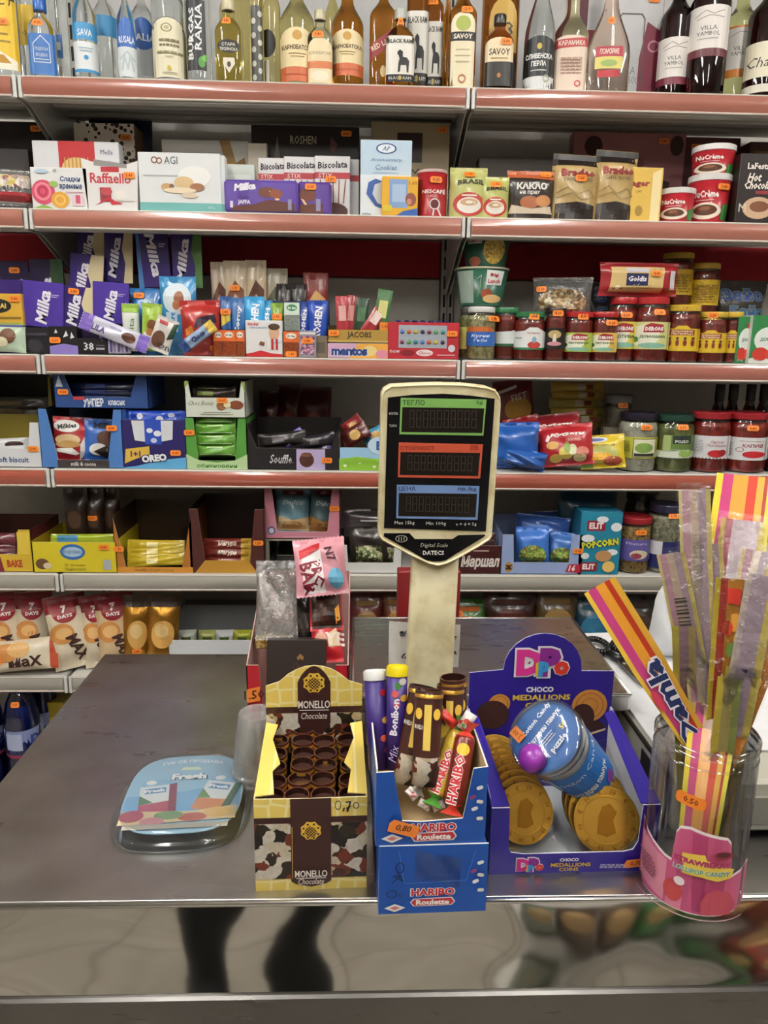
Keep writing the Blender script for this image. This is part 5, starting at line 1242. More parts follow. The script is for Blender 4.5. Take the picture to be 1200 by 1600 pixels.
B('straw spirit bottle with round black label edge', 413, 440, .05, 'g_straw', '#2a2622', [('e', '#1c1a18:x', .2, .7, .5, .25), ('r', '#e9e4d6', 0, 0, .3, .4)], .33, (.05, .4), body=.5, flat=.9)
KN = [('r', '#c8663a', 0, 0, 1, .27), arch('#ead7a6', 0, 1, .27, 1, .8), ('e', '#c79a4e:x', .5, .85, .14, .09), ('t', '#4a2e16:x', 'КАРНОБАТСКА', .5, .63, .09, {'w': .9, 'b': .03}), ('r', '#8a6a3a:x', .25, .5, .75, .52), ('r', '#8a6a3a:x', .3, .45, .7, .465), ('r', '#b0552c:x', .1, .12, .9, .14)]
B('tall bottle of pale gold brandy with cream arch label and orange band', 437, 491, 0, 'g_straw', '#c9c0a0', KN, .285, (.02, .4), body=.46, shoulder=.2, neckr=.36)
B('small flask of pale gold brandy between the two tall brandy bottles', 481, 520, 0, 'g_pale', '#c9c0a0', [arch('#ead9b0', 0, 1, 0, 1, .75), ('t', '#7a5a2a:x', 'КАРНОБАТСКА', .5, .66, .07, {'w': .85}), ('r', '#cf7a4a', 0, .32, 1, .48), ('e', '#efe6cc:x', .5, .15, .35, .12)], .152, (.02, .62), kind='flask', p=3, flat=.6, neckr=.4, body=.62, shoulder=.16, capf=.12, st=[(.42, .66, '5.80')])
B('straw coloured brandy bottle with foil neck behind the amber one', 506, 534, .07, 'g_straw', '#2a2622', [], .31, (.1, .4), body=.5)
B('tall bottle of amber brandy with cream label and orange band', 517, 568, .015, 'g_amber', '#20201e', KN, .275, (.09, .43), body=.48, shoulder=.2, neckr=.36)
B('square amber whisky bottle with slanted red label', 577, 620, .02, 'g_amber', '#2a1a14', [('p', '#8c2a34:x', [(0, .38), (1, .72), (1, .98), (0, .64)]), ('t', '#ecd9b8:x', 'RED LABEL', .5, .68, .09, {'rot': 25, 'w': .95, 'b': .02}), ('e', '#d9c08a:x', .5, .2, .1, .1)], .30, (.04, .44), p=4, flat=.9, body=.5, shoulder=.14)
RAMS = [('r', '#e6e2d8', 0, 0, 1, 1), ('r', '#17151a:x', 0, 0, 1, .16), ('t', '#dcd8cc:x', 'BLACK RAM', .5, .08, .06, {'w': .8}), ('t', '#1c1a1c:x', 'BLACK RAM', .5, .88, .09, {'w': .85, 'b': .02}), ('p', '#1c1a1c:x', [(.42, .2), (.5, .22), (.52, .36), (.72, .36), (.74, .2), (.8, .2), (.82, .45), (.74, .52), (.6, .54), (.58, .66), (.48, .7), (.42, .62), (.48, .5), (.44, .4)]), ('o', '#1c1a1c:x', .5, .62, .1, .06, .6), ('e', '#b8a04a:x', .5, .08, .06, .05)]
B('small whisky flask with white label of a black ram', 602, 647, 0, 'g_amber', '#b9bcb4', RAMS, .16, (.06, .64), kind='flask', p=3.4, flat=.6, neckr=.36, body=.62, shoulder=.16, capf=.12, st=[(.5, .83, '8.80')])
B('tall whisky bottle with black ram label right behind the small ram flask', 634, 668, .05, 'g_deep', '#1c1a1a', RAMS, .33, (.06, .52), p=4, body=.62, shoulder=.08)
B('tall whisky bottle with black ram label and an orange sticker on its shoulder', 662, 691, .06, 'g_deep', '#1c1a1a', RAMS, .31, (.06, .5), p=4, body=.6, shoulder=.1, st=[(.4, .63, '15.5')])
B('amber bottle squeezed behind the oval labelled whisky', 686, 708, .08, 'g_amber', '#1c1a1a', [], .30, (.1, .4), body=.5)
SAV = [arch('#e9dfbe', .05, .95, .0, 1, .85), ('e', '#a9b45a:x', .5, .85, .28, .1), ('r', '#1b1a1e:x', .05, .62, .95, .74), ('t', '#ece4cc:x', 'SAVOY', .5, .68, .07, {'w': .7, 'b': .03}), ('r', '#c2b48a:x', .25, .5, .75, .515), ('r', '#c2b48a:x', .2, .42, .8, .435), ('r', '#c2b48a:x', .25, .34, .75, .355), ('o', '#b46a4a:x', .5, .12, .14, .06, .7)]
B('amber whisky bottle with tall narrow cream label and black name band', 700, 742, .005, 'g_amber', '#16161a', SAV, .235, (.01, .66), p=3.4, flat=.8, body=.66, shoulder=.14, neckr=.42, st=[(.62, .68, '13.9')])
B('big dark amber whisky bottle with golden oval label behind the small dark labelled flask', 752, 810, .05, 'g_deep', '#16161a', [arch('#c9a24a', .2, .95, .4, 1, .75), ('t', '#2a2018:x', '3', .75, .65, .16), ('r', '#1b1a1e:x', .1, 0, .95, .36)], .34, (.05, .6), p=3.6, body=.62, shoulder=.1)
B('small whisky flask with cream name label above a black one', 756, 800, 0, 'g_amber', '#2a2622', [('r', '#1f1a18', 0, 0, 1, .5), arch('#ead9b4', 0, 1, .5, 1, .85), ('t', '#3a2a1c:x', 'SAVOY', .5, .7, .14, {'w': .75, 'b': .02}), ('e', '#b4763a:x', .5, .22, .07, .05), ('r', '#8a6a3a:x', .2, .56, .8, .58)], .155, (.04, .68), kind='flask', p=3.2, flat=.6, neckr=.38, body=.64, shoulder=.16, capf=.12, st=[(.72, .62, '6.80')])
B('clear bottle of slivova with black label and narrow tapering neck', 819, 867, .0, 'g_clear', '#c4c8ca', [('r', '#e3e6e6', 0, 0, 1, .24), arch('#14181a', 0, 1, .24, 1, .86), ('t', '#eef0ee:x', 'СЛИВЕНСКА', .5, .62, .1, {'w': .86, 'b': .04}), ('t', '#eef0ee:x', 'ПЕРЛА', .5, .48, .1, {'w': .48, 'b': .04}), ('e', '#c9b04a:x', .5, .8, .08, .06), ('r', '#c9c9c0:x', .25, .34, .75, .36), ('o', '#a9a68a:x', .75, .2, .1, .07, .7)], .30, (.01, .37), body=.36, shoulder=.42, neckr=.3, capf=.05)
B('squat shouldered bottle of pale rakia with red cap and pink label', 864, 916, .01, 'g_pale', '#8c1f22', [arch('#e6d2c0', .02, .98, 0, 1, .92), ('p', '#b13a3a:x', [(.02, .76), (.98, .8), (.98, .96), (.02, .92)]), ('t', '#f0e2d8:x', 'КАРАМИКА', .5, .86, .09, {'w': .8, 'b': .02}), ('o', '#c8575a:x', .72, .12, .1, .06, .6)]+lines('#b08a7a:x', .2, .8, .3, .62, 5, 6), .235, (.02, .5), p=3.0, flat=.75, body=.52, shoulder=.2, neckr=.4, capf=.12)
B('decanter shaped bottle of blush rakia with red and yellow label', 915, 981, .0, 'g_pink', '#a83a30', [('r', '#e3d678', 0, .3, 1, .65), ('r', '#a8283a', 0, .65, 1, .95), ('t', '#f0e2d0:x', 'ПОМОРИЕ', .5, .8, .16, {'w': .7, 'b': .02}), ('r', '#b3262e', .1, .05, .9, .26), ('e', '#9fb86a:x', .5, .46, .3, .1)], .27, (.1, .36), kind='round', flat=.45, body=.3, shoulder=.42, neckr=.3, capf=.1, labw=.62, st=[(.5, .54, '14.6')])
carton('gift_box', 'pale grey and burgundy wine gift box behind the decanter bottle', 'box', 914, 1032, -6, Y0+.1, z, .1, '#cfcfd0', [('p', '#7a1f38:x', [(.72, 0), (1, 0), (1, .62), (.8, .7), (.72, .4)]), ('r', '#8c2440:x', .0, .1, .12, .62), ('t', '#8a8a8e:x', 'VILLA', .56, .3, .06, {'w': .24}), ('t', '#8a8a8e:x', 'YAMBOL', .58, .22, .06, {'w': .3}), ('l', '#55504e:x', [(.42, .72), (.46, .76), (.72, .76), (.76, .72), (.76, .05)], .01), ('o', '#c98aa0:x', .9, .5, .08, .05, .7)], side='#7a1f38', st=[(.86, .88, '17.0')], h=.26)
WL = lambda base: [('r', base, 0, 0, 1, 1), ('r', '#e6e0da', 0, .16, 1, 1), ('l', '#8f857c:x', [(.15, .8), (.4, .9), (.6, .82), (.85, .9)], .015), ('l', '#8f857c:x', [(.2, .74), (.5, .8), (.85, .76)], .015), ('t', '#4a4444:x', 'VILLA', .5, .56, .08, {'w': .4}), ('t', '#4a4444:x', 'YAMBOL', .5, .45, .08, {'w': .56}), ('r', '#a9a09a:x', .25, .34, .75, .355)]
B('dark red wine bottle with white label next to the gift box', 1030, 1080, .035, 'g_wine', '#1a0d10', WL('#6e1f33'), .31, (.1, .42), name='wine_bottle', body=.56, shoulder=.16, neckr=.36)
B('dark red wine bottle with white label and wide burgundy strip beside the white wine', 1077, 1137, -.004, 'g_wine', '#1a0d10', WL('#5e1f2a'), .325, (.24, .56), name='wine_bottle', body=.6, shoulder=.14, neckr=.34)
B('white wine bottle with orange edged label', 1128, 1183, .075, 'g_green', '#d7c79a', [('r', '#dd8a3a', 0, 0, 1, 1), ('r', '#efeae2', .16, .16, 1, .96), ('t', '#5a5450:x', 'VILLA', .56, .56, .08, {'w': .4}), ('t', '#5a5450:x', 'YAMBOL', .56, .46, .08, {'w': .52}), ('l', '#a9a09a:x', [(.25, .8), (.5, .88), (.9, .82)], .015)], .315, (.2, .55), name='wine_bottle', body=.58, shoulder=.16, neckr=.34)
B('black bottle with cream lower label at the end of the wine row', 1170, 1228, -.002, 'g_wine', '#121212', [('r', '#e4dcc2', 0, .3, 1, 1), ('r', '#d9d4c4', 0, 0, 1, .16), ('t', '#3a3430:x', 'Cha', .35, .6, .2, {'s': .3})], .3, (.03, .38), name='wine_bottle', body=.58, shoulder=.16, neckr=.34)
# ------------------------------------------------------------------ second shelf: sweets boxes, coffee, spreads
z = ZS['B']; Y0 = D+.012
OR = '#ee8a2c'
carton('chocolate_box', 'flat black chocolate gift box behind the clear bag of sweets', 'chocolates', -45, 82, 190, Y0+.16, z, .04, '#1f1413', [('t', '#8a7a5c:x', 'eli', .32, .55, .12), ('p', '#3a221c:x', [(.3, .1), (.6, .1), (.6, .4), (.3, .4)]), ('r', '#5a463a:x', .45, .48, .6, .56)], st=[(.84, .93, '9.40')])
pack('candy_bag', 'clear bag of yellow topped red sweets across the upright from the rose box', 'sweets', (24, 322), (18, 266), 56, Y0+.01, .05, '', [('r', 'photo|#c9b23a,#d8cfc2,#7a2a2a,#efe8e0|60', .04, .48, .96, .85), ('r', '#a83238:x', .04, .1, .96, .34), ('t', '#2a2422:x', 'eters', .45, .46, .14)], fin='film2', seed=2)
carton('dark_gift_box', 'dark grey box between the clear sweets bag and the black gift box', 'box', -40, 48, 232, Y0+.1, z, .05, '#2b2524', [('r', '#3a302c:x', .5, .2, .9, .7)])
carton('lokum_box', 'white sweets box printed with a pink rose and an orange one', 'sweets', 49, 137, 262, Y0, z, .03, '#e3e3e2', [('t', '#27406e:x', 'Сладки', .7, .72, .15, {'w': .36, 'b': .03, 's': .15}), ('t', '#27406e:x', 'времена', .7, .53, .15, {'w': .4, 'b': .03, 's': .15}), ('e', '#d0506a', .21, .4, .21, .3), ('o', '#e58a98:x', .2, .42, .15, .22, .75), ('o', '#b8324e:x', .2, .42, .09, .13, .6), ('e', '#dba13c', .5, .22, .16, .2), ('o', '#eec06a:x', .5, .22, .1, .13, .7), ('e', '#93b45a:x', .4, .6, .08, .07), ('p', '#86a850:x', [(0, 0), (.4, 0), (.2, .1)]), ('r', '#e9c9cf:x', .72, .08, .92, .34), ('r', '#c45a72:x', .78, .14, .86, .34), ('r', '#c98a98:x', .6, .4, .92, .42), ('e', '#b8cfe0:x', .2, .9, .12, .05), ('t', '#3a7a4a:x', '45', .44, .92, .08)])
carton('wafer_box', 'white wafer box with red centre photo', 'biscuits', 54, 188, 221, Y0+.065, z, .035, '#dcdcdf', [('r', '#b3262c', .3, 0, .72, 1), ('e', '#e0bd7a', .5, .64, .17, .14)]+[('r', '#b98a44:x', .36+.045*k, .52, .375+.045*k, .78) for k in range(7)]+[('r', '#e8d9b0:x', .36, .44, .64, .48), ('t', '#4a4a78:x', 'Mella', .86, .86, .06), ('t', '#7a7a80:x', 'wafer', .88, .72, .05)])
carton('coffee_bean_box', 'chocolate box covered in a coffee bean pattern', 'chocolates', 120, 213, 193, Y0+.17, z, .1, '#d9cdbc', [('r', 'beans', 0, .3, 1, 1), ('r', '#a8323c:x', .24, .58, .52, .74), ('t', '#ead9d0:x', 'COFFEE', .38, .66, .08, {'w': .22}), ('r', '#b8865a', .68, .0, 1, .55), ('e', '#efe6da:x', .84, .32, .12, .14), ('e', '#3a2018:x', .86, .33, .05, .07)], side='#8a6a50', st=[(.86, .86, '9.60')])
bag('tinsel_bundle', 'dark navy gift bag crumpled behind the coffee bean box', 'gift bag', 138, 238, 172, Y0+.24, z, .05, '#1c1a44', [], seed=6, wr=.014, teeth=False)
# raffaello style flared carton
def flared(name, lab, u0, u1, vt, d, art, col, st=None):
    x, w, h = spot(u0, u1, vt, Y0+d, z); t = thing(name, lab, 'chocolates', (x, Y0+d+.02, z+.0005)); k = .1
    mb = MB(); f = [(-w/2*.86, 0), (w/2*.9, 0), (w/2, h*.97), (w*.33, h*.9), (-w*.3, h*.93), (-w/2, h)]
    mb.prism(f, -.02, .025, col, side='#d8d4d0'); mb.build('carton', t); S = flat_S(w, h, -.02)
    mb = MB(); draw(mb, S, w, h, art); mb.build('printed_front', t)
    for s in (st or []): sticker(t, S, w, h, *s)
flared('coconut_chocolate_box', 'white flared box of coconut chocolates with red lettering', 129, 217, 248, 0, [('p', '#8a8684:x', [(.22, .98), (.8, .9), (.8, .82), (.22, .86)]), ('r', '#b3202e:x', .34, .74, .66, .84), ('t', '#b8323c:x', 'Raffaello', .5, .62, .2, {'w': .72, 'b': .02, 'res': 2}), ('r', '#8a3038:x', .3, .16, .5, .44), ('e', '#b3404a:x', .42, .36, .1, .08), ('p', '#b3202e:x', [(.2, .08), (.45, .2), (.5, .1), (.7, .12), (.5, .22), (.45, .26)]), ('e', '#efe8e0:x', .66, .3, .1, .1), ('r', '#c9bfb9:x', .55, .17, .9, .19)], '#e4e2e0', st=[(.84, .68, '5.49')])
carton('praline_box', 'white praline box with teal base stripe and nut photo', 'chocolates', 217, 345, 239, Y0, z, .03, '#dfe2e3', [('r', '#6fb0ac', 0, 0, 1, .15), ('t', '#3a3a40:x', 'AGI', .4, .87, .13, {'w': .16, 'res': 2}), ('o', '#8a5a48:x', .2, .87, .04, .06, .6), ('o', '#8a5a48:x', .26, .86, .035, .055, .6), ('r', '#b9b9bc:x', .06, .6, .5, .62), ('e', '#efefec:x', .68, .6, .2, .18), ('e', '#d6b98a', .55, .5, .12, .1), ('e', '#9a6a4a', .71, .42, .09, .07), ('e', '#c9a070', .34, .42, .07, .06), ('e', '#7a4a34:x', .4, .42, .03, .05), ('e', '#ead9bc:x', .5, .36, .2, .05), ('e', '#d9c8ae:x', .62, .28, .1, .05), ('t', '#e6f0ef:x', '165 g', .88, .07, .05)], side='#e6e8e8')
carton('praline_box', 'thin white and teal box edge beside the nut photo box', 'chocolates', 345, 352, 243, Y0+.004, z, .03, '#d9e0e0', [('r', '#6fb0ac', 0, 0, 1, .15)], side='#e6e8e8')
carton('ribbon_box', 'cream chocolate box with printed gold ribbon', 'chocolates', 255, 390, 219, Y0+.15, z, .03, '#cfccc4', [('p', '#a8834a:x', [(.66, 1), (.78, 1), (.92, .45), (.8, .45)]), ('p', '#8a6a3a:x', [(.8, .7), (.95, .8), (.98, .6), (.86, .5)]), ('r', '#8a2a34:x', .38, .7, .6, .83), ('t', '#e9d8cc:x', 'Merci', .49, .77, .07)], st=[(.69, .72, '6.50')])
carton('mint_box', 'small pale green box between the ribbon box and the stick biscuits', 'chocolates', 345, 398, 257, Y0+.055, z, .03, '#cdd6cc', [('r', '#dfe6dc:x', .1, .55, .9, .8), ('r', '#8aa08a:x', .15, .64, .7, .69)])
carton('cream_box', 'small cream box with brown photo beside the long black gift box', 'chocolates', 388, 418, 224, Y0+.13, z, .03, '#cdc3b0', [('e', '#8a6a3a', .5, .3, .4, .25)])
carton('long_black_box', 'long black chocolate gift box with gold lettering', 'chocolates', 394, 561, 197, Y0+.165, z, .03, '#241715', [('t', '#cfc3a4:x', 'ROSHEN', .48, .86, .085, {'w': .24, 'b': .01}), ('p', '#8a8076:x', [(.2, .62), (.24, .9), (.26, .7), (.27, .6)]), ('p', '#7a4a4a:x', [(.74, .9), (.8, .82), (.76, .74), (.72, .78)]), ('e', '#4a2a20:x', .66, .6, .08, .12)], st=[(.88, .93, '8.60')])
BIS = [('r', '#a8343c', 0, .64, 1, .74), ('t', '#2a2430:x', 'Biscolata', .5, .86, .11, {'w': .84, 'b': .025, 's': .12, 'rot': 3}), ('t', '#efe0d4:x', 'STIX', .3, .69, .07, {'w': .4})]+[('l', '#8a4a28:x', [(.25+.14*k, .25), (.15+.18*k, .62)], .018) for k in range(5)]+[('e', '#4a2620', .5, .12, .44, .14)]
for i, (a, b, v, d, lab) in enumerate(((404, 449, 247, .07, 'white box of chocolate stick biscuits behind the purple biscuit pack'), (444, 497, 245, .065, 'white box of chocolate stick biscuits between two like it'), (492, 547, 244, .06, 'white box of chocolate stick biscuits with a price sticker'), (536, 561, 249, .08, 'white box edge showing behind the stickered stick biscuits'))):
    carton('stick_biscuit_box', lab, 'biscuits', a, b, v, Y0+d, z, .025, '#dedcdb', BIS if i < 3 else BIS[:1], st=[(.45, .63, '3.30')] if i == 2 else None, side='#c9c6c4')
MLK = '#f0edf6:x'
carton('biscuit_pack', 'purple pack of orange jelly biscuits lying in front', 'biscuits', 350, 466, 281, Y0-.005, z, .04, '#5a3f98', [('t', MLK, 'Milka', .28, .78, .22, {'w': .3, 'b': .06, 's': .2, 'rot': 6, 'res': 2}), ('p', '#5a2f24:x', [(.1, .05), (.95, .05), (.95, .3), (.6, .4), (.4, .25), (.12, .2)]), ('e', '#6a3828', .58, .62, .12, .16), ('p', '#e8c48a:x', [(.6, .68), (.68, .62), (.75, .4), (.7, .38)]), ('e', '#8a4a30:x', .7, .58, .09, .14), ('t', '#2a1c30:x', 'Choco', .26, .47, .1, {'w': .15}), ('t', '#ece6f0:x', 'JAFFA', .27, .3, .16, {'w': .17, 'b': .03}), ('r', '#e6e2ea:x', .08, .14, .12, .34), ('r', '#8a86a8:x', .86, .1, .91, .42)], bev=.006, fin=':p')
carton('biscuit_pack', 'end of a second purple jelly biscuit pack with price sticker', 'biscuits', 464, 518, 284, Y0+.012, z, .04, '#55398c', [('e', '#6a3828', .3, .6, .25, .2), ('p', '#5a2f24:x', [(.0, .05), (.75, .05), (.75, .35), (.0, .3)]), ('p', '#e8c48a:x', [(.1, .5), (.2, .45), (.3, .3), (.22, .3)]), ('r', '#8a86a8:x', .55, .12, .68, .48)], st=[(.4, .84, '2.60')], bev=.006, fin=':p')
carton('cookie_box', 'tall light blue cookie box with oval emblem and heart', 'biscuits', 563, 643, 219, Y0+.02, z, .04, '#bcd2e4', [('r', '#dfe6ec', 0, 0, 1, .55), ('e', '#2c4a86', .5, .89, .2, .07), ('e', '#dfe8f0:x', .5, .89, .17, .055), ('t', '#2c4a86:x', 'AP', .5, .89, .06, {'s': .3}), ('t', '#6a87ad:x', 'Anniversary', .5, .74, .06, {'w': .62, 's': .3}), ('t', '#4f6f9c:x', 'Cookies', .5, .65, .07, {'w': .42, 's': .3}), ('r', '#8aa2be:x', .25, .575, .75, .58), ('p', '#32559a:x', [(.12, .3), (.16, .45), (.3, .5), (.45, .46), (.5, .4), (.5, .1), (.3, .14)]), ('p', '#c9d3dc', [(.24, .3), (.28, .42), (.42, .46), (.5, .36), (.5, .14), (.34, .18)]), ('e', '#9aa4ac:x', .12, .03, .1, .02)], side='#c4d3e0')
carton('tiramisu_box', 'big beige dessert box with dark brown square', 'biscuits', 580, 701, 191, Y0+.16, z, .05, '#b9a988', [('r', '#3a2420', .33, .62, .65, .9), ('r', '#2a1814:x', .33, .75, .65, .76), ('t', '#4a3a2a:x', 'TIRAMISU', .5, .52, .085, {'w': .72})], st=[(.9, .93, '6.00')])
carton('toy_box', 'small yellow box with blue window picture', 'toy', 597, 653, 276, Y0-.004, z, .03, '#e0a92a', [('r', '#7f9fca', .2, .2, .72, .93), ('r', '#a9c0dc:x', .28, .35, .66, .8), ('e', '#8a4a3a', .8, .42, .15, .17), ('e', '#c98a70:x', .76, .36, .07, .08), ('p', '#2f5aa0:x', [(.4, 0), (1, 0), (1, .2), (.6, .12)]), ('r', '#d9c23a:x', .02, .1, .28, .26), ('t', '#7a4a14:x', '1.60', .86, .84, .1)])
tub('coffee_tin', 'red instant coffee tin with pale lid', 'coffee', 651, 699, 268, Y0, z, '#9c1f27', [('t', '#f0e6e2:x', 'NESCAFÉ', .56, .6, .12, {'w': .78, 'b': .03}), ('t', '#e6cfca:x', 'CLASSIC', .5, .48, .06, {'w': .4}), ('e', '#5a1014:x', .6, .28, .14, .12), ('o', '#e8dcd8:x', .6, .28, .17, .14, .8), ('l', '#e8dcd8:x', [(.55, .0), (.58, .16)], .04), ('l', '#e8dcd8:x', [(.8, .0), (.7, .16)], .04), ('p', '#7c141a:x', [(.02, 0), (.16, 0), (.2, .9), (.02, .9)])], lid='#c9a9a6', lidh=.06, st=[(.62, .87, '4.25')])
BRA = [('t', '#3a3a22:x', 'BRASIL', .55, .68, .1, {'w': .74, 'b': .04, 'arc': .03}), ('e', '#b3342c', .5, .26, .42, .24), ('e', '#e9e3d8', .5, .24, .32, .16), ('e', '#c9a27a:x', .5, .3, .24, .07), ('e', '#f0e8dc:x', .5, .3, .1, .03), ('r', '#efe9dc:x', .3, .42, .7, .45)]
bag('coffee_pouch', 'large pale green coffee pack with red cup emblem', 'coffee', 704, 763, 260, Y0, z, .045, '#bfc07a', BRA, foot=True, st=[(.5, .86, '1.90')], seed=31, wr=.002)
bag('coffee_pouch', 'smaller pale green coffee pack with red cup emblem', 'coffee', 752, 797, 275, Y0-.004, z, .035, '#bdbf72', BRA, foot=True, st=[(.5, .8, '1.00')], seed=32, wr=.002)
bag('cocoa_pouch', 'black cocoa powder pouch with orange top and biscuit photo', 'cocoa', 793, 869, 264, Y0, z, .045, '#2a201c', [('p', '#b8603a', [(.02, .84), (.98, .8), (.98, .99), (.02, .99)]), ('t', '#efe9e0:x', 'КАКАО', .5, .66, .14, {'w': .62, 'b': .05, 'res': 2}), ('t', '#efe9e0:x', 'на прах', .46, .52, .09, {'w': .42, 'b': .03}), ('e', '#a8623a', .46, .33, .2, .13), ('e', '#c98a54', .74, .36, .16, .12), ('p', '#cdbda6', [(.04, .1), (.96, .1), (.9, .26), (.5, .2), (.1, .28)])], foot=True, st=[(.8, .92, '1.30')], seed=33, wr=.002)
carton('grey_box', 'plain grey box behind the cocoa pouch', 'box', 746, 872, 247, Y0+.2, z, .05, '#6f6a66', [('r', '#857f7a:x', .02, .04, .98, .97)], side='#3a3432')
COF = [('p', '#241a17', [(0, 0), (1, 0), (1, .22), (.5, .27), (0, .22)]), ('r', '#1f1816', 0, .82, 1, 1), ('t', '#8c2f28:x', 'Bradeo', .5, .7, .12, {'w': .7, 'b': .05}), ('t', '#4a3420:x', 'CAFFE NOVES', .5, .6, .05, {'w': .6}), ('l', '#8a7448:x', [(.1, .4), (.3, .48), (.5, .38), (.75, .46), (.9, .36)], .01), ('l', '#8a7448:x', [(.1, .32), (.4, .4), (.6, .3), (.9, .36)], .01)]
bag('coffee_bag', 'tan and black coffee bag with an orange price sticker', 'coffee', 863, 938, 238, Y0, z, .06, '#b59a66', COF, foot=True, seed=34, wr=.005, st=[(.55, .62, '7.60')], rot=(0, .04, 0))
bag('coffee_bag', 'tan and black coffee bag leaning on the yellow box', 'coffee', 929, 996, 232, Y0+.002, z, .06, '#b2965f', COF, foot=True, seed=35, wr=.005, rot=(0, .05, 0))
carton('coffee_box', 'yellow coffee box turned slightly beside the tan coffee bags', 'coffee', 985, 1034, 262, Y0+.01, z, .06, '#dcb654', [('t', '#8c2f28:x', 'ager', .3, .68, .12, {'w': .6, 'b': .05}), ('t', '#6a4a1c:x', 'CAF', .25, .56, .05), ('p', '#f0dca4:x', [(.66, .02), (.95, .02), (.95, .98), (.66, .9)]), ('e', '#9a7a34:x', .3, .2, .12, .1)], side='#efd68c')
carton('chocolate_box', 'large dusty pink chocolate box printed with dark chocolate cubes', 'chocolates', 892, 1066, 207, Y0+.2, z, .04, '#a56f74', [('e', '#3a1f1c', .18, .86, .08, .1), ('e', '#4a2a24', .36, .66, .06, .08), ('p', '#2f1a18', [(.62, .3), (.76, .36), (.74, .6), (.62, .56)]), ('p', '#3a211d', [(.76, .3), (.88, .32), (.88, .52), (.76, .56)]), ('e', '#3a1f1c', .92, .88, .06, .1), ('e', '#7a4a48:x', .5, .45, .06, .06), ('e', '#8a5a58:x', .6, .7, .04, .05)], st=[(.8, .92, '8.80')])
carton('chocolate_box', 'dim reddish chocolate box behind the stacked spread tubs', 'chocolates', 1064, 1150, 215, Y0+.21, z, .04, '#5a2c30', [('e', '#2a1412', .5, .8, .2, .1), ('r', '#7a3a3e:x', .1, .3, .9, .5)], st=[(.2, .9, '8.80')])
NUC = [('t', '#f2e9e4:x', 'NuCrème', .42, .66, .17, {'w': .66, 'b': .04}), ('e', '#efe3d2', .45, .26, .4, .2), ('e', '#5a3422', .45, .28, .3, .13), ('e', '#8a5a3a:x', .42, .32, .14, .05), ('p', '#3f7a3c:x', [(.84, .05), (1, .05), (1, .45), (.86, .4)]), ('r', '#e6b8b4:x', .2, .5, .65, .52)]
tub('spread_tub', 'small red chocolate spread tub beside the yellow coffee box', 'chocolate spread', 1032, 1087, 296, Y0, z, '#a3222c', NUC, lid='#d9d6d2', taper=.88, lidh=.16)
tub('spread_tub', 'large red chocolate spread tub under a smaller one', 'chocolate spread', 1080, 1144, 274, Y0+.004, z, '#a3222c', NUC, lid='#d9d6d2', taper=.86, lidh=.13, st=[(.82, .82, '3.60')])
hz = spot(1080, 1144, 274, Y0+.004, z)[2]
tub('spread_tub', 'red chocolate spread tub stacked on top of the large one', 'chocolate spread', 1087, 1152, 228, Y0+.006, z+hz, '#a3222c', NUC, lid='#e6e4e2', taper=.88, lidh=.18)
HC_ = [('t', '#efe6dc:x', 'LaFesta', .42, .82, .09, {'b': .03, 'w': .5}), ('t', '#efe6dc:x', 'Hot', .35, .66, .12, {'s': .3, 'b': .03, 'w': .32}), ('t', '#efe6dc:x', 'Chocolate', .5, .55, .12, {'s': .3, 'b': .03, 'w': .72}), ('r', '#8c2a30:x', .4, .42, .8, .47), ('e', '#c9a888', .5, .22, .36, .16), ('e', '#7a4a30', .52, .24, .22, .08), ('t', '#d9cdbc:x', 'M', .14, .22, .12)]
carton('hot_chocolate_box', 'black hot chocolate box with cup photo at the end of the shelf', 'hot chocolate', 1153, 1222, 240, Y0, z, .06, '#201615', HC_)
carton('hot_chocolate_box', 'black hot chocolate box half hidden behind one like it', 'hot chocolate', 1140, 1165, 247, Y0+.07, z, .06, '#241a18', [('e', '#a8683a', .4, .25, .4, .12), ('r', '#8c2a30:x', .0, .55, .4, .6), ('p', '#d9d2ca:x', [(.3, .9), (.8, .98), (.8, .95), (.3, .86)])])
carton('brown_carton', 'dark brown carton behind the hot chocolate boxes', 'box', 1165, 1230, 222, Y0+.16, z, .06, '#4a3024', [('r', '#7a5a30:x', .1, .5, .6, .9)])
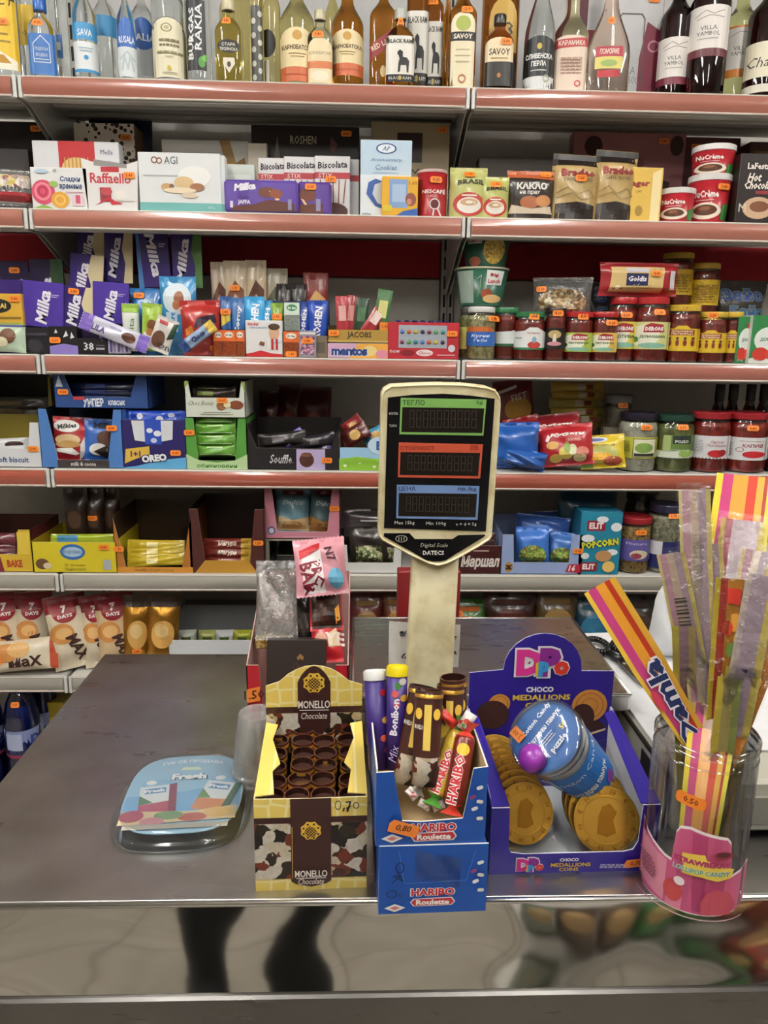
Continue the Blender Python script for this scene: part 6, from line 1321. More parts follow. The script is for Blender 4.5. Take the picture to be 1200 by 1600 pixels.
# ------------------------------------------------------------------ third shelf: chocolate bars, sweets, sauces
z = ZS['C']; Y0 = D+.012
PUR = '#4a3594'; PURD = '#33226a'
def milka(lab, u0, u1, vt, d, col=PUR, right=None, rcol=None, st=None, lean=.0, flip=False, zb=None, T=.008, vb=None, tilt=0, extra=(), dep=None):
    """flat chocolate tablet standing on end"""
    zz_ = z if zb is None else zb
    x, w, h = spot(u0, u1, vt, Y0+d, zz_)
    if vb is not None:
        top = onY((u0+u1)/2, vt, Y0+d).z; zz_ = onY((u0+u1)/2, vb, Y0+d).z; h = top-zz_
    t = thing('chocolate_bar', lab, 'chocolate bar', (x, Y0+d+.006, zz_+.0005), (-lean, tilt, 0))
    mb = MB(); mb.box(-w/2, w/2, -T/2, T/2, 0, h, col+':p', .0015)
    mb.build('wrapper', t); S = flat_S(w, h, -T/2); tx = .36 if right else .5
    art = []
    if right: art += [('p', rcol or '#d9cba0:x', [(right, 0), (1, 0), (1, 1), (right+.05, 1), (right-.06, .6), (right+.06, .35)])]
    art += list(extra)
    tw = (h/w)*.74
    art += [('t', MLK, 'Milka', tx,   .45 if not flip else .55, .3, {'rot': 82 if not flip else -82, 'w': tw, 'b': .035, 's': .15, 'res': 2})]
    art += [('r', '#cfc8e6:x', .7, .72, .9, .735), ('r', '#cfc8e6:x', .7, .68, .85, .695)] if not right else []
    mb = MB(); draw(mb, S, w, h, art); mb.build('printed_front', t)
    for s in (st or []): sticker(t, S, w, h, *s)
    return t
# left bay
milka('dark wrapped chocolate tablet with price sticker behind the yellow oval box', 3, 48, 408, .1, '#2c2148', st=[(.55, .9, '2.80')])
milka('dim chocolate tablet with dark green edge', 50, 102, 405, .1, '#2b2147', right=.6, rcol='#2c4a2a:x')
milka('purple tablet with white script behind the yellow box', -22, 38, 437, .05, PURD, tilt=0)
carton('yellow_box', 'yellow chocolate box with black oval', 'chocolates', -20, 35, 459, Y0+.02, z+.055, .03, '#d6a83a', [('e', '#1c1a14:x', .3, .66, .4, .2), ('t', '#e6c65a:x', 'BAI', .42, .66, .14, {'b': .03}), ('r', '#9cab4a:x', .0, .04, 1, .2), ('r', '#8a6a1c:x', .1, .3, .95, .36)], st=[(.82, .86, '5.80')])
carton('mint_slab_box', 'flat purple box under the yellow chocolate box', 'chocolates', -20, 37, 508, Y0+.012, z, .06, '#51589a', [('r', '#3a3f86:x', .05, .1, .95, .9)])
pack('chocolate_bar', 'pale mint green wrapped bar with brown picture under the yellow oval box', 'chocolate bar', (-22, 532), (40, 535), 40, Y0-.002, .018, '#b9cdb4', [('e', '#6a4430', .35, .6, .3, .2), ('e', '#d9d2b0:x', .6, .45, .2, .15)], seed=41)
# left part of the middle bay
milka('purple tablet leaning beside the upright with large white script', 34, 97, 440, .03, PUR, vb=512, tilt=.08)
milka('purple and cream tablet with orange price sticker', 92, 150, 448, .035, PURD, right=.62, st=[(.36, .88, '2.80')], tilt=.1, vb=515)
milka('purple and cream tablet standing in the middle of a leaning pile', 108, 160, 397, .07, PURD, right=.58, tilt=.1, vb=470)
milka('purple and cream tablet at the top of the leaning pile under the shelf', 122, 168, 355, .1, PURD, right=.55, tilt=.08, vb=420)
milka('purple and cream tablet upright behind the front purple one', 164, 208, 354, .09, PURD, right=.68, tilt=.05, vb=442)
milka('purple tablet beside the white wrapped stick, large script', 144, 200, 441, .03, PUR, tilt=.06, vb=506)
milka('purple tablet with blue edge and upside down script', 218, 268, 356, .08, PURD, flip=True, vb=450, tilt=-.03, extra=[('p', '#3c6fa8:x', [(0, 0), (.16, 0), (.12, .5), (.1, 1), (0, 1)])])
milka('purple tablet with green edge and upright script', 270, 317, 355, .08, PURD, right=.72, rcol='#4f7a3a:x', vb=450)
# supporting dark cartons that carry the upper tablets
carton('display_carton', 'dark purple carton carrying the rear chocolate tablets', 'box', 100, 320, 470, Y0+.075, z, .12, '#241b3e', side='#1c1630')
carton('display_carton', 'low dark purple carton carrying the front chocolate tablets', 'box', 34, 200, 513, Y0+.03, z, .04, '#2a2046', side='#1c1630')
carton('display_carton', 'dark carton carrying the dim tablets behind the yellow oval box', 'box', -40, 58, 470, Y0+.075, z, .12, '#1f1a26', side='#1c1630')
bag('cookie_bag', 'bright blue cookie bag with almond picture', 'biscuits', 248, 306, 432, Y0+.04, z, .04, '#3d8ec4', [('e', '#d9e6ee:x', .5, .72, .4, .2), ('e', '#8a5030', .56, .72, .14, .1), ('e', '#a8683f:x', .48, .64, .1, .06), ('r', '#bcd9ea:x', .18, .3, .5, .55), ('t', '#2a6ea4:x', 'Kvart', .34, .42, .14, {'rot': 82, 'w': .55, 'b': .03})], seed=42, wr=.003)
bag('wafer_bag', 'blue wafer pack with price sticker behind the green one', 'biscuits', 203, 252, 451, Y0+.05, z, .03, '#2f6fae', [('r', '#c9ddea:x', .45, .45, .75, .85), ('t', '#2a62a0:x', 'Kvarti', .6, .65, .2, {'rot': 84, 'w': .8})], st=[(.3, .9, '1.50')], seed=43)
pack('wafer_bar', 'white and green wafer bar with leaf top', 'snack bar', (207, 548), (203, 475), 26, Y0+.02, .012, '#dfe3da', [('r', '#8fb53a', 0, .82, 1, 1), ('t', '#4a7a3a:x', 'Vita', .5, .5, .3, {'rot': 85, 'w': 1.1})], seed=44)
pack('wafer_bar', 'lime green wafer bar with hazelnut picture', 'snack bar', (236, 548), (238, 475), 30, Y0+.018, .012, '#9fbf3f', [('r', '#dfe3da', .1, .05, .9, .4), ('e', '#7a4a2a', .5, .55, .25, .12), ('e', '#a86a3a:x', .4, .4, .2, .08)], seed=45)
pack('wafer_bar', 'white and brown wafer bar with dark lettering', 'snack bar', (246, 552), (264, 498), 34, Y0+.004, .012, '#dcd8d2', [('e', '#6a4634', .35, .35, .3, .25), ('r', '#b3323a:x', .15, .8, .55, .9), ('p', '#2a4a34:x', [(.7, .4), (1, .5), (1, .95), (.8, .9)]), ('t', '#2a3040:x', 'One', .8, .2, .22)], seed=46)
pack('milk_stick', 'white and lilac wrapped chocolate stick lying across the front', 'chocolate bar', (127, 499), (231, 540), 27, Y0-.012, .014, '#d3d2e4', [('r', '#7d63bd', 0, 0, 1, .17), ('r', '#7d63bd', 0, .85, 1, 1), ('e', '#5a382a', .5, .72, .3, .1), ('t', '#4a3a78:x', 'LILA', .62, .28, .35, {'rot': 90, 'w': .8, 'b': .03}), ('r', '#a9a6c8:x', .2, .42, .35, .6)], seed=47)
carton('truffle_box', 'plain black box of round sweets beside the mint green bar', 'sweets', 38, 78, 512, Y0+.002, z, .04, '#17151a', [('e', '#2c2a30:x', .4, .3, .3, .25), ('r', '#3a3540:x', .1, .7, .9, .8)])
carton('truffle_box', 'small black and lilac box with white chocolate drawings', 'sweets', 77, 121, 510, Y0-.004, z, .04, '#141114', [('p', '#8a78c0', [(0, 0), (1, 0), (1, .3), (.5, .38), (0, .28)]), ('p', '#e6e2e6:x', [(.5, .6), (.62, .85), (.68, .66)]), ('p', '#e6e2e6:x', [(.75, .55), (.8, .8), (.9, .6)]), ('p', '#e6e2e6:x', [(.2, .75), (.26, .9), (.32, .76)])], st=[(.22, .5, '2.30')])
carton('counter_box', 'flat black box printed with a white number', 'sweets', 121, 168, 529, Y0-.004, z, .05, '#121014', [('t', '#d8d4da:x', '38', .38, .5, .5, {'b': .02}), ('r', '#a8a2ac:x', .62, .3, .9, .42), ('r', '#6a6470:x', .62, .55, .9, .6)])
for k in range(4):
    pack('small_stick', 'thin silver and violet striped chocolate stick in a low row', 'chocolate bar', (163+12*k, 552), (161+12*k, 522), 12, Y0+.004, .01, '#b9b3cc', [('r', '#6a5a9a:x', .3, .05, .6, .95)], seed=50+k, nu=6, nv=6, group='thin violet chocolate sticks')
# red bag and diagonal bar
pack('candy_bag', 'red candy bag slumped behind the diagonal wrapped bar', 'sweets', (318, 555), (312, 470), 62, Y0+.03, .05, '#a82c28', [('p', '#e08a3a:x', [(.1, .35), (.3, .42), (.25, .55), (.08, .48)]), ('p', '#2a1c30:x', [(.3, .5), (.9, .6), (.85, .75), (.4, .68)])], st=[(.8, .12, '3.90')], seed=55, wr=.008)
pack('wafer_roll', 'blue, silver and yellow wrapped wafer bar lying at an angle', 'snack bar', (284, 545), (334, 507), 19, Y0-.01, .014, '#8fa6c4', [('r', '#d9b94a', 0, .8, 1, 1), ('r', '#2c4a86:x', 0, .0, 1, .2), ('t', '#22305c:x', 'Choco', .5, .52, .5, {'rot': 90, 'w': 1.3, 'b': .05})], seed=56)
def tictac(lab, u0, u1, vt, col, d=0, group=None, leaf=False, st=None):
    x, w, h = spot(u0, u1, vt, Y0+d, z); t = thing('mint_box', lab, 'sweets', (x, Y0+d+.008, z+.0005), group=group)
    mb = MB(); mb.box(-w/2, w/2, -.008, .008, 0, h, 'plastic', .002); mb.build('clear_case', t)
    mb = MB(); mb.box(-w/2+.0012, w/2-.0012, -.0068, .0068, .001, h*.62, 'photo|'+col+'|260', .001); mb.build('sweets_inside', t)
    c2 = '#d9662a' if not leaf else '#d6e6d9'
    mb = MB(); draw(mb, flat_S(w, h, -.008), w, h, [('r', c2, .04, .56, .96, .97), ('e', '#efe6da:x' if not leaf else '#3f8a5a:x', .5, .8, .32, .11), ('t', '#2a4a2a:x' if not leaf else '#eef4ee:x', 'tic tac', .5, .8, .09, {'w': .5, 'b': .03})]); mb.build('printed_label', t)
    for s in (st or []): sticker(t, flat_S(w, h, -.008), w, h, *s)
ORG = '#e0561e,#f07a2a,#c9441a'; WHM = '#dfe8dc,#f2f5ee,#b9d3bd'
tictac('orange sweets box on the outer side beside the diagonal bar', 333, 350, 515, ORG)
tictac('orange sweets box between two others like it', 347, 369, 515, ORG, d=-.002)
tictac('orange sweets box next to the white and red chocolate box', 367, 383, 515, ORG)
tictac('orange sweets box standing below the white mint box', 442, 468, 517, ORG, st=[(.5, .12, '1.40')])
xx = spot(442, 468, 517, Y0, z)
carton('counter_box', 'low clear stand raising the white mint box', 'box', 442, 468, 519, Y0+.02, z, .03, '#3a3432')
# white mint box on it
x, w, h = spot(443, 469, 474, Y0+.02, onY(455, 521, Y0+.02).z); zt = onY(455, 519, Y0+.02).z
t = thing('mint_box', 'white mint sweets box with green label', 'sweets', (x, Y0+.03, zt+.001))
mb = MB(); mb.box(-w/2, w/2, -.008, .008, 0, h, 'plastic', .002); mb.build('clear_case', t)
mb = MB(); mb.box(-w/2+.0012, w/2-.0012, -.0068, .0068, .001, h*.62, 'photo|'+WHM+'|220', .001); mb.build('sweets_inside', t)
mb = MB(); draw(mb, flat_S(w, h, -.008), w, h, [('r', '#d6e6d9', .04, .56, .96, .97), ('e', '#3f8a5a:x', .5, .8, .32, .11), ('t', '#eef4ee:x', 'tic tac', .5, .8, .09, {'w': .5, 'b': .03})]); mb.build('printed_label', t)
# standing snack bars
SB = [(330, 358, 410, .09, '#b9a690', '#5a3526', 'cream and brown snack bar beside the red candy bag'), (350, 386, 408, .085, '#c9b79c', '#7a4a30', 'cream and brown snack bar with price sticker'), (384, 417, 407, .088, '#c4b090', '#5a3526', 'cream and brown snack bar with zigzag picture'), (411, 450, 420, .1, '#a39880', '#4a4a34', 'dull olive snack bar beside the cream ones'), (432, 456, 444, .085, '#1f1816', '#c2622a', 'black snack bar with orange mark'), (455, 480, 444, .085, '#1c1616', '#8a8680', 'black snack bar with grey mark'), (474, 513, 427, .09, '#7a2320', '#d0a060', 'dark red wrapped bar with price sticker beside the royal blue bars')]
for i, (a, b, v, d, c_, c2, lab) in enumerate(SB):
    bag('snack_bar', lab, 'snack bar', a, b, v, Y0+d, z, .016, c_, [('p', c2, [(.1, .62), (.5, .8), (.9, .7), (.9, .55), (.5, .66), (.1, .48)]), ('r', '#a8282e:x' if i < 4 else c2+':x', .15, .1, .45, .42), ('t', '#efe6da:x', 'Fitt' if i < 4 else 'ZEST', .3, .28, .24, {'rot': 86, 'w': .7})], seed=60+i, st=[(.5, .72, '1.20')] if i in (1,) else ([(.5, .3, '1.80')] if i == 6 else None))
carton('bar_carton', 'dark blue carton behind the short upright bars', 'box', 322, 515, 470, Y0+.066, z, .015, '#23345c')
for i, (a, b, v, d, c_, txt, lab) in enumerate(((344, 362, 464, .03, '#2f5a96', '', 'blue snack bar with price sticker above the orange boxes'), (361, 384, 466, .03, '#3f6ea8', 'Corny', 'blue and yellow snack bar next to the stickered blue one'), (382, 414, 464, .028, '#3aa0d8', 'ROSHEN', 'sky blue snack bar with white vertical lettering'), (408, 426, 470, .032, '#2f8fc4', 'ROSH', 'narrow blue snack bar beside the sky blue one'), (423, 443, 474, .03, '#7fa03a', '', 'green and yellow snack bar with price sticker'), (466, 483, 473, .025, '#22409a', 'ROSHEN', 'royal blue snack bar partly hidden by its twin'), (481, 512, 470, .02, '#2347a6', 'ROSHEN', 'royal blue snack bar with full white vertical lettering'))):
    bag('snack_bar', lab, 'snack bar', a, b, v, Y0+d, z, .014, c_, ([('t', '#eef0f4:x', txt, .5, .62, .4, {'rot': 84, 'w': 1.15*(45/(b-a))**.8, 'b': .04})] if txt else [('p', '#d9c24a:x', [(.1, .5), (.9, .6), (.9, .75), (.1, .7)])]), seed=70+i, st=[(.5, .75, '1.40')] if i in (0, 4) else None)
carton('kids_chocolate_box', 'white and red chocolate box with a small photo corner', 'chocolate', 384, 441, 501, Y0-.002, z, .03, '#e4e3e2', [('p', '#b8262c', [(0, 0), (1, 0), (1, .08), (.7, .1), (.4, .18), (.2, .12), (0, .08)]), ('t', '#b8262c:x', 'kinder', .22, .9, .09, {'w': .3, 'b': .03}), ('t', '#2a5a9a:x', 'CHOCOLATE', .34, .8, .05, {'w': .5}), ('e', '#d8ab8c', .78, .66, .14, .2), ('e', '#4a3426', .78, .83, .16, .09), ('r', '#c9d4de:x', .6, .4, .98, .48), ('r', '#b8262c:x', .7, .2, .76, .5), ('r', '#efeae2:x', .6, .2, .68, .5), ('r', '#b8262c:x', .82, .2, .88, .5), ('p', '#7a4a30', [(.36, .34), (.5, .3), (.52, .4), (.4, .43)])])
carton('clear_pick_box', 'clear plastic box of purple and pink sweets with price sticker', 'sweets', 467, 494, 517, Y0-.002, z, .02, '#8f8a92', [('r', 'photo|#5a3a6a,#c96a8a,#d9d4da,#2a2430|120', .1, .08, .9, .8), ('r', '#d9d6da:x', .05, .86, .95, .95)], st=[(.5, .62, '1.80')])
carton('clear_pick_box', 'olive card box between the clear sweets box and the fruit chews', 'sweets', 490, 512, 525, Y0+.015, z, .02, '#8a7f6a', [('r', '#6a6050:x', .2, .2, .8, .7)])
# fruit chews carton with the coffee tray on it
carton('chews_box', 'lilac and orange box of fruit chews with blue lettering', 'sweets', 512, 606, 537, Y0-.003, z, .05, '#d3a9c4', [('p', '#e6a84a', [(.35, 0), (1, 0), (1, 1), (.5, 1)]), ('e', '#e6d08a:x', .7, .5, .12, .35), ('e', '#d98aa0:x', .9, .3, .1, .3), ('t', '#efeef2:x', 'mentos', .36, .46, .66, {'w': .62, 'b': .1, 'res': 2}), ('t', '#1d3a7a:x', 'mentos', .36, .46, .6, {'w': .6, 'b': .05, 'res': 2})])
zc = onY(559, 536, Y0-.003).z
tray('coffee_tray', 'gold coffee stick tray standing on the fruit chews box', 'display box', 512, 607, 512, Y0-.003, zc+.001, .05, '#a8873c', .84, .0, .0, [('t', '#3a2c14:x', 'JACOBS', .52, .46, .5, {'w': .4, 'b': .03, 'res': 2}), ('r', '#c9ab5c:x', 0, .02, 1, .12), ('p', '#6a4a1c:x', [(.48, .8), (.5, .95), (.53, .8)])], inner='#4a3a1c', st=[(.1, .6, '0.35')], hb=.04)
for i, (b_, t_, w_, c_, c2, lab) in enumerate((((536, 522), (534, 463), 20, '#a8323c', '#d9a9a4', 'bright red coffee stick sachet upright in the gold tray'), ((545, 522), (551, 462), 16, '#8c2a30', '#c98a84', 'dark red coffee stick sachet beside the first red one'), ((562, 522), (567, 466), 22, '#22402c', '#4a6a4a', 'dark green coffee stick sachet in the gold tray'), ((572, 520), (600, 478), 22, '#9c2a30', '#e6d0c8', 'red coffee sachet lying diagonally across the others'), ((592, 520), (603, 453), 24, '#3f6a3f', '#d6d28a', 'green coffee sachet with pale yellow panel'))):
    pack('coffee_sachet', lab, 'coffee sachet', b_, t_, w_, Y0+.015-.005*(i == 3), .006, c_, [('r', c2, .2, .35, .8, .75)], seed=80+i, Y1=Y0+.02, nu=6, nv=8)
carton('price_card', 'small orange price card clipped to the coffee tray', 'price tag', 593, 609, 504, Y0+.004, zc+.002, .002, '#e88a34', [('t', '#7a2410:x', '0.45', .5, .8, .14)])
# red candy box with blister of coloured balls
x, w, h = spot(606, 717, 504, Y0-.004, z); t = thing('blister_box', 'red sweets box with clear blister of coloured balls', 'sweets', (x, Y0+.016, z+.0005))
mb = MB(); mb.box(-w/2, w/2, -.02, .02, 0, h, '#ac2430', .001, top='#26284e'); mb.build('carton', t)
S = flat_S(w, h, -.02); mb = MB(); draw(mb, S, w, h, [('r', '#9fa6b0', .15, .3, .83, .92), ('e', '#7a141c:x', .28, .16, .1, .09), ('e', '#e6dcdc:x', .52, .17, .12, .09), ('t', '#b3222c:x', 'Choco', .52, .17, .08, {'w': .18, 'b': .02}), ('t', '#f0e6e4:x', 'new', .1, .2, .08), ('r', '#d8b0b0:x', .7, .1, .95, .13), ('e', '#c9ced6:x', .9, .3, .05, .1)]); mb.build('printed_front', t)
for i in range(7):
    for j in range(2):
        mb = MB(); cx, cz = (-.5+.2+.095*i)*w, (.46+.28*j)*h
        mb.loft([(.0052, .0052, 0), (.0046, .0046, .0022), (.0026, .0026, .004), (.0003, .0003, .0046)], ['#8a3a5a', '#d6b84a', '#4a7ac0', '#5a9a4a', '#3a2a4a', '#c9602a', '#2f8a8a'][(i*3+j*2) % 7]+':s', 12); o_ = mb.build('coloured_ball', t, (cx, -.0202, cz), (PI/2, 0, 0))
mb = MB(); draw(mb, S, w, h, [], off=.001)
sticker(t, S, w, h, .9, .7, '1.00')
for i in range(7):
    mb = MB(); mb.lathe([(.006, 0), (.006, .003), (.004, .005), (.0005, .0055)], '#2c2f66:s', 12); mb.build('back_blister', t, ((-.35+.115*i)*w, .0, h))

# ---- right bay: jars and pots
LIDG, LIDR, LIDY = '#2f6e46', '#a5282c', '#c9a83a'
jar('olive_jar', 'jar of green olives half hidden beside the mushroom jar', 'jar', 716, 742, 481, Y0+.03, z, '#3a3a34', 'photo|#6a7030,#8a8f44,#4a4f22|90', [('r', '#c2c46a', 0, 0, 1, 1)], (.2, .62))
jar('mushroom_jar', 'jar of sliced mushrooms with white lid and blue label', 'jar', 729, 774, 480, Y0-.002, z, '#d9d9d6', 'photo|#8a7f4a,#cfc694,#a89f6a|75', [('r', '#2f62ae', 0, 0, 1, .75), ('p', '#b8602a', [(.05, .75), (.95, .75), (.85, 1), (.1, 1)]), ('t', '#eef0f4:x', 'Кухня', .5, .52, .18, {'w': .62, 'b': .02, 's': .2}), ('t', '#eef0f4:x', 'Гъби', .5, .3, .16, {'w': .45, 's': .2})], (.26, .62), st=[(.92, .78, '3.90')])
x, w, h = spot(729, 774, 480, Y0-.002, z); ztop = z+h
# two stacked instant noodle pots
CUPA = [('r', '#9fb0a4', .04, .04, .34, .95), ('t', '#b3323c:x', 'Big', .74, .82, .12, {'b': .04, 'w': .16}), ('p', '#eef0ec:x', [(.6, .55), (.9, .55), (.92, .95), (.6, .97)]), ('t', '#b3323c:x', 'Big', .75, .82, .12, {'b': .04, 'w': .16}), ('t', '#b3323c:x', 'Lunch', .75, .66, .12, {'b': .03, 'w': .24}), ('e', '#9a4a34', .62, .3, .12, .14), ('e', '#d6b07a', .74, .16, .2, .12), ('l', '#6fa05a:x', [(.42, .2), (.5, .6)], .02), ('l', '#d9e0d6:x', [(.42, .72), (.5, .82), (.48, .6)], .015)]
def pot(lab, u0, u1, vt, vb, Y, art, taper=.78):
    zb = onY((u0+u1)/2, vb, Y+.03).z
    return tub('noodle_pot', lab, 'instant noodles', u0, u1, vt, Y, zb, '#2d5a48', art, lid='#b9b39c', taper=taper, lidh=.05, labz=(.03, .94))
pot('green instant noodle pot standing on the jars', 712, 799, 418, 478, Y0+.026, CUPA)
pot('green instant noodle pot with noodle photo stacked on another pot', 723, 803, 356, 417, Y0+.03, [('p', '#eef0ec:x', [(.1, .6), (.4, .6), (.42, .95), (.1, .97)]), ('t', '#b3323c:x', 'Big', .25, .84, .13, {'b': .04, 'w': .16}), ('t', '#b3323c:x', 'Lunch', .25, .68, .12, {'b': .03, 'w': .26}), ('e', 'photo|#8a6a24,#d9b95a,#b8923a|110', .68, .42, .24, .4), ('e', '#a8604a', .24, .1, .14, .14)], .8)
RED = 'photo|#7a1a10,#8f2415,#6a140c|60'; DRK = '#5a120c:s'
jar('sauce_jar', 'red sauce jar with green lid behind the mushroom jar', 'jar', 770, 810, 481, Y0+.03, z, LIDG, RED, [('p', '#dfe4e2', [(0, 0), (1, 0), (1, .95), (.7, .8), (0, .75)]), ('r', '#2f5a3a:x', 0, 0, 1, .14)], (.26, .62))
jar('sauce_jar', 'red chutney jar with green lid and white label', 'jar', 804, 852, 488, Y0-.002, z, LIDG, RED, [('p', '#e3e6e4', [(0, 0), (1, 0), (1, .8), (.75, 1), (.5, 1), (.35, .85), (0, .8)]), ('r', '#2f6a42:x', 0, 0, 1, .1), ('t', '#a8323c:x', 'Лютеница', .62, .75, .11, {'w': .4}), ('e', '#b33a34', .66, .22, .2, .16), ('e', '#7fa0b4:x', .66, .45, .07, .14), ('r', '#9aa8a0:x', .08, .5, .28, .56)], (.22, .68), st=[(.64, .9, '3.90')])
jar('sauce_bottle', 'narrow dark sauce bottle with black label', 'sauce', 850, 882, 482, Y0, z, '#2a1c18', RED, [('r', '#17130f', 0, 0, 1, 1), ('e', '#b9a06a:x', .5, .7, .3, .2), ('p', '#d9cfc0:x', [(.4, .3), (.6, .3), (.55, .75), (.45, .7)]), ('e', '#c98a94:x', .5, .26, .32, .1)], (.22, .62), st=[(.6, .9, '4.35')], neck=.9)
def deroni(lab, u0, u1, vt, d, c2, tall=False, st=None, txt='ЛЮТЕНИЦА', cut=None):
    return jar('relish_jar', lab, 'jar', u0, u1, vt, Y0+d, z, LIDR, RED, [('r', c2, 0, 0, 1, 1), ('e', '#e8e9d2', .35, .5, .4, .4), ('p', '#9a2430', [(.32, .62), (.86, .62), (.82, .9), (.5, .96), (.34, .86)]), ('t', '#f0e8e0:x', 'DERONI', .59, .75, .16, {'w': .46, 'b': .05}), ('t', '#3a5a2c:x', txt, .56, .46, .12, {'w': .66, 'b': .03}), ('e', '#7fae9a:x', .55, .14, .35, .1), ('e', '#3a6a34:x', .14, .36, .07, .1)], (.19, .58) if not tall else (.2, .62), st=st, neck=.9 if not tall else .8, sh=.12 if not tall else .2)
deroni('short red relish jar with green label next to the narrow sauce bottle', 880, 926, 488, -.002, '#a9bc4e', st=[(.66, .9, '4.20')])
deroni('short red relish jar with yellow orange label', 923, 964, 488, 0, '#e0b95a', st=[(.75, .78, '4.20')])
deroni('tall red relish jar half hidden behind the short yellow labelled one', 950, 998, 465, .025, '#d6c24a', True, st=[(.6, .72, '6.20')], txt='ЛЮТИВА')
deroni('tall red relish jar with white and yellow label standing free', 992, 1048, 465, 0, '#cfd08a', True, st=[(.7, .77, '5.60')], txt='ДОМАШНА')
def yel(lab, u0, u1, vt, d, st=None, zb=None, h=None, back=False):
    YA = [('r', '#d9b62e', 0, 0, 1, .88), ('p', '#d9b62e', [(.25, .87), (.75, .87), (.62, 1), (.38, 1)]), ('r', '#8c2a24:x', .16, .62, .84, .84), ('t', '#efe2b8:x', 'ДОМАШНА', .5, .77, .09, {'w': .6, 'b': .03}), ('t', '#efe2b8:x', 'ЛЮТЕНИЦА', .5, .67, .09, {'w': .6, 'b': .03})]+[('e', '#7a2a1c:x', .18+.21*k, .32, .05, .13) for k in range(4)]+[('e', '#3a2418:x', .18+.21*k, .5, .04, .05) for k in range(4)]
    if back: YA = [('r', '#d9b62e', 0, 0, 1, 1)]+lines('#8a6a1c:x', .1, .9, .1, .85, 7, 3)
    return jar('relish_jar', lab, 'jar', u0, u1, vt, Y0+d, z if zb is None else zb, LIDY, RED, YA, (.2, .64) if not back else (.2, .68), st=st, h=h, neck=.88)
yel('red relish jar with yellow label and yellow lid next to the tall jars', 1043, 1094, 477, 0, st=[(.55, .94, '8.30')])
yel('shorter red relish jar with yellow label and price on its lid', 1090, 1134, 488, 0, st=[(.5, .93, '5.20')])
yel('red relish jar with yellow label beside the tomato cartons', 1128, 1155, 488, .012)
TOM = [('p', '#2f7a44', [(0, .1), (1, .3), (1, 1), (0, 1)]), ('e', '#e6ebe4', .55, .5, .44, .26), ('t', '#2f6a5a:x', 'ДОМАТИ', .6, .5, .08, {'w': .6, 'b': .03}), ('e', '#c23a2c', .35, .2, .26, .14), ('e', '#d04a34', .75, .2, .24, .13), ('t', '#f0e8e4:x', '500 g', .3, .06, .05)]
carton('tomato_carton', 'green tomato carton half behind its white fronted twin', 'tomato carton', 1151, 1178, 495, Y0+.01, z, .04, '#2a6a42', TOM+[('t', '#c8323a:x', 'Ve', .7, .8, .12, {'b': .05})])
carton('tomato_carton', 'green and white tomato carton with red tomatoes at the shelf end', 'tomato carton', 1173, 1222, 493, Y0-.004, z, .05, '#d9ded8', TOM)
# behind and on top
zz2 = onY(960, 463, Y0+.03).z
t = bag('pasta_pack', 'red pack of fine pasta with dark blue label lying on the tall jars', 'pasta', 940, 1066, 409, Y0+.02, zz2+.001, .05, '#9a2228', [('p', '#d2b67a', [(.1, .12), (.78, .1), (.8, .86), (.12, .86)]), ('r', '#1f2450', .3, .3, .58, .66), ('t', '#e6e2e6:x', 'Goldis', .44, .5, .16, {'w': .24, 'b': .03, 's': .15}), ('r', '#c9c4ce:x', .3, .7, .58, .82), ('r', '#c9c9cc:x', .88, .2, .95, .75), ('e', '#efe6c8:x', .2, .25, .03, .06)]+[('l', '#e6d49a:x', [(.2+.08*k, .13), (.35+.06*k, .3+.03*(k % 3))], .012) for k in range(7)], st=[(.68, .66, '2.10')], seed=90, wr=.002, teeth=False)
for (u0, u1, vt, lab, bk) in ((1036, 1083, 396, 'dark jar with olive lid in the back row behind the pasta pack', True), (1077, 1124, 412, 'red jar with plain yellow text label stacked in the back row', True)):
    zb = onY((u0+u1)/2, vt+82, Y0+.12).z; hl = zb-z
    yel('jar carrying the '+lab, u0, u1, vt+86, .1, back=True, h=hl-.001)
    yel(lab, u0, u1, vt, .1, zb=zb, back=True)
zz3 = onY(878, 498, Y0+.06).z
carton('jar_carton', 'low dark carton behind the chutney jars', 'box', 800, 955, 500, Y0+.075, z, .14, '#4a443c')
pack('mushroom_bag', 'clear bag of dried mushrooms lying behind the chutney jars', 'dried mushrooms', (876, 500), (880, 434), 92, Y0+.08, .07, '', [('e', 'photo|#7a5a34,#c9b084,#4a3420,#e0d4b8|70', .5, .42, .42, .3)], fin='film2', seed=91, wr=.012, st=[(.14, .72, '5.20')], nu=16, nv=14)
for (u0, u1, vt, lab, tx) in ((916, 958, 443, 'dark snack bag with blue letters behind the relish jars', ('З', 'Б')), (1115, 1200, 438, 'dark snack bag with big multicoloured letters behind the yellow labelled jars', ('Зайо', 'Байо'))):
    bag('snack_bag', lab, 'snacks', u0, u1, vt, Y0+.12, z, .05, '#2c2624', [('t', '#6f7a74:x', tx[0], .5, .83, .17, {'b': .08, 'w': .5 if len(tx[0]) < 2 else .8}), ('t', '#2f4a94:x', tx[0], .5, .83, .15, {'b': .02, 'w': .46 if len(tx[0]) < 2 else .76}), ('t', '#6f7a74:x', tx[1], .6, .62, .17, {'b': .08, 'w': .45 if len(tx[0]) < 2 else .7}), ('t', '#2a5a8a:x', tx[1], .6, .62, .15, {'b': .02, 'w': .4 if len(tx[0]) < 2 else .66}), ('e', '#5a2a34', .8, .45, .2, .12)], seed=92)
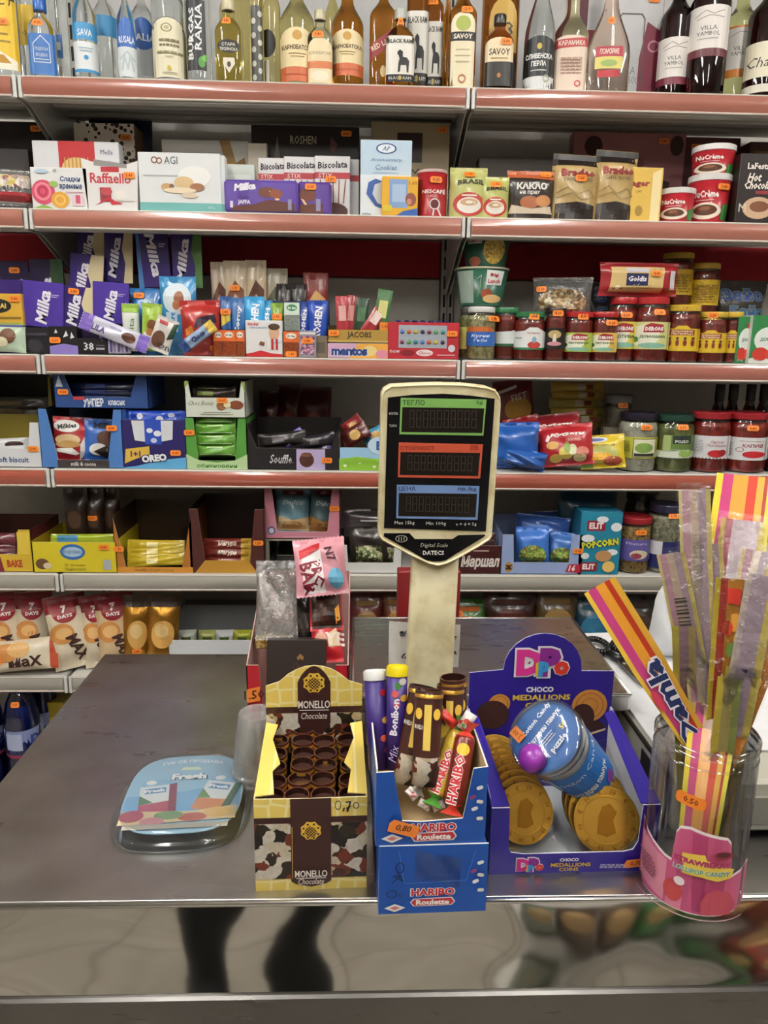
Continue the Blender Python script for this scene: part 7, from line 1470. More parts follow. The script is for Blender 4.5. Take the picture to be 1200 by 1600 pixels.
# ------------------------------------------------------------------ fourth shelf: biscuit trays, packets, pickles
z = ZS['D']; Y0 = D+.012
def inside(u, v, Y): return onY(u, v, Y)
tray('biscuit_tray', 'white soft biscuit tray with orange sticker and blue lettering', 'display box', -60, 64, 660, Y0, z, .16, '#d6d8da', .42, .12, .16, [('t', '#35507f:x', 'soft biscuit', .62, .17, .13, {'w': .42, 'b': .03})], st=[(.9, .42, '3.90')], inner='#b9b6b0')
for k, (v0, v1) in enumerate(((704, 680), (716, 697))):
    pack('biscuit_pack', ('white biscuit pack lying on top in the white tray', 'white biscuit pack with dark cookie picture low in the white tray')[k], 'biscuits', (-60, v0-4), (46, v0-8), 26, Y0+.02+.02*(1-k), .03, '#d3d4d6', [('e', '#3a2420', .35, .45, .2, .12), ('e', '#3a2420', .4, .8, .2, .12)], seed=100+k)
tray('wafer_tray', 'dark olive wafer tray behind the white soft biscuit tray', 'display box', -60, 84, 588, Y0+.13, z, .16, '#8a7a2c', .55, .03, .05, inner='#2a2418', side='#a8922c')
for k in range(3):
    pack('wafer_bar', ('dark wrapped wafer lying lowest in the olive tray', 'dark wrapped wafer lying in the middle of the olive tray', 'dark wrapped wafer lying uppermost in the olive tray')[k], 'snack bar', (-50, 655-12*k), (74, 655-12*k), 22, Y0+.16, .025, '#2a241c', [('r', '#5a4a2a:x', .3, .3, .6, .7)], seed=110+k)
# milk and cocoa tray with the long wafer tray on it
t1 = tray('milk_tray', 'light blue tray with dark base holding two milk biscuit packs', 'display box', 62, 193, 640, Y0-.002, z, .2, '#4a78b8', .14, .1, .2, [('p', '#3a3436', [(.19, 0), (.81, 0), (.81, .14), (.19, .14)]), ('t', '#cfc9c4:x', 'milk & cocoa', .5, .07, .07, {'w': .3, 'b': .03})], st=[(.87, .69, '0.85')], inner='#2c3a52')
pack('milk_biscuit', 'red and white milk biscuit pack in the light blue tray', 'biscuits', (113, 725), (113, 652), 56, Y0+.03, .03, '#a32228', [('e', '#e6e4e0', .35, .8, .34, .14), ('t', '#2a2424:x', 'Milkies', .36, .8, .11, {'w': .5, 'b': .04, 'rot': 8}), ('p', '#d9d6d2', [(.7, .05), (.98, .3), (.98, .8), (.72, .4)]), ('e', '#d6b98a', .38, .5, .34, .12), ('e', '#b98f54', .38, .4, .34, .08), ('p', '#efece6:x', [(.02, .3), (.5, .32), (.7, .2), (.6, .16), (.04, .24)])], Y1=Y0+.05, seed=120)
pack('milk_biscuit', 'blue milk biscuit pack beside the red one', 'biscuits', (156, 724), (156, 655), 46, Y0+.04, .03, '#2f5fae', [('t', '#1f2430:x', 'Milk', .6, .85, .14, {'w': .6, 'b': .05}), ('e', '#5a3626', .7, .55, .3, .18), ('e', '#e6e4de', .45, .3, .3, .14), ('p', '#2a1a16', [(.3, .25), (.75, .4), (.95, .2), (.7, .1)])], Y1=Y0+.06, seed=121)
zt = onY(160, 638, Y0+.03).z
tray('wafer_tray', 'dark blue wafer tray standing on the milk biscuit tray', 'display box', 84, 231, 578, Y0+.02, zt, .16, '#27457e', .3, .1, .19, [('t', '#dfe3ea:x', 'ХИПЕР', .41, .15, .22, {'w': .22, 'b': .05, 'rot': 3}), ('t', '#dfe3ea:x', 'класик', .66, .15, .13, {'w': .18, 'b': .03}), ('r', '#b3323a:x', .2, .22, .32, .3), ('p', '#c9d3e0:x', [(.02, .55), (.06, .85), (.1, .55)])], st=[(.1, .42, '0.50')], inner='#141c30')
for k in range(5):
    pack('wafer_bar', 'navy wrapped wafer bar stacked flat in the dark blue tray', 'snack bar', (106, 622-9*k), (208, 623-9*k), 15, Y0+.055, .03, '#16204a', [('r', '#3a4a86:x', .2, .3, .6, .6)], seed=130+k, nu=8, nv=10, group='navy wafer bars in the dark blue tray')
# blue sandwich biscuit tray
t = tray('cookie_tray', 'navy cookie tray with pale blue wave and two white cut outs', 'display box', 191, 291, 656, Y0-.003, z, .16, '#251f5c', .995, .0, .0, [('p', '#5fa8d6', [(0, 0), (1, 0), (1, .24), (.55, .17), (.2, .05), (0, .02)]), ('p', '#d6b24a', [(.02, .1), (.2, .2), (.42, .3), (.42, .46), (.05, .4)]), ('t', '#4a2a5a:x', '1+1', .2, .3, .12, {'b': .04}), ('p', '#d9dce0', [(.16, .98), (.36, .98), (.36, .55), (.2, .58)]), ('p', '#d9dce0', [(.62, .98), (.81, .98), (.79, .6), (.62, .56)]), ('r', '#2a4ab0', .36, .5, .62, 1), ('e', '#e6e8f0:x', .44, .78, .05, .05), ('e', '#e6e8f0:x', .56, .72, .06, .06), ('e', '#c9d0e6:x', .5, .58, .05, .05), ('t', '#1a1a4a:x', 'OREO', .49, .22, .18, {'w': .42, 'b': .13, 'rot': 6, 'res': 2}), ('t', '#eef0f4:x', 'OREO', .49, .22, .15, {'w': .39, 'b': .06, 'rot': 6, 'res': 2})], st=[(.83, .33, '0.40')], inner='#2a2a4a')
zt = onY(240, 654, Y0+.02).z
pack('cookie_pack', 'blue patterned cookie pack lying on the navy tray', 'biscuits', (193, 652), (289, 654), 24, Y0+.03, .04, '#2447b0', [('e', '#e6e8f0:x', .4, .3, .2, .05), ('e', '#e6e8f0:x', .6, .62, .25, .06), ('e', '#c9d0e6:x', .3, .8, .15, .05), ('r', '#7a94e0:x', .1, .1, .9, .14)], seed=140)
# green bars tray with a second tray on top
tray('green_tray', 'green tray with four green wrapped bars', 'display box', 290, 386, 654, Y0-.003, z, .16, '#4f8f3a', .17, .14, .2, [('p', '#b9d3a0', [(0, 0), (1, 0), (1, .3), (.8, .18), (.5, .13), (.2, .18), (0, .3)]), ('t', '#3f7a34:x', 'обикновени', .5, .07, .08, {'w': .66, 'b': .02})], st=[(.07, .72, '1.60')], inner='#2c4a22')
for k in range(4):
    pack('green_bar', ('lowest green wrapped bar in the green tray', 'second green wrapped bar up in the green tray', 'third green wrapped bar up in the green tray', 'topmost green wrapped bar in the green tray')[k], 'snack bar', (306, 705-17*k), (368, 704-17*k), 17, Y0+.012+.004*k, .02, '#5f9a34', [('r', '#bcd6a0:x', .1, .3, .24, .7), ('l', '#d6e6c0:x', [(.8, .1), (.85, .9)], .02)], seed=150+k, nu=8, nv=10)
zt = onY(336, 652, Y0+.02).z
tray('bar_tray', 'white and lime tray of cream filled bars standing on the green tray', 'display box', 289, 383, 596, Y0+.004, zt, .14, '#d3d8cc', .55, .06, .1, [('p', '#93b04a', [(0, .8), (.08, .98), (0, .98)]), ('p', '#93b04a', [(1, .7), (.94, .98), (1, .98)]), ('t', '#5a6a3a:x', 'Choc Bonis', .26, .4, .12, {'w': .42, 's': .3}), ('r', '#8a9070:x', .25, .08, .8, .1), ('r', '#8a9070:x', .3, .14, .75, .155), ('e', '#8a5a34', .6, .33, .08, .12), ('e', '#7a4028', .85, .36, .12, .12), ('e', '#e6d9b0:x', .7, .36, .06, .08)], st=[(.62, .48, '0.60')], inner='#3a3428')
for k in range(2):
    pack('cream_bar', ('dark wrapped cream bar at the back of the white and lime tray', 'dark wrapped cream bar in front in the white and lime tray')[k], 'snack bar', (302, 618-6*(1-k)), (368, 618-6*(1-k)), 22, Y0+.03+.03*(1-k), .03, '#2a201c', [('r', '#6a7a3a:x', .2, .1, .5, .5)], seed=156+k, nu=8, nv=10)
# dark souffle tray
tray('souffle_tray', 'black souffle tray with lilac cake panel', 'display box', 386, 531, 664, Y0-.002, z, .2, '#1c191b', .48, .0, .1, [('r', '#b9a9d0', .53, .0, .84, .46), ('e', '#4a2a20', .64, .22, .08, .16), ('e', '#6a4434', .64, .34, .06, .05), ('t', '#d6d2d6:x', 'Souffle', .36, .24, .2, {'w': .24, 's': .3, 'b': .01}), ('r', '#7a4a3a:x', .45, .15, .5, .17)], st=[(.86, .22, '0.70')], inner='#2a2624')
for k, (b_, t_, c_, lab) in enumerate((((404, 690), (478, 682), '#23201f', 'black wrapped souffle cake nearest the green bars tray'), ((440, 697), (474, 676), '#8a72c4', 'lilac wrapped souffle cake in the middle of the black tray'), ((468, 694), (524, 684), '#26212a', 'black wrapped souffle cake nearest the sponge cake tray'), ((496, 700), (524, 698), '#8a72c4', 'lilac wrapped souffle end nearest the sponge cake tray'))):
    pack('souffle_cake', lab, 'cakes', b_, t_, 22, Y0+.02+.01*(k % 2), .03, c_, [('r', '#cfc8e0:x' if k % 2 else '#5a5458:x', .3, .3, .7, .55)], seed=160+k, nu=8, nv=10)
for k, (u0, u1, vt, lab) in enumerate(((404, 440, 612, 'dark red foil bag behind the black tray, beside the lime tray'), (432, 470, 602, 'dark red foil bag in the middle behind the black tray'), (462, 518, 606, 'dark red foil bag behind the black tray, beside the sponge cakes'))):
    bag('foil_bag', lab, 'snacks', u0, u1, vt, Y0+.215, z, .05, '#4f1518', [('p', '#1c1214', [(0, 0), (1, 0), (1, .45), (.5, .3), (0, .5)]), ('e', '#7a3a2a:x', .5, .55, .2, .1)], seed=170+k, wr=.008)
tray('cake_tray', 'sky blue and green tray of small sponge cakes beside the scale', 'display box', 530, 622, 676, Y0-.003, z, .16, '#9cc6e6', .6, .0, .0, [('r', '#86b83a', 0, 0, 1, .3), ('e', '#e9e4d0:x', .1, .12, .03, .04), ('e', '#e9e4d0:x', .35, .2, .03, .03), ('e', '#e9e4d0:x', .6, .1, .03, .04), ('p', '#86b83a', [(0, .3), (.3, .36), (.7, .3), (1, .3), (1, .2), (0, .2)]), ('e', '#c3dcef:x', .72, .66, .24, .24), ('t', '#24508f:x', 'BARNI', .86, .66, .24, {'w': .46, 'b': .06})], inner='#5a4434')
for k, (b_, t_, c_, lab) in enumerate((((536, 690), (574, 668), '#5a2422', 'dark red cake pack in the sky blue tray'), ((570, 690), (606, 672), '#4a9ac0', 'blue cake pack in the sky blue tray'), ((540, 676), (566, 656), '#8a2a2c', 'red cake pack at the back of the sky blue tray'))):
    pack('cake_pack', lab, 'cakes', b_, t_, 28, Y0+.025+.02*k, .03, c_, [('e', '#d6b06a', .5, .5, .3, .2)], seed=180+k, nu=8, nv=10)
# right bay
for k, (b_, t_, w_, Y_, lab) in enumerate((((800, 735), (800, 660), 84, .03, 'shiny blue bag slumped beside the scale'), ((815, 735), (822, 702), 70, .005, 'small shiny blue bag lying in front of the other blue one'))):
    pack('blue_bag', lab, 'snacks', b_, t_, w_, Y0+Y_, .06, '#1f55a4', [], seed=190+k, wr=.014, teeth=False, nu=18, nv=16)
KR = [('t', '#f0ece6:x', 'Кубети', .54, .74, .11, {'w': .66, 'b': .05, 's': .25, 'res': 2}), ('r', '#c9605a:x', .5, .56, .8, .66), ('t', '#f0e0d8:x', 'КРАБ', .66, .61, .06, {'w': .22}), ('e', '#e0a95a', .25, .5, .12, .1), ('e', '#e6cf6a', .5, .3, .14, .16), ('e', '#dfe0b8', .62, .36, .08, .14), ('e', '#e2c25a', .3, .18, .12, .1), ('e', '#d98a7a', .8, .3, .12, .12), ('e', '#8aa04a', .52, .42, .06, .14), ('e', '#e9dca0', .74, .16, .12, .1), ('p', '#efe9e0:x', [(.12, .62), (.18, .78), (.22, .7), (.17, .58)])]
pack('crouton_bag', 'large red crouton bag with white slanted lettering', 'snacks', (886, 735), (882, 664), 84, Y0+.005, .05, '#a8232a', KR, Y1=Y0+.03, seed=200, wr=.004)
pack('crouton_bag', 'red crouton bag just behind the large one', 'snacks', (868, 730), (862, 648), 84, Y0+.06, .05, '#8f1c24', KR[:1]+KR[3:6], Y1=Y0+.09, seed=201, wr=.005)
pack('crouton_bag', 'red crouton bag tilted beside the blue bag', 'snacks', (824, 728), (812, 652), 56, Y0+.08, .05, '#9a2028', [('t', '#f0ece6:x', 'Ку', .5, .7, .2, {'b': .05, 's': .25}), ('e', '#d98a3a', .5, .4, .3, .14)], Y1=Y0+.1, seed=202)
pack('crisps_bag', 'dark red crisps bag with yellow picture at the back beside the scale', 'snacks', (806, 668), (800, 594), 62, Y0+.2, .05, '#6a1a1c', [('p', '#e6e0d8:x', [(.1, .8), (.6, .9), (.6, .84), (.1, .74)]), ('e', '#b98a34', .6, .4, .35, .25), ('t', '#d9cfc8:x', 'FIST', .65, .66, .14, {'rot': 10})], seed=203)
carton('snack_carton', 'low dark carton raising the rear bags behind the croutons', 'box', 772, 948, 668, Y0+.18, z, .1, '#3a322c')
pack('soup_packet', 'yellow soup packet with noodle picture in front of the croutons', 'soup', (942, 737), (940, 680), 68, Y0-.006, .03, '#d9bf2e', [('e', '#dfe3ec:x', .36, .86, .28, .09), ('e', '#6a78a8:x', .36, .86, .2, .05), ('t', '#3a4a2a:x', 'Supa', .5, .68, .1, {'s': .3, 'w': .6}), ('e', '#c9c97a', .45, .42, .42, .26), ('e', '#e2a92e', .45, .34, .28, .12), ('e', '#a8503a', .72, .2, .22, .14), ('p', '#7a9a4a:x', [(0, .02), (.3, .02), (.25, .16), (.05, .2)])], Y1=Y0+.012, seed=204, st=None)
for k, (u0, v_, c_) in enumerate(((906, 664, '#7a6a2a'), (909, 652, '#8a7a34'), (903, 640, '#b39a3a'), (900, 627, '#a8a04a'), (905, 614, '#b5983a'), (903, 602, '#bfa23c'))):
    pack('noodle_packet', ('olive noodle packet at the bottom of the pile', 'olive noodle packet second from the bottom of the pile', 'yellow noodle packet third from the bottom of the pile', 'pale green noodle packet in the upper half of the pile', 'yellow noodle packet second from the top of the pile', 'yellow noodle packet on the very top of the pile')[k], 'noodles', (u0-42, v_+3), (u0+40, v_+3), 18, Y0+.2, .05, c_, [('r', '#c9b9a0:x', .2, .45, .8, .6), ('r', '#7a2a20:x', .3, .62, .7, .75)], seed=210+k, nu=8, nv=10)
jar('pickle_jar', 'dim jar with grey lid standing behind the cabbage jar', 'jar', 942, 988, 617, Y0+.1, z, '#7a7a78', 'photo|#5a5444,#7a7460,#4a4436|50', [('r', '#8a8474', 0, 0, 1, 1)], (.15, .55), st=[(.66, .86, '6.20')])
jar('pickle_jar', 'jar of pale pickled cabbage with yellow label and black lid', 'jar', 970, 1029, 645, Y0, z, '#1f1c2a', 'photo|#c9c8b4,#dad8c6,#a8a690|60', [('r', '#c9c84a', 0, 0, 1, 1), ('r', '#e3e3c4', .42, .06, .96, .92), ('l', '#3a3a2a:x', [(.42, .06), (.96, .06), (.96, .92), (.42, .92), (.42, .06)], .03), ('e', '#7a9a4a', .68, .5, .22, .24), ('r', '#2a2a24:x', .45, .1, .93, .24)]+lines('#8a8a3a:x', .05, .36, .3, .85, 7, 5), (.24, .6), st=[(.7, .77, '5.50')])
jar('pickle_jar', 'jar of green gherkins with dark green lid', 'jar', 1024, 1087, 648, Y0-.002, z, '#1d3a30', 'photo|#5a6430,#7d8440,#3a4220|45', [('r', '#cfd6c6', 0, 0, 1, .3), ('r', '#5f7a3a', .3, .3, 1, 1), ('r', '#232c28', .52, .62, .92, .98), ('t', '#dfe3dc:x', 'РОДО', .72, .72, .13, {'w': .3, 'b': .04}), ('t', '#d9e0d0:x', 'Краставици', .6, .34, .14, {'w': .6}), ('e', '#8fae54', .82, .2, .14, .16), ('r', '#9fb070', .3, .3, .48, .98)], (.26, .66), st=[(.72, .8, '3.30')])
jar('pepper_jar', 'jar of red roasted peppers with scalloped white label', 'jar', 1083, 1143, 644, Y0-.002, z, '#8c1f26', 'photo|#8a140f,#a31d14,#6a0d0a|40', [('r', '#dcdcde', 0, .05, 1, 1)]+[('e', '#dcdcde', .04+.08*k, .05, .035, .05) for k in range(13)]+[('t', '#8c2a34:x', 'Люти', .68, .74, .12, {'w': .3, 's': .2}), ('t', '#8c2a34:x', 'Пиперки', .68, .58, .12, {'w': .44, 's': .2}), ('e', '#b3222c', .7, .24, .2, .16), ('e', '#8a141c:x', .82, .28, .08, .14)]+lines('#a9a9b0:x', .06, .4, .3, .85, 8, 6), (.24, .62))
jar('pepper_jar', 'jar of red peppers with price sticker and plain white label', 'jar', 1138, 1204, 645, Y0-.002, z, '#8c1f26', 'photo|#8f160f,#a82014,#6e0e0a|40', [('r', '#dcdcdc', 0, 0, 1, 1), ('t', '#8c2a34:x', 'КАПИЯ', .68, .64, .15, {'w': .42, 'b': .03}), ('r', '#b9a0a4:x', .4, .82, .9, .86), ('e', '#b3222c', .72, .26, .24, .15), ('o', '#8a5a5e:x', .42, .46, .09, .1, .8)]+lines('#b0b0b2:x', .04, .3, .2, .8, 7, 7), (.22, .6), st=[(.64, .76, '4.80')])
jar('pepper_jar', 'jar of dark red peppers cut off by the candy belts side', 'jar', 1202, 1262, 645, Y0, z, '#5a1a1c', 'photo|#7a120d,#94190f,#5e0c08|40', [('r', '#cfcfd0', 0, 0, 1, 1)], (.22, .6))
for k in range(5):
    u = 1118+21*k+(6 if k > 1 else 0)
    bottle('vinegar_bottle', 'black capped dark bottle in the row behind the pepper jars', u-11, u+11, 600, Y0+.14, z, 'g_wine', '#151413', [('r', '#2a2624', 0, 0, 1, 1)], (.1, .5), neckr=.55, body=.6, shoulder=.2, capf=.2, group='dark bottles behind the pepper jars')

# ------------------------------------------------------------------ fifth shelf
z = ZS['E']
def bars(name, cat, labs, tr_x, vs, wpx, Y, col, art, T=.025, seed=300, jit=4):
    r = random.Random(seed)
    for k, (lab, v) in enumerate(zip(labs, vs)):
        j = r.uniform(-jit, jit)
        pack(name, lab, cat, (tr_x[0], v+j*.4), (tr_x[1], v-j*.4), wpx, Y+.006*k, T, col, art, seed=seed+k, nu=8, nv=10)
tray('bake_tray', 'yellow and maroon tray of baked bars beside the bright yellow tray', 'display box', -70, 50, 828, Y0, z, .18, '#cfae34', .42, .16, .2, [('t', '#a83a24:x', 'BAKE', .76, .2, .18, {'w': .2, 'b': .05}), ('p', '#7a2430', [(.3, 0), (.62, 0), (.58, .36), (.3, .42)]), ('r', '#e0c44a', .82, .42, .98, .95)], inner='#4a2a24', side='#5a1f24')
bars('baked_bar', 'snack bar', ['maroon baked bar at the bottom of the yellow and maroon tray', 'maroon baked bar in the middle of the yellow and maroon tray', 'maroon baked bar on top of the yellow and maroon tray'], (-60, 24), (872, 858, 842), 20, Y0+.03, '#5a1f28', [('r', '#d9c9b4:x', .2, .3, .8, .6)], seed=310)
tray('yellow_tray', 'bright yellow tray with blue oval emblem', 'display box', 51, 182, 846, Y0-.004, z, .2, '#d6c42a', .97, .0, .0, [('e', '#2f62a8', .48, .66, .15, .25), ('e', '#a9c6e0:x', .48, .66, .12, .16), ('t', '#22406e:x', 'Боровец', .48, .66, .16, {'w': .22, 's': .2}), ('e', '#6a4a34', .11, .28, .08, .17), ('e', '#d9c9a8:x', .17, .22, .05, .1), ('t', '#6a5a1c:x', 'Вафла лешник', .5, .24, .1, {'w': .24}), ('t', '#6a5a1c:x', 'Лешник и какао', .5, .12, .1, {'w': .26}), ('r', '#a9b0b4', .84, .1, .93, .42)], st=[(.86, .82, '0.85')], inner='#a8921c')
for k, (u0, u1, lab) in enumerate(((98, 136, 'plain dark brown wrapped cake standing behind the yellow tray'), (130, 162, 'dark brown wrapped cake with price sticker behind the yellow tray'), (158, 186, 'narrow dark wrapped cake between the yellow tray and the brown one'))):
    bag('cake_bar', lab, 'cakes', u0, u1, 764, Y0+.06+.01*k, z, .04, '#2a1c16', [('e', '#4a3424:x', .5, .6, .3, .12), ('p', '#6a5a4a:x', [(.7, .2), (.8, .4), (.75, .42), (.65, .22)])], seed=320+k, st=[(.5, .62, '1.30')] if k == 1 else None, wr=.006)
bars('wafer_bar', 'snack bar', ['blue and green wafer bar lying at the back in the yellow tray', 'lime wafer bar lying across the yellow tray'], (80, 178), (842, 848), 16, Y0+.03, '#9fb02a', [('r', '#4a8ab0:x', .1, .1, .9, .45)], seed=325)
tray('brown_tray', 'brown open tray of yellow wrapped wafers', 'display box', 178, 300, 806, Y0-.002, z, .2, '#a86a2c', .09, .0, .14, [('r', '#c98a34', .0, .0, 1, .1), ('t', '#5a3a14:x', 'vanilla cream cocoa', .5, .05, .05, {'w': .5})], st=[(.06, .42, '1.30')], inner='#3a2a1a', side='#8a5424')
bars('yellow_wafer', 'snack bar', ['yellow wrapped wafer lying lowest in the brown tray', 'yellow wrapped wafer crossing in the brown tray', 'olive yellow wafer further up in the brown tray', 'olive yellow wafer at the top of the brown tray pile'], (200, 288), (880, 872, 862, 852), 17, Y0+.03, '#c2a92a', [('r', '#efe0a0:x', .2, .35, .7, .55)], T=.02, seed=330, jit=9)
tray('brown_tray', 'dark brown tray of red and yellow wafers', 'display box', 296, 413, 796, Y0-.002, z, .2, '#4a2420', .16, .12, .2, [('p', '#b98a34', [(.06, .0), (.9, .0), (.78, .2), (.2, .2)])], st=[(.92, .48, '1.20')], inner='#2a1a14')
bars('red_wafer', 'snack bar', ['red and gold wafer at the bottom of the dark brown tray', 'red and gold wafer in the middle of the dark brown tray', 'red and gold wafer on top in the dark brown tray'], (318, 394), (878, 864, 850), 18, Y0+.03, '#6a241c', [('t', '#efe2cc:x', 'Магура', .5, .5, .5, {'rot': 90, 'w': 1.6, 's': .25, 'b': .03}), ('r', '#c29a34', 0, .78, 1, .98)], T=.022, seed=340)
# pink croissant tray raised on a grey stand
zt = onY(472, 846, Y0+.01).z
t = thing('grey_stand', 'grey metal riser under the pink pastry tray', 'stand', (onY(472, 880, Y0+.08).x, Y0+.12, z+.0005))
mb = MB(); hh = zt-z-.001; w2 = .088
for s in (-1, 1): mb.box(s*w2-.007, s*w2+.007, -.09, -.075, 0, hh-.004, '#8f8a7c:s', .001); mb.box(s*w2-.007, s*w2+.007, .075, .09, 0, hh-.004, '#8f8a7c:s', .001)
mb.box(-w2-.007, w2+.007, -.09, .09, hh-.004, hh, '#8f8a7c:s', .001); mb.build('frame', t)
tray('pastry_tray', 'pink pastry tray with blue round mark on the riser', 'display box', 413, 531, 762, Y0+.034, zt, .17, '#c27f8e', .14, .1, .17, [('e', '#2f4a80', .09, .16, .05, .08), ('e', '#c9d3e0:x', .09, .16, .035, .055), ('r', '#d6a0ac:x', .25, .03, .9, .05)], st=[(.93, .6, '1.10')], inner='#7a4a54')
for k, (b_, t_, w_, lab) in enumerate((((456, 832), (458, 764), 54, 'pale blue and peach pastry bag in the pink tray'), ((503, 834), (508, 764), 44, 'teal and brown pastry bag in the pink tray'))):
    pack('pastry_bag', lab, 'pastry', b_, t_, w_, Y0+.07+.01*k, .04, '#6f9aa8' if k == 0 else '#4f6a70', [('r', '#7a2430:x', .2, .86, .8, .97), ('t', '#efe6e2:x', 'ELIT', .5, .92, .08, {'b': .04}), ('t', '#eef2f2:x', 'Dulce', .5, .68, .1, {'s': .3, 'w': .6}), ('p', '#d9b98a' if k == 0 else '#a8783a', [(.0, .05), (1, .05), (1, .36), (.5, .28), (0, .4)]), ('e', '#c99a5a', .5, .16, .3, .1)], seed=350+k, wr=.006, Y1=Y0+.1)
tray('snack_tray', 'black low tray of seeds under the pink pastry tray', 'display box', 432, 524, 862, Y0+.02, z, .12, '#1c1a18', .8, .0, .0, [('r', '#2a2622:x', .1, .2, .9, .7)], inner='#14120f')
# white tray of black packs left of the scale
tray('seed_tray', 'white tray of black sunflower seed packs', 'display box', 530, 628, 852, Y0-.002, z, .18, '#d9d9d6', .38, .12, .14, [('p', '#c98a3a', [(.02, .1), (.1, .1), (.1, .5), (.02, .5)]), ('t', '#4a3420:x', 'к', .06, .3, .16, {'b': .03})], inner='#8a857c')
for k, (b_, t_, w_, lab) in enumerate((((578, 884), (574, 822), 60, 'black seed pack with green picture in the white tray'), ((604, 884), (608, 826), 44, 'black seed pack beside the scale in the white tray'), ((580, 838), (580, 795), 88, 'silver crumpled seed packs heaped at the back of the white tray'))):
    pack('seed_pack', lab, 'snacks', b_, t_, w_, Y0+.02+.025*k, .035, '#2a2320' if k < 2 else '#6a6668', [('r', 'photo|#2a3a1c,#6a7a44,#c9c0a4|80', .15, .1, .85, .55)] if k < 2 else [('r', '#d9d6d4:x', .3, .6, .7, .66)], fin=':p' if k < 2 else ':f', seed=360+k, wr=.008)
# right of the scale
tray('wafer_tray', 'dark brown wafer carton with white script beside the light blue tray', 'display box', 690, 788, 842, Y0-.002, z, .18, '#3f1a1a', .8, .0, .0, [('t', '#e6ddd4:x', 'Маршал', .62, .32, .4, {'w': .62, 'b': .04, 's': .2, 'res': 2}), ('r', '#b9a49a:x', .5, .64, .75, .68)], inner='#241210')
bars('dark_wafer', 'snack bar', ['dark wafer lying in the dark brown carton', 'dark wafer with pale stripe on top in the dark brown carton'], (706, 774), (850, 842), 18, Y0+.03, '#3a1c1a', [('r', '#cfc4ba:x', .2, .4, .8, .55)], seed=370)
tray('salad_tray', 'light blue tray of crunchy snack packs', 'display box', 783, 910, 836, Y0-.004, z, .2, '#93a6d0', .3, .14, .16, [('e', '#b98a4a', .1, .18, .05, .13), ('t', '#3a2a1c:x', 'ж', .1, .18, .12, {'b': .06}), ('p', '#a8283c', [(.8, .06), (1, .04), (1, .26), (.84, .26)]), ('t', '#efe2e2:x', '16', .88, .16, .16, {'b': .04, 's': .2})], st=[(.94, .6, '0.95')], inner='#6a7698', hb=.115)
for k, (b_, t_, w_, Y_, lab) in enumerate((((832, 884), (832, 824), 52, .025, 'blue snack pack with green salad picture in the light blue tray'), ((876, 884), (882, 832), 44, .03, 'blue snack pack with brown and green picture in the light blue tray'), ((846, 842), (850, 806), 84, .08, 'blue snack pack lying at the back of the light blue tray'), ((868, 832), (866, 798), 70, .13, 'dark blue snack pack at the very back of the light blue tray'))):
    pack('crunch_pack', lab, 'snacks', b_, t_, w_, Y0+Y_, .04, ('#3f72c4', '#4a78c0', '#35569c', '#2c447c')[k], [('e', 'photo|#3f6a24,#8ab04a,#6a4a24,#a8b86a|90', .5, .3, .42, .26)] if k < 2 else [('r', '#6a8ad0:x', .1, .4, .6, .6)], seed=380+k, wr=.008, Y1=Y0+Y_+.015)
PC = [('r', '#8a1f2c', .16, .7, .6, .86), ('t', '#f0e8e6:x', 'ELIT', .38, .78, .1, {'w': .34, 'b': .05}), ('e', '#e6eaec', .52, .88, .14, .05), ('e', '#e6eaec', .86, .76, .13, .07), ('e', '#e6eaec', .2, .58, .16, .06), ('e', '#e6eaec', .8, .36, .14, .05), ('e', '#e6eaec', .16, .3, .1, .05), ('t', '#1c1c14:x', 'POPCORN', .5, .5, .13, {'w': .9, 'b': .1, 'rot': 8}), ('t', '#d6d23a:x', 'POPCORN', .5, .5, .12, {'w': .88, 'b': .05, 'rot': 8}), ('e', '#b98a5a', .6, .3, .2, .09), ('r', '#8a1f2c', .06, .06, .46, .2), ('t', '#f0e8e6:x', 'ELIT', .26, .13, .09, {'w': .3, 'b': .05}), ('e', '#e6c06a', .74, .13, .15, .09)]
carton('popcorn_box', 'teal popcorn box with white popcorn drawings', 'popcorn', 905, 970, 800, Y0-.004, z, .07, '#1f7a94', PC, side='#18607a')
bag('popcorn_bag', 'dark teal crumpled bag behind the popcorn box', 'popcorn', 872, 968, 764, Y0+.08, z, .06, '#173a4a', [], seed=390, wr=.012, teeth=False)
jar('nut_jar', 'jar of nuts with red lid and violet label', 'jar', 967, 1017, 807, Y0-.002, z, '#8c1f26', 'photo|#8a6a3a,#c9a86a,#6a4a24|110', [('r', '#5a5296', 0, 0, 1, 1), ('e', '#cfc6a4', .68, .3, .26, .22), ('e', '#8a3a4a', .62, .24, .16, .14), ('t', '#d9d2e6:x', 'Mixture', .6, .82, .12, {'w': .6})], (.24, .62), st=[(.7, .76, '5.20')], neck=.94, sh=.06)
jar('nut_jar', 'jar of pale seeds with navy label behind the belts', 'jar', 1014, 1066, 788, Y0, z, '#28263c', 'photo|#8f8d74,#b9b79c,#6a6852|90', [('r', '#d3d2d8', .1, .5, .5, 1), ('r', '#22285c', .5, 0, 1, 1), ('r', '#22285c', 0, 0, .5, .5)], (.08, .48), st=[(.74, .86, '2.70')], sh=.1)
jar('nut_jar', 'dark jar further back above the red lidded nut jar', 'jar', 978, 1030, 770, Y0+.12, z, '#2a2826', 'photo|#2a221c,#4a3a2c,#1c1612|60', [], (.2, .5))
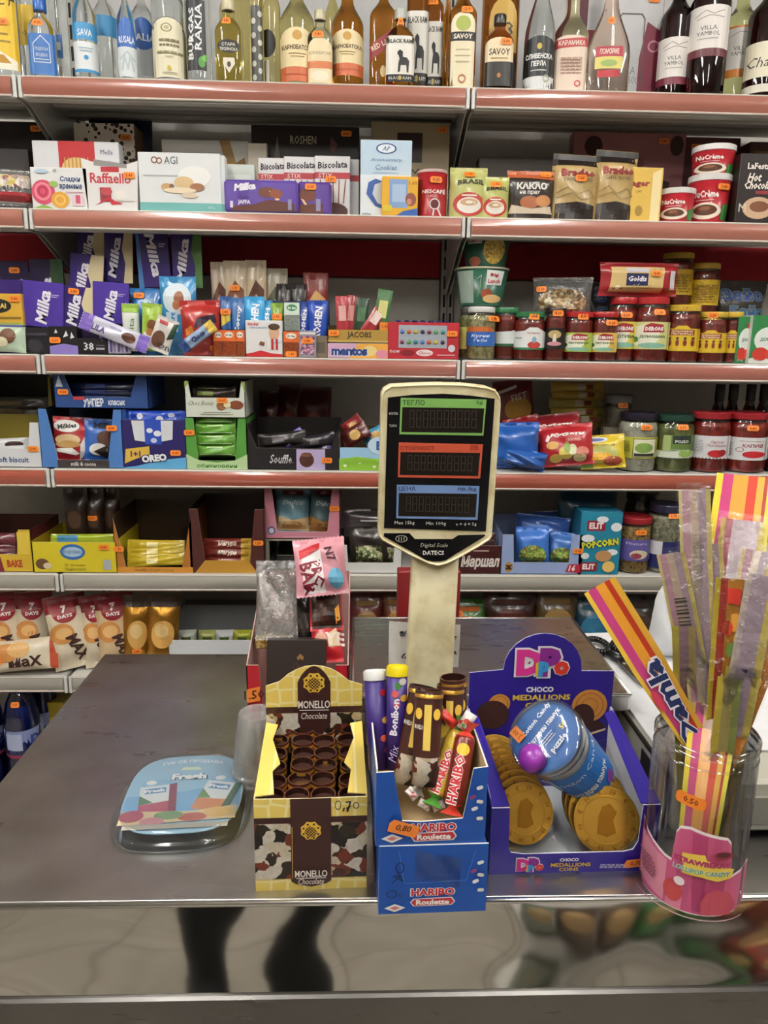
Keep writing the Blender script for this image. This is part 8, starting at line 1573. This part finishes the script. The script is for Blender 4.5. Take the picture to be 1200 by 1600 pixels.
for k, (u0, u1) in enumerate(((1066, 1118), (1118, 1172), (1172, 1226))):
    jar('nut_jar', ('jar of brown lentils glimpsed between the candy belts', 'jar of dark beans behind the tall candy belts', 'jar of pale beans behind the belts')[k], 'jar', u0, u1, 795+4*k, Y0+.004, z, ('#7a2a24', '#2a3a4a', '#4a4a44')[k], ('photo|#6a4a2a,#a87a44,#4a321c|110', 'photo|#3a2418,#5a3a24,#241610|80', 'photo|#a89a74,#cfc4a0,#8a7c58|80')[k], [('r', '#cfcac0', 0, 0, 1, 1)], (.2, .55))
# ------------------------------------------------------------------ sixth shelf (behind the counter)
z = ZS['F']
CROI = [('p', '#7a1d22', [(0, .78), (1, .84), (1, 1), (0, 1)]), ('e', '#8c1c26', .45, .78, .3, .14), ('t', '#efe6e2:x', '7', .45, .82, .1, {'b': .06}), ('t', '#efe6e2:x', 'DAYS', .45, .73, .05, {'w': .36, 'b': .05}), ('e', '#c98a4a', .3, .5, .3, .14), ('e', '#dfb274', .34, .5, .2, .08), ('t', '#3a1c14:x', 'MAX', .62, .28, .3, {'rot': -70, 'w': .75, 'b': .04, 's': .15})]
for k, (b_, t_, w_, d, c_, lab) in enumerate((((12, 1052), (8, 925), 58, .03, '#d9cbb0', 'cream croissant bag standing behind the lying one, furthest from the counter'), ((56, 1050), (52, 925), 54, .045, '#d6cab2', 'cream croissant bag with red disc between the lying one and the large one'), ((122, 1056), (98, 930), 62, .02, '#dccfb4', 'large cream croissant bag with dark lettering beside the counter'), ((160, 1050), (146, 930), 46, .035, '#d9ccb2', 'narrow cream croissant bag behind the large one'), ((188, 1048), (176, 925), 58, .03, '#d4b890', 'cream and peach croissant bag with red disc next to the gold bags'))):
    pack('croissant_bag', lab, 'croissant', b_, t_, w_, Y0+d, .045, c_, CROI, seed=400+k, Y1=Y0+d+.03, wr=.004)
pack('croissant_bag', 'cream croissant bag lying on its side on the front edge', 'croissant', (-30, 1038), (92, 1026), 50, Y0+.0, .05, '#d9cdb4', [('r', '#a8401f', 0, .9, 1, 1), ('e', '#8c1c26', .6, .05, .3, .12), ('t', '#3a1c14:x', 'МаХ', .72, .62, .34, {'rot': 90, 'w': 1.0, 'b': .04}), ('e', '#c98a4a', .4, .38, .3, .18), ('e', '#dfb274', .32, .55, .26, .14)], st=[(.6, .3, '1.20')], seed=408, wr=.004)
for k, (b_, t_, w_, lab) in enumerate((((214, 1048), (216, 930), 44, 'gold foil bag with bread picture and price sticker'), ((252, 1046), (258, 930), 50, 'gold foil bag with bread picture beside the white tray'))):
    pack('bread_bag', lab, 'bread', b_, t_, w_, Y0+.04, .05, '#a8782c', [('e', '#d9a75a', .5, .5, .36, .2), ('e', '#e6c68a', .45, .55, .22, .1), ('r', '#3a2a1c', 0, .86, 1, 1)], fin=':f', seed=410+k, wr=.008, st=[(.5, .28, '1.90')] if k == 0 else None)
tray('white_crate', 'white plastic crate of small packs beside the gold foil bags', 'crate', 264, 402, 1000, Y0+.02, z, .18, '#d3d6da', .99, .0, .0, [('t', '#4a4a50:x', '0.85', .42, .14, .16)], inner='#9a9c9e', hb=.12)
for k, (u, c_, lab) in enumerate(((292, '#c9d0c0', 'pale green pack inside the white crate'), (325, '#a9b060', 'olive pack in the middle of the white crate'), (352, '#d6d8da', 'white pack beside the olive one in the crate'), (380, '#b3b82e', 'lime pack inside the white crate'))):
    pack('small_pack', lab, 'snacks', (u, 1004), (u, 984), 30, Y0+.1, .03, c_, [('r', '#4a5a2a:x', .2, .3, .7, .6)], seed=420+k, nu=8, nv=8)
carton('back_carton', 'long grey carton at the back above the white crate', 'box', 285, 400, 948, Y0+.215, z, .06, '#6a6660')
for k, (u0, u1, vt, c_, c2, lab) in enumerate(((545, 600, 932, '#5a1c18', '#8a6a3a', 'dark red pasta pack under the white seed tray'), (596, 645, 930, '#6a3a24', '#a8763a', 'brown pack standing beside the dark red one'), (700, 762, 942, '#3a6a24', '#c96a2a', 'green pack with orange sticker behind the weighing plate'), (755, 842, 930, '#3a1a16', '#5a2a20', 'dark maroon pack behind the weighing plate'), (836, 905, 928, '#5a4424', '#9a7a44', 'clear bag of brown nuts behind the weighing plate'), (898, 960, 940, '#1a3a4a', '#2f6a8a', 'dark blue pack next to the bag of nuts'), (955, 1030, 935, '#241c1a', '#4a3a30', 'black pack behind the white sheet'))):
    bag('dry_goods_pack', lab, 'dry goods', u0, u1, vt, Y0+.03, z, .06, c_, [('e', c2, .5, .6, .36, .2), ('r', c2+':x', .2, .85, .8, .9)], seed=430+k, wr=.006, st=[(.25, .82, '2.20')] if k == 2 else None)
# ------------------------------------------------------------------ base shelf: water bottles
z = ZS['G']
def water(lab, u0, u1, vt, d, h, lbl='#6a6aa8', st=None):
    x, w, _ = spot(u0, u1, vt, Y0+d, z); R = w/2; t = thing('water_bottle', lab, 'water bottle', (x, Y0+d+R, z+.0005), (0, 0, face_eye(x, Y0+d)), 'water bottles')
    pr = [(R*.85, 0), (R*.97, .008), (R, .02), (R, .1), (R*.95, .115), (R, .13), (R, h*.62), (R*.96, h*.68), (R*.8, h*.78), (R*.42, h*.9), (R*.3, h*.92), (R*.3, h*.95)]
    mb = MB(); mb.lathe(pr, 'g_water', 28, cap1=False); mb.build('bottle_wall', t)
    mb = MB(); mb.lathe([(a*.96, max(.003, b)) for a, b in pr if b < h*.8], '#1a3f7a:s', 24); mb.build('water', t)
    mb = MB(); mb.lathe([(R*.36, h*.935), (R*.36, h-.002), (R*.33, h), (.0005, h)], '#1f4fae:s', 20); mb.build('cap', t)
    prof = [(a, a, b) for a, b in pr]; S = round_S(prof, h*.34, h*.58)
    mb = MB(); draw(mb, S, w, h*.24, [('r', '#7f8ab8', 0, 0, 1, 1), ('r', '#a9b4d4', .05, .3, .45, .9), ('r', '#8a2a4a:x', 0, 0, 1, .12), ('t', '#2a3a7a:x', 'D', .85, .6, .4, {'b': .03})], 12, 1, off=.0008); mb.build('printed_label', t)
    if st: sticker(t, round_S(prof, 0, h), w, h, *st, nu=12)
water('blue water bottle with price sticker on its neck', -2, 52, 1082, .0, .335, st=(.32, .8, '1.50'))
water('blue water bottle behind the stickered one', 40, 84, 1082, .1, .335)
water('blue water bottle without sticker in the front row', -60, -6, 1082, .0, .335)
carton('yellow_pack', 'yellow and black carton low beside the water bottles', 'box', 56, 104, 1098, Y0+.11, z, .06, '#a8922c', [('p', '#1c1a14:x', [(0, 0), (1, 0), (1, .5), (.4, .3)]), ('r', '#d6c23a:x', .3, .5, .8, .8)])
# ------------------------------------------------------------------ customer side, seen only as reflections in the polished front
def rack():
    t = thing('low_display_rack', 'low white plinth rack of bread packs on the customer side', 'shelves', (.95, -.83, 0))
    mb = MB(); mb.box(-.52, .55, -.28, .28, 0, .045, '#d3d0ca:s', .006); mb.build('plinth', t)
    mb = MB(); mb.box(-.52, .55, .27, .285, .045, .06, '#bcb9b2:s', .002); mb.build('front_lip', t)
    mb = MB(); mb.box(-.52, .55, -.3, -.28, 0, .9, '#b3b0aa:s', .002); mb.build('back_board', t)
rack()
for k in range(8):
    c_ = ('#8a9a8c', '#5a4a40', '#7a6450', '#3f8a4a', '#46924e', '#9a3a34', '#a34a3a', '#4a4450')[k]
    t = bag('bread_pack', ('grey green', 'dark brown', 'tan brown', 'leaf green', 'bright green', 'brick red', 'rust red', 'charcoal')[k]+' wrapped loaf on the low rack facing the counter', 'bread', 0, 0, 0, 0, 0, .1, c_, [('e', '#c9a874', .5, .7, .4, .2)], size=(.13, .2), loc=(.5+.13*k, -.63, .048), rot=(.35, 0, PI), seed=500+k)
# customer holding the camera
def person():
    J = {'pel': (0, 0, .93), 'sp': (0, .01, 1.12), 'ch': (0, .0, 1.34), 'nk': (0, .02, 1.47), 'hd': (0, .05, 1.56), 'ht': (0, .05, 1.66)}
    me = bpy.data.meshes.new('person_body'); V = []; E_ = []; Rr = []; ix = {}
    def add(n, p, r, par=None):
        ix[n] = len(V); V.append(p); Rr.append(r)
        if par: E_.append((ix[par], ix[n]))
    add('pel', (0, 0, .93), (.15, .11)); add('sp', (0, .01, 1.12), (.14, .1), 'pel'); add('ch', (0, .0, 1.33), (.17, .11), 'sp'); add('nk', (0, .01, 1.46), (.058, .058), 'ch'); add('jaw', (0, .03, 1.53), (.07, .078), 'nk'); add('crown', (0, .02, 1.66), (.072, .088), 'jaw')
    for s, n in ((-1, 'l'), (1, 'r')):
        add(n+'hip', (s*.095, 0, .87), (.088, .09), 'pel'); add(n+'kn', (s*.11, .015, .48), (.075, .075), n+'hip'); add(n+'an', (s*.12, -.02, .09), (.062, .065), n+'kn'); add(n+'ft', (s*.13, .09, .045), (.043, .035), n+'an'); add(n+'toe', (s*.135, .17, .035), (.035, .024), n+'ft')
        add(n+'sh', (s*.19, 0, 1.39), (.058, .06), 'ch'); add(n+'el', (s*.24, .04, 1.14), (.042, .042), n+'sh'); add(n+'wr', (s*.13+.05, .21, 1.32), (.028, .026), n+'el'); add(n+'pa', (s*.09+.08, .26, 1.40), (.036, .018), n+'wr')
        for f, (dx, dz) in enumerate(((-.024, .05), (-.009, .06), (.008, .055), (.024, .042))):
            add('%sf%d' % (n, f), (s*.09+.08+dx, .275, 1.40+dz), (.009, .009), n+'pa'); add('%sg%d' % (n, f), (s*.09+.08+dx-s*.008, .265, 1.40+dz+.026), (.0075, .0075), '%sf%d' % (n, f))
        add(n+'th', (s*.09+.08-s*.035, .27, 1.415), (.01, .01), n+'pa'); add(n+'tt', (s*.09+.08-s*.048, .268, 1.44), (.008, .008), n+'th')
    me.from_pydata(V, E_, []); o = bpy.data.objects.new('person', me); COL.objects.link(o)
    m = o.modifiers.new('skin', 'SKIN'); m.use_smooth_shade = True
    for i, sv in enumerate(me.skin_vertices[0].data): sv.radius = Rr[i]; sv.use_root = (i == 0)
    o.modifiers.new('sub', 'SUBSURF').levels = 2
    dg = bpy.context.evaluated_depsgraph_get(); nm = bpy.data.meshes.new_from_object(o.evaluated_get(dg))
    o.modifiers.clear(); o.data = nm; nm.name = 'person_body'
    nm.materials.clear()
    for k in ('#15161a:m', '#1d1f26:m', '#b98a70:s', '#2a201a:m', '#101012:s'): nm.materials.append(mat(k))
    for p in nm.polygons:
        c = p.center; i = 0
        if c.z < .1: i = 4
        elif c.z < .95: i = 0
        elif c.z > 1.6 or (c.z > 1.5 and c.y < -.01): i = 3
        elif c.z > 1.49 or (c.y > .2): i = 2
        else: i = 1
        p.material_index = i
    o.location = (-.23, -.36, 0); tag(o, 'person in dark jacket and trousers standing in front of the counter', 'person')
person()
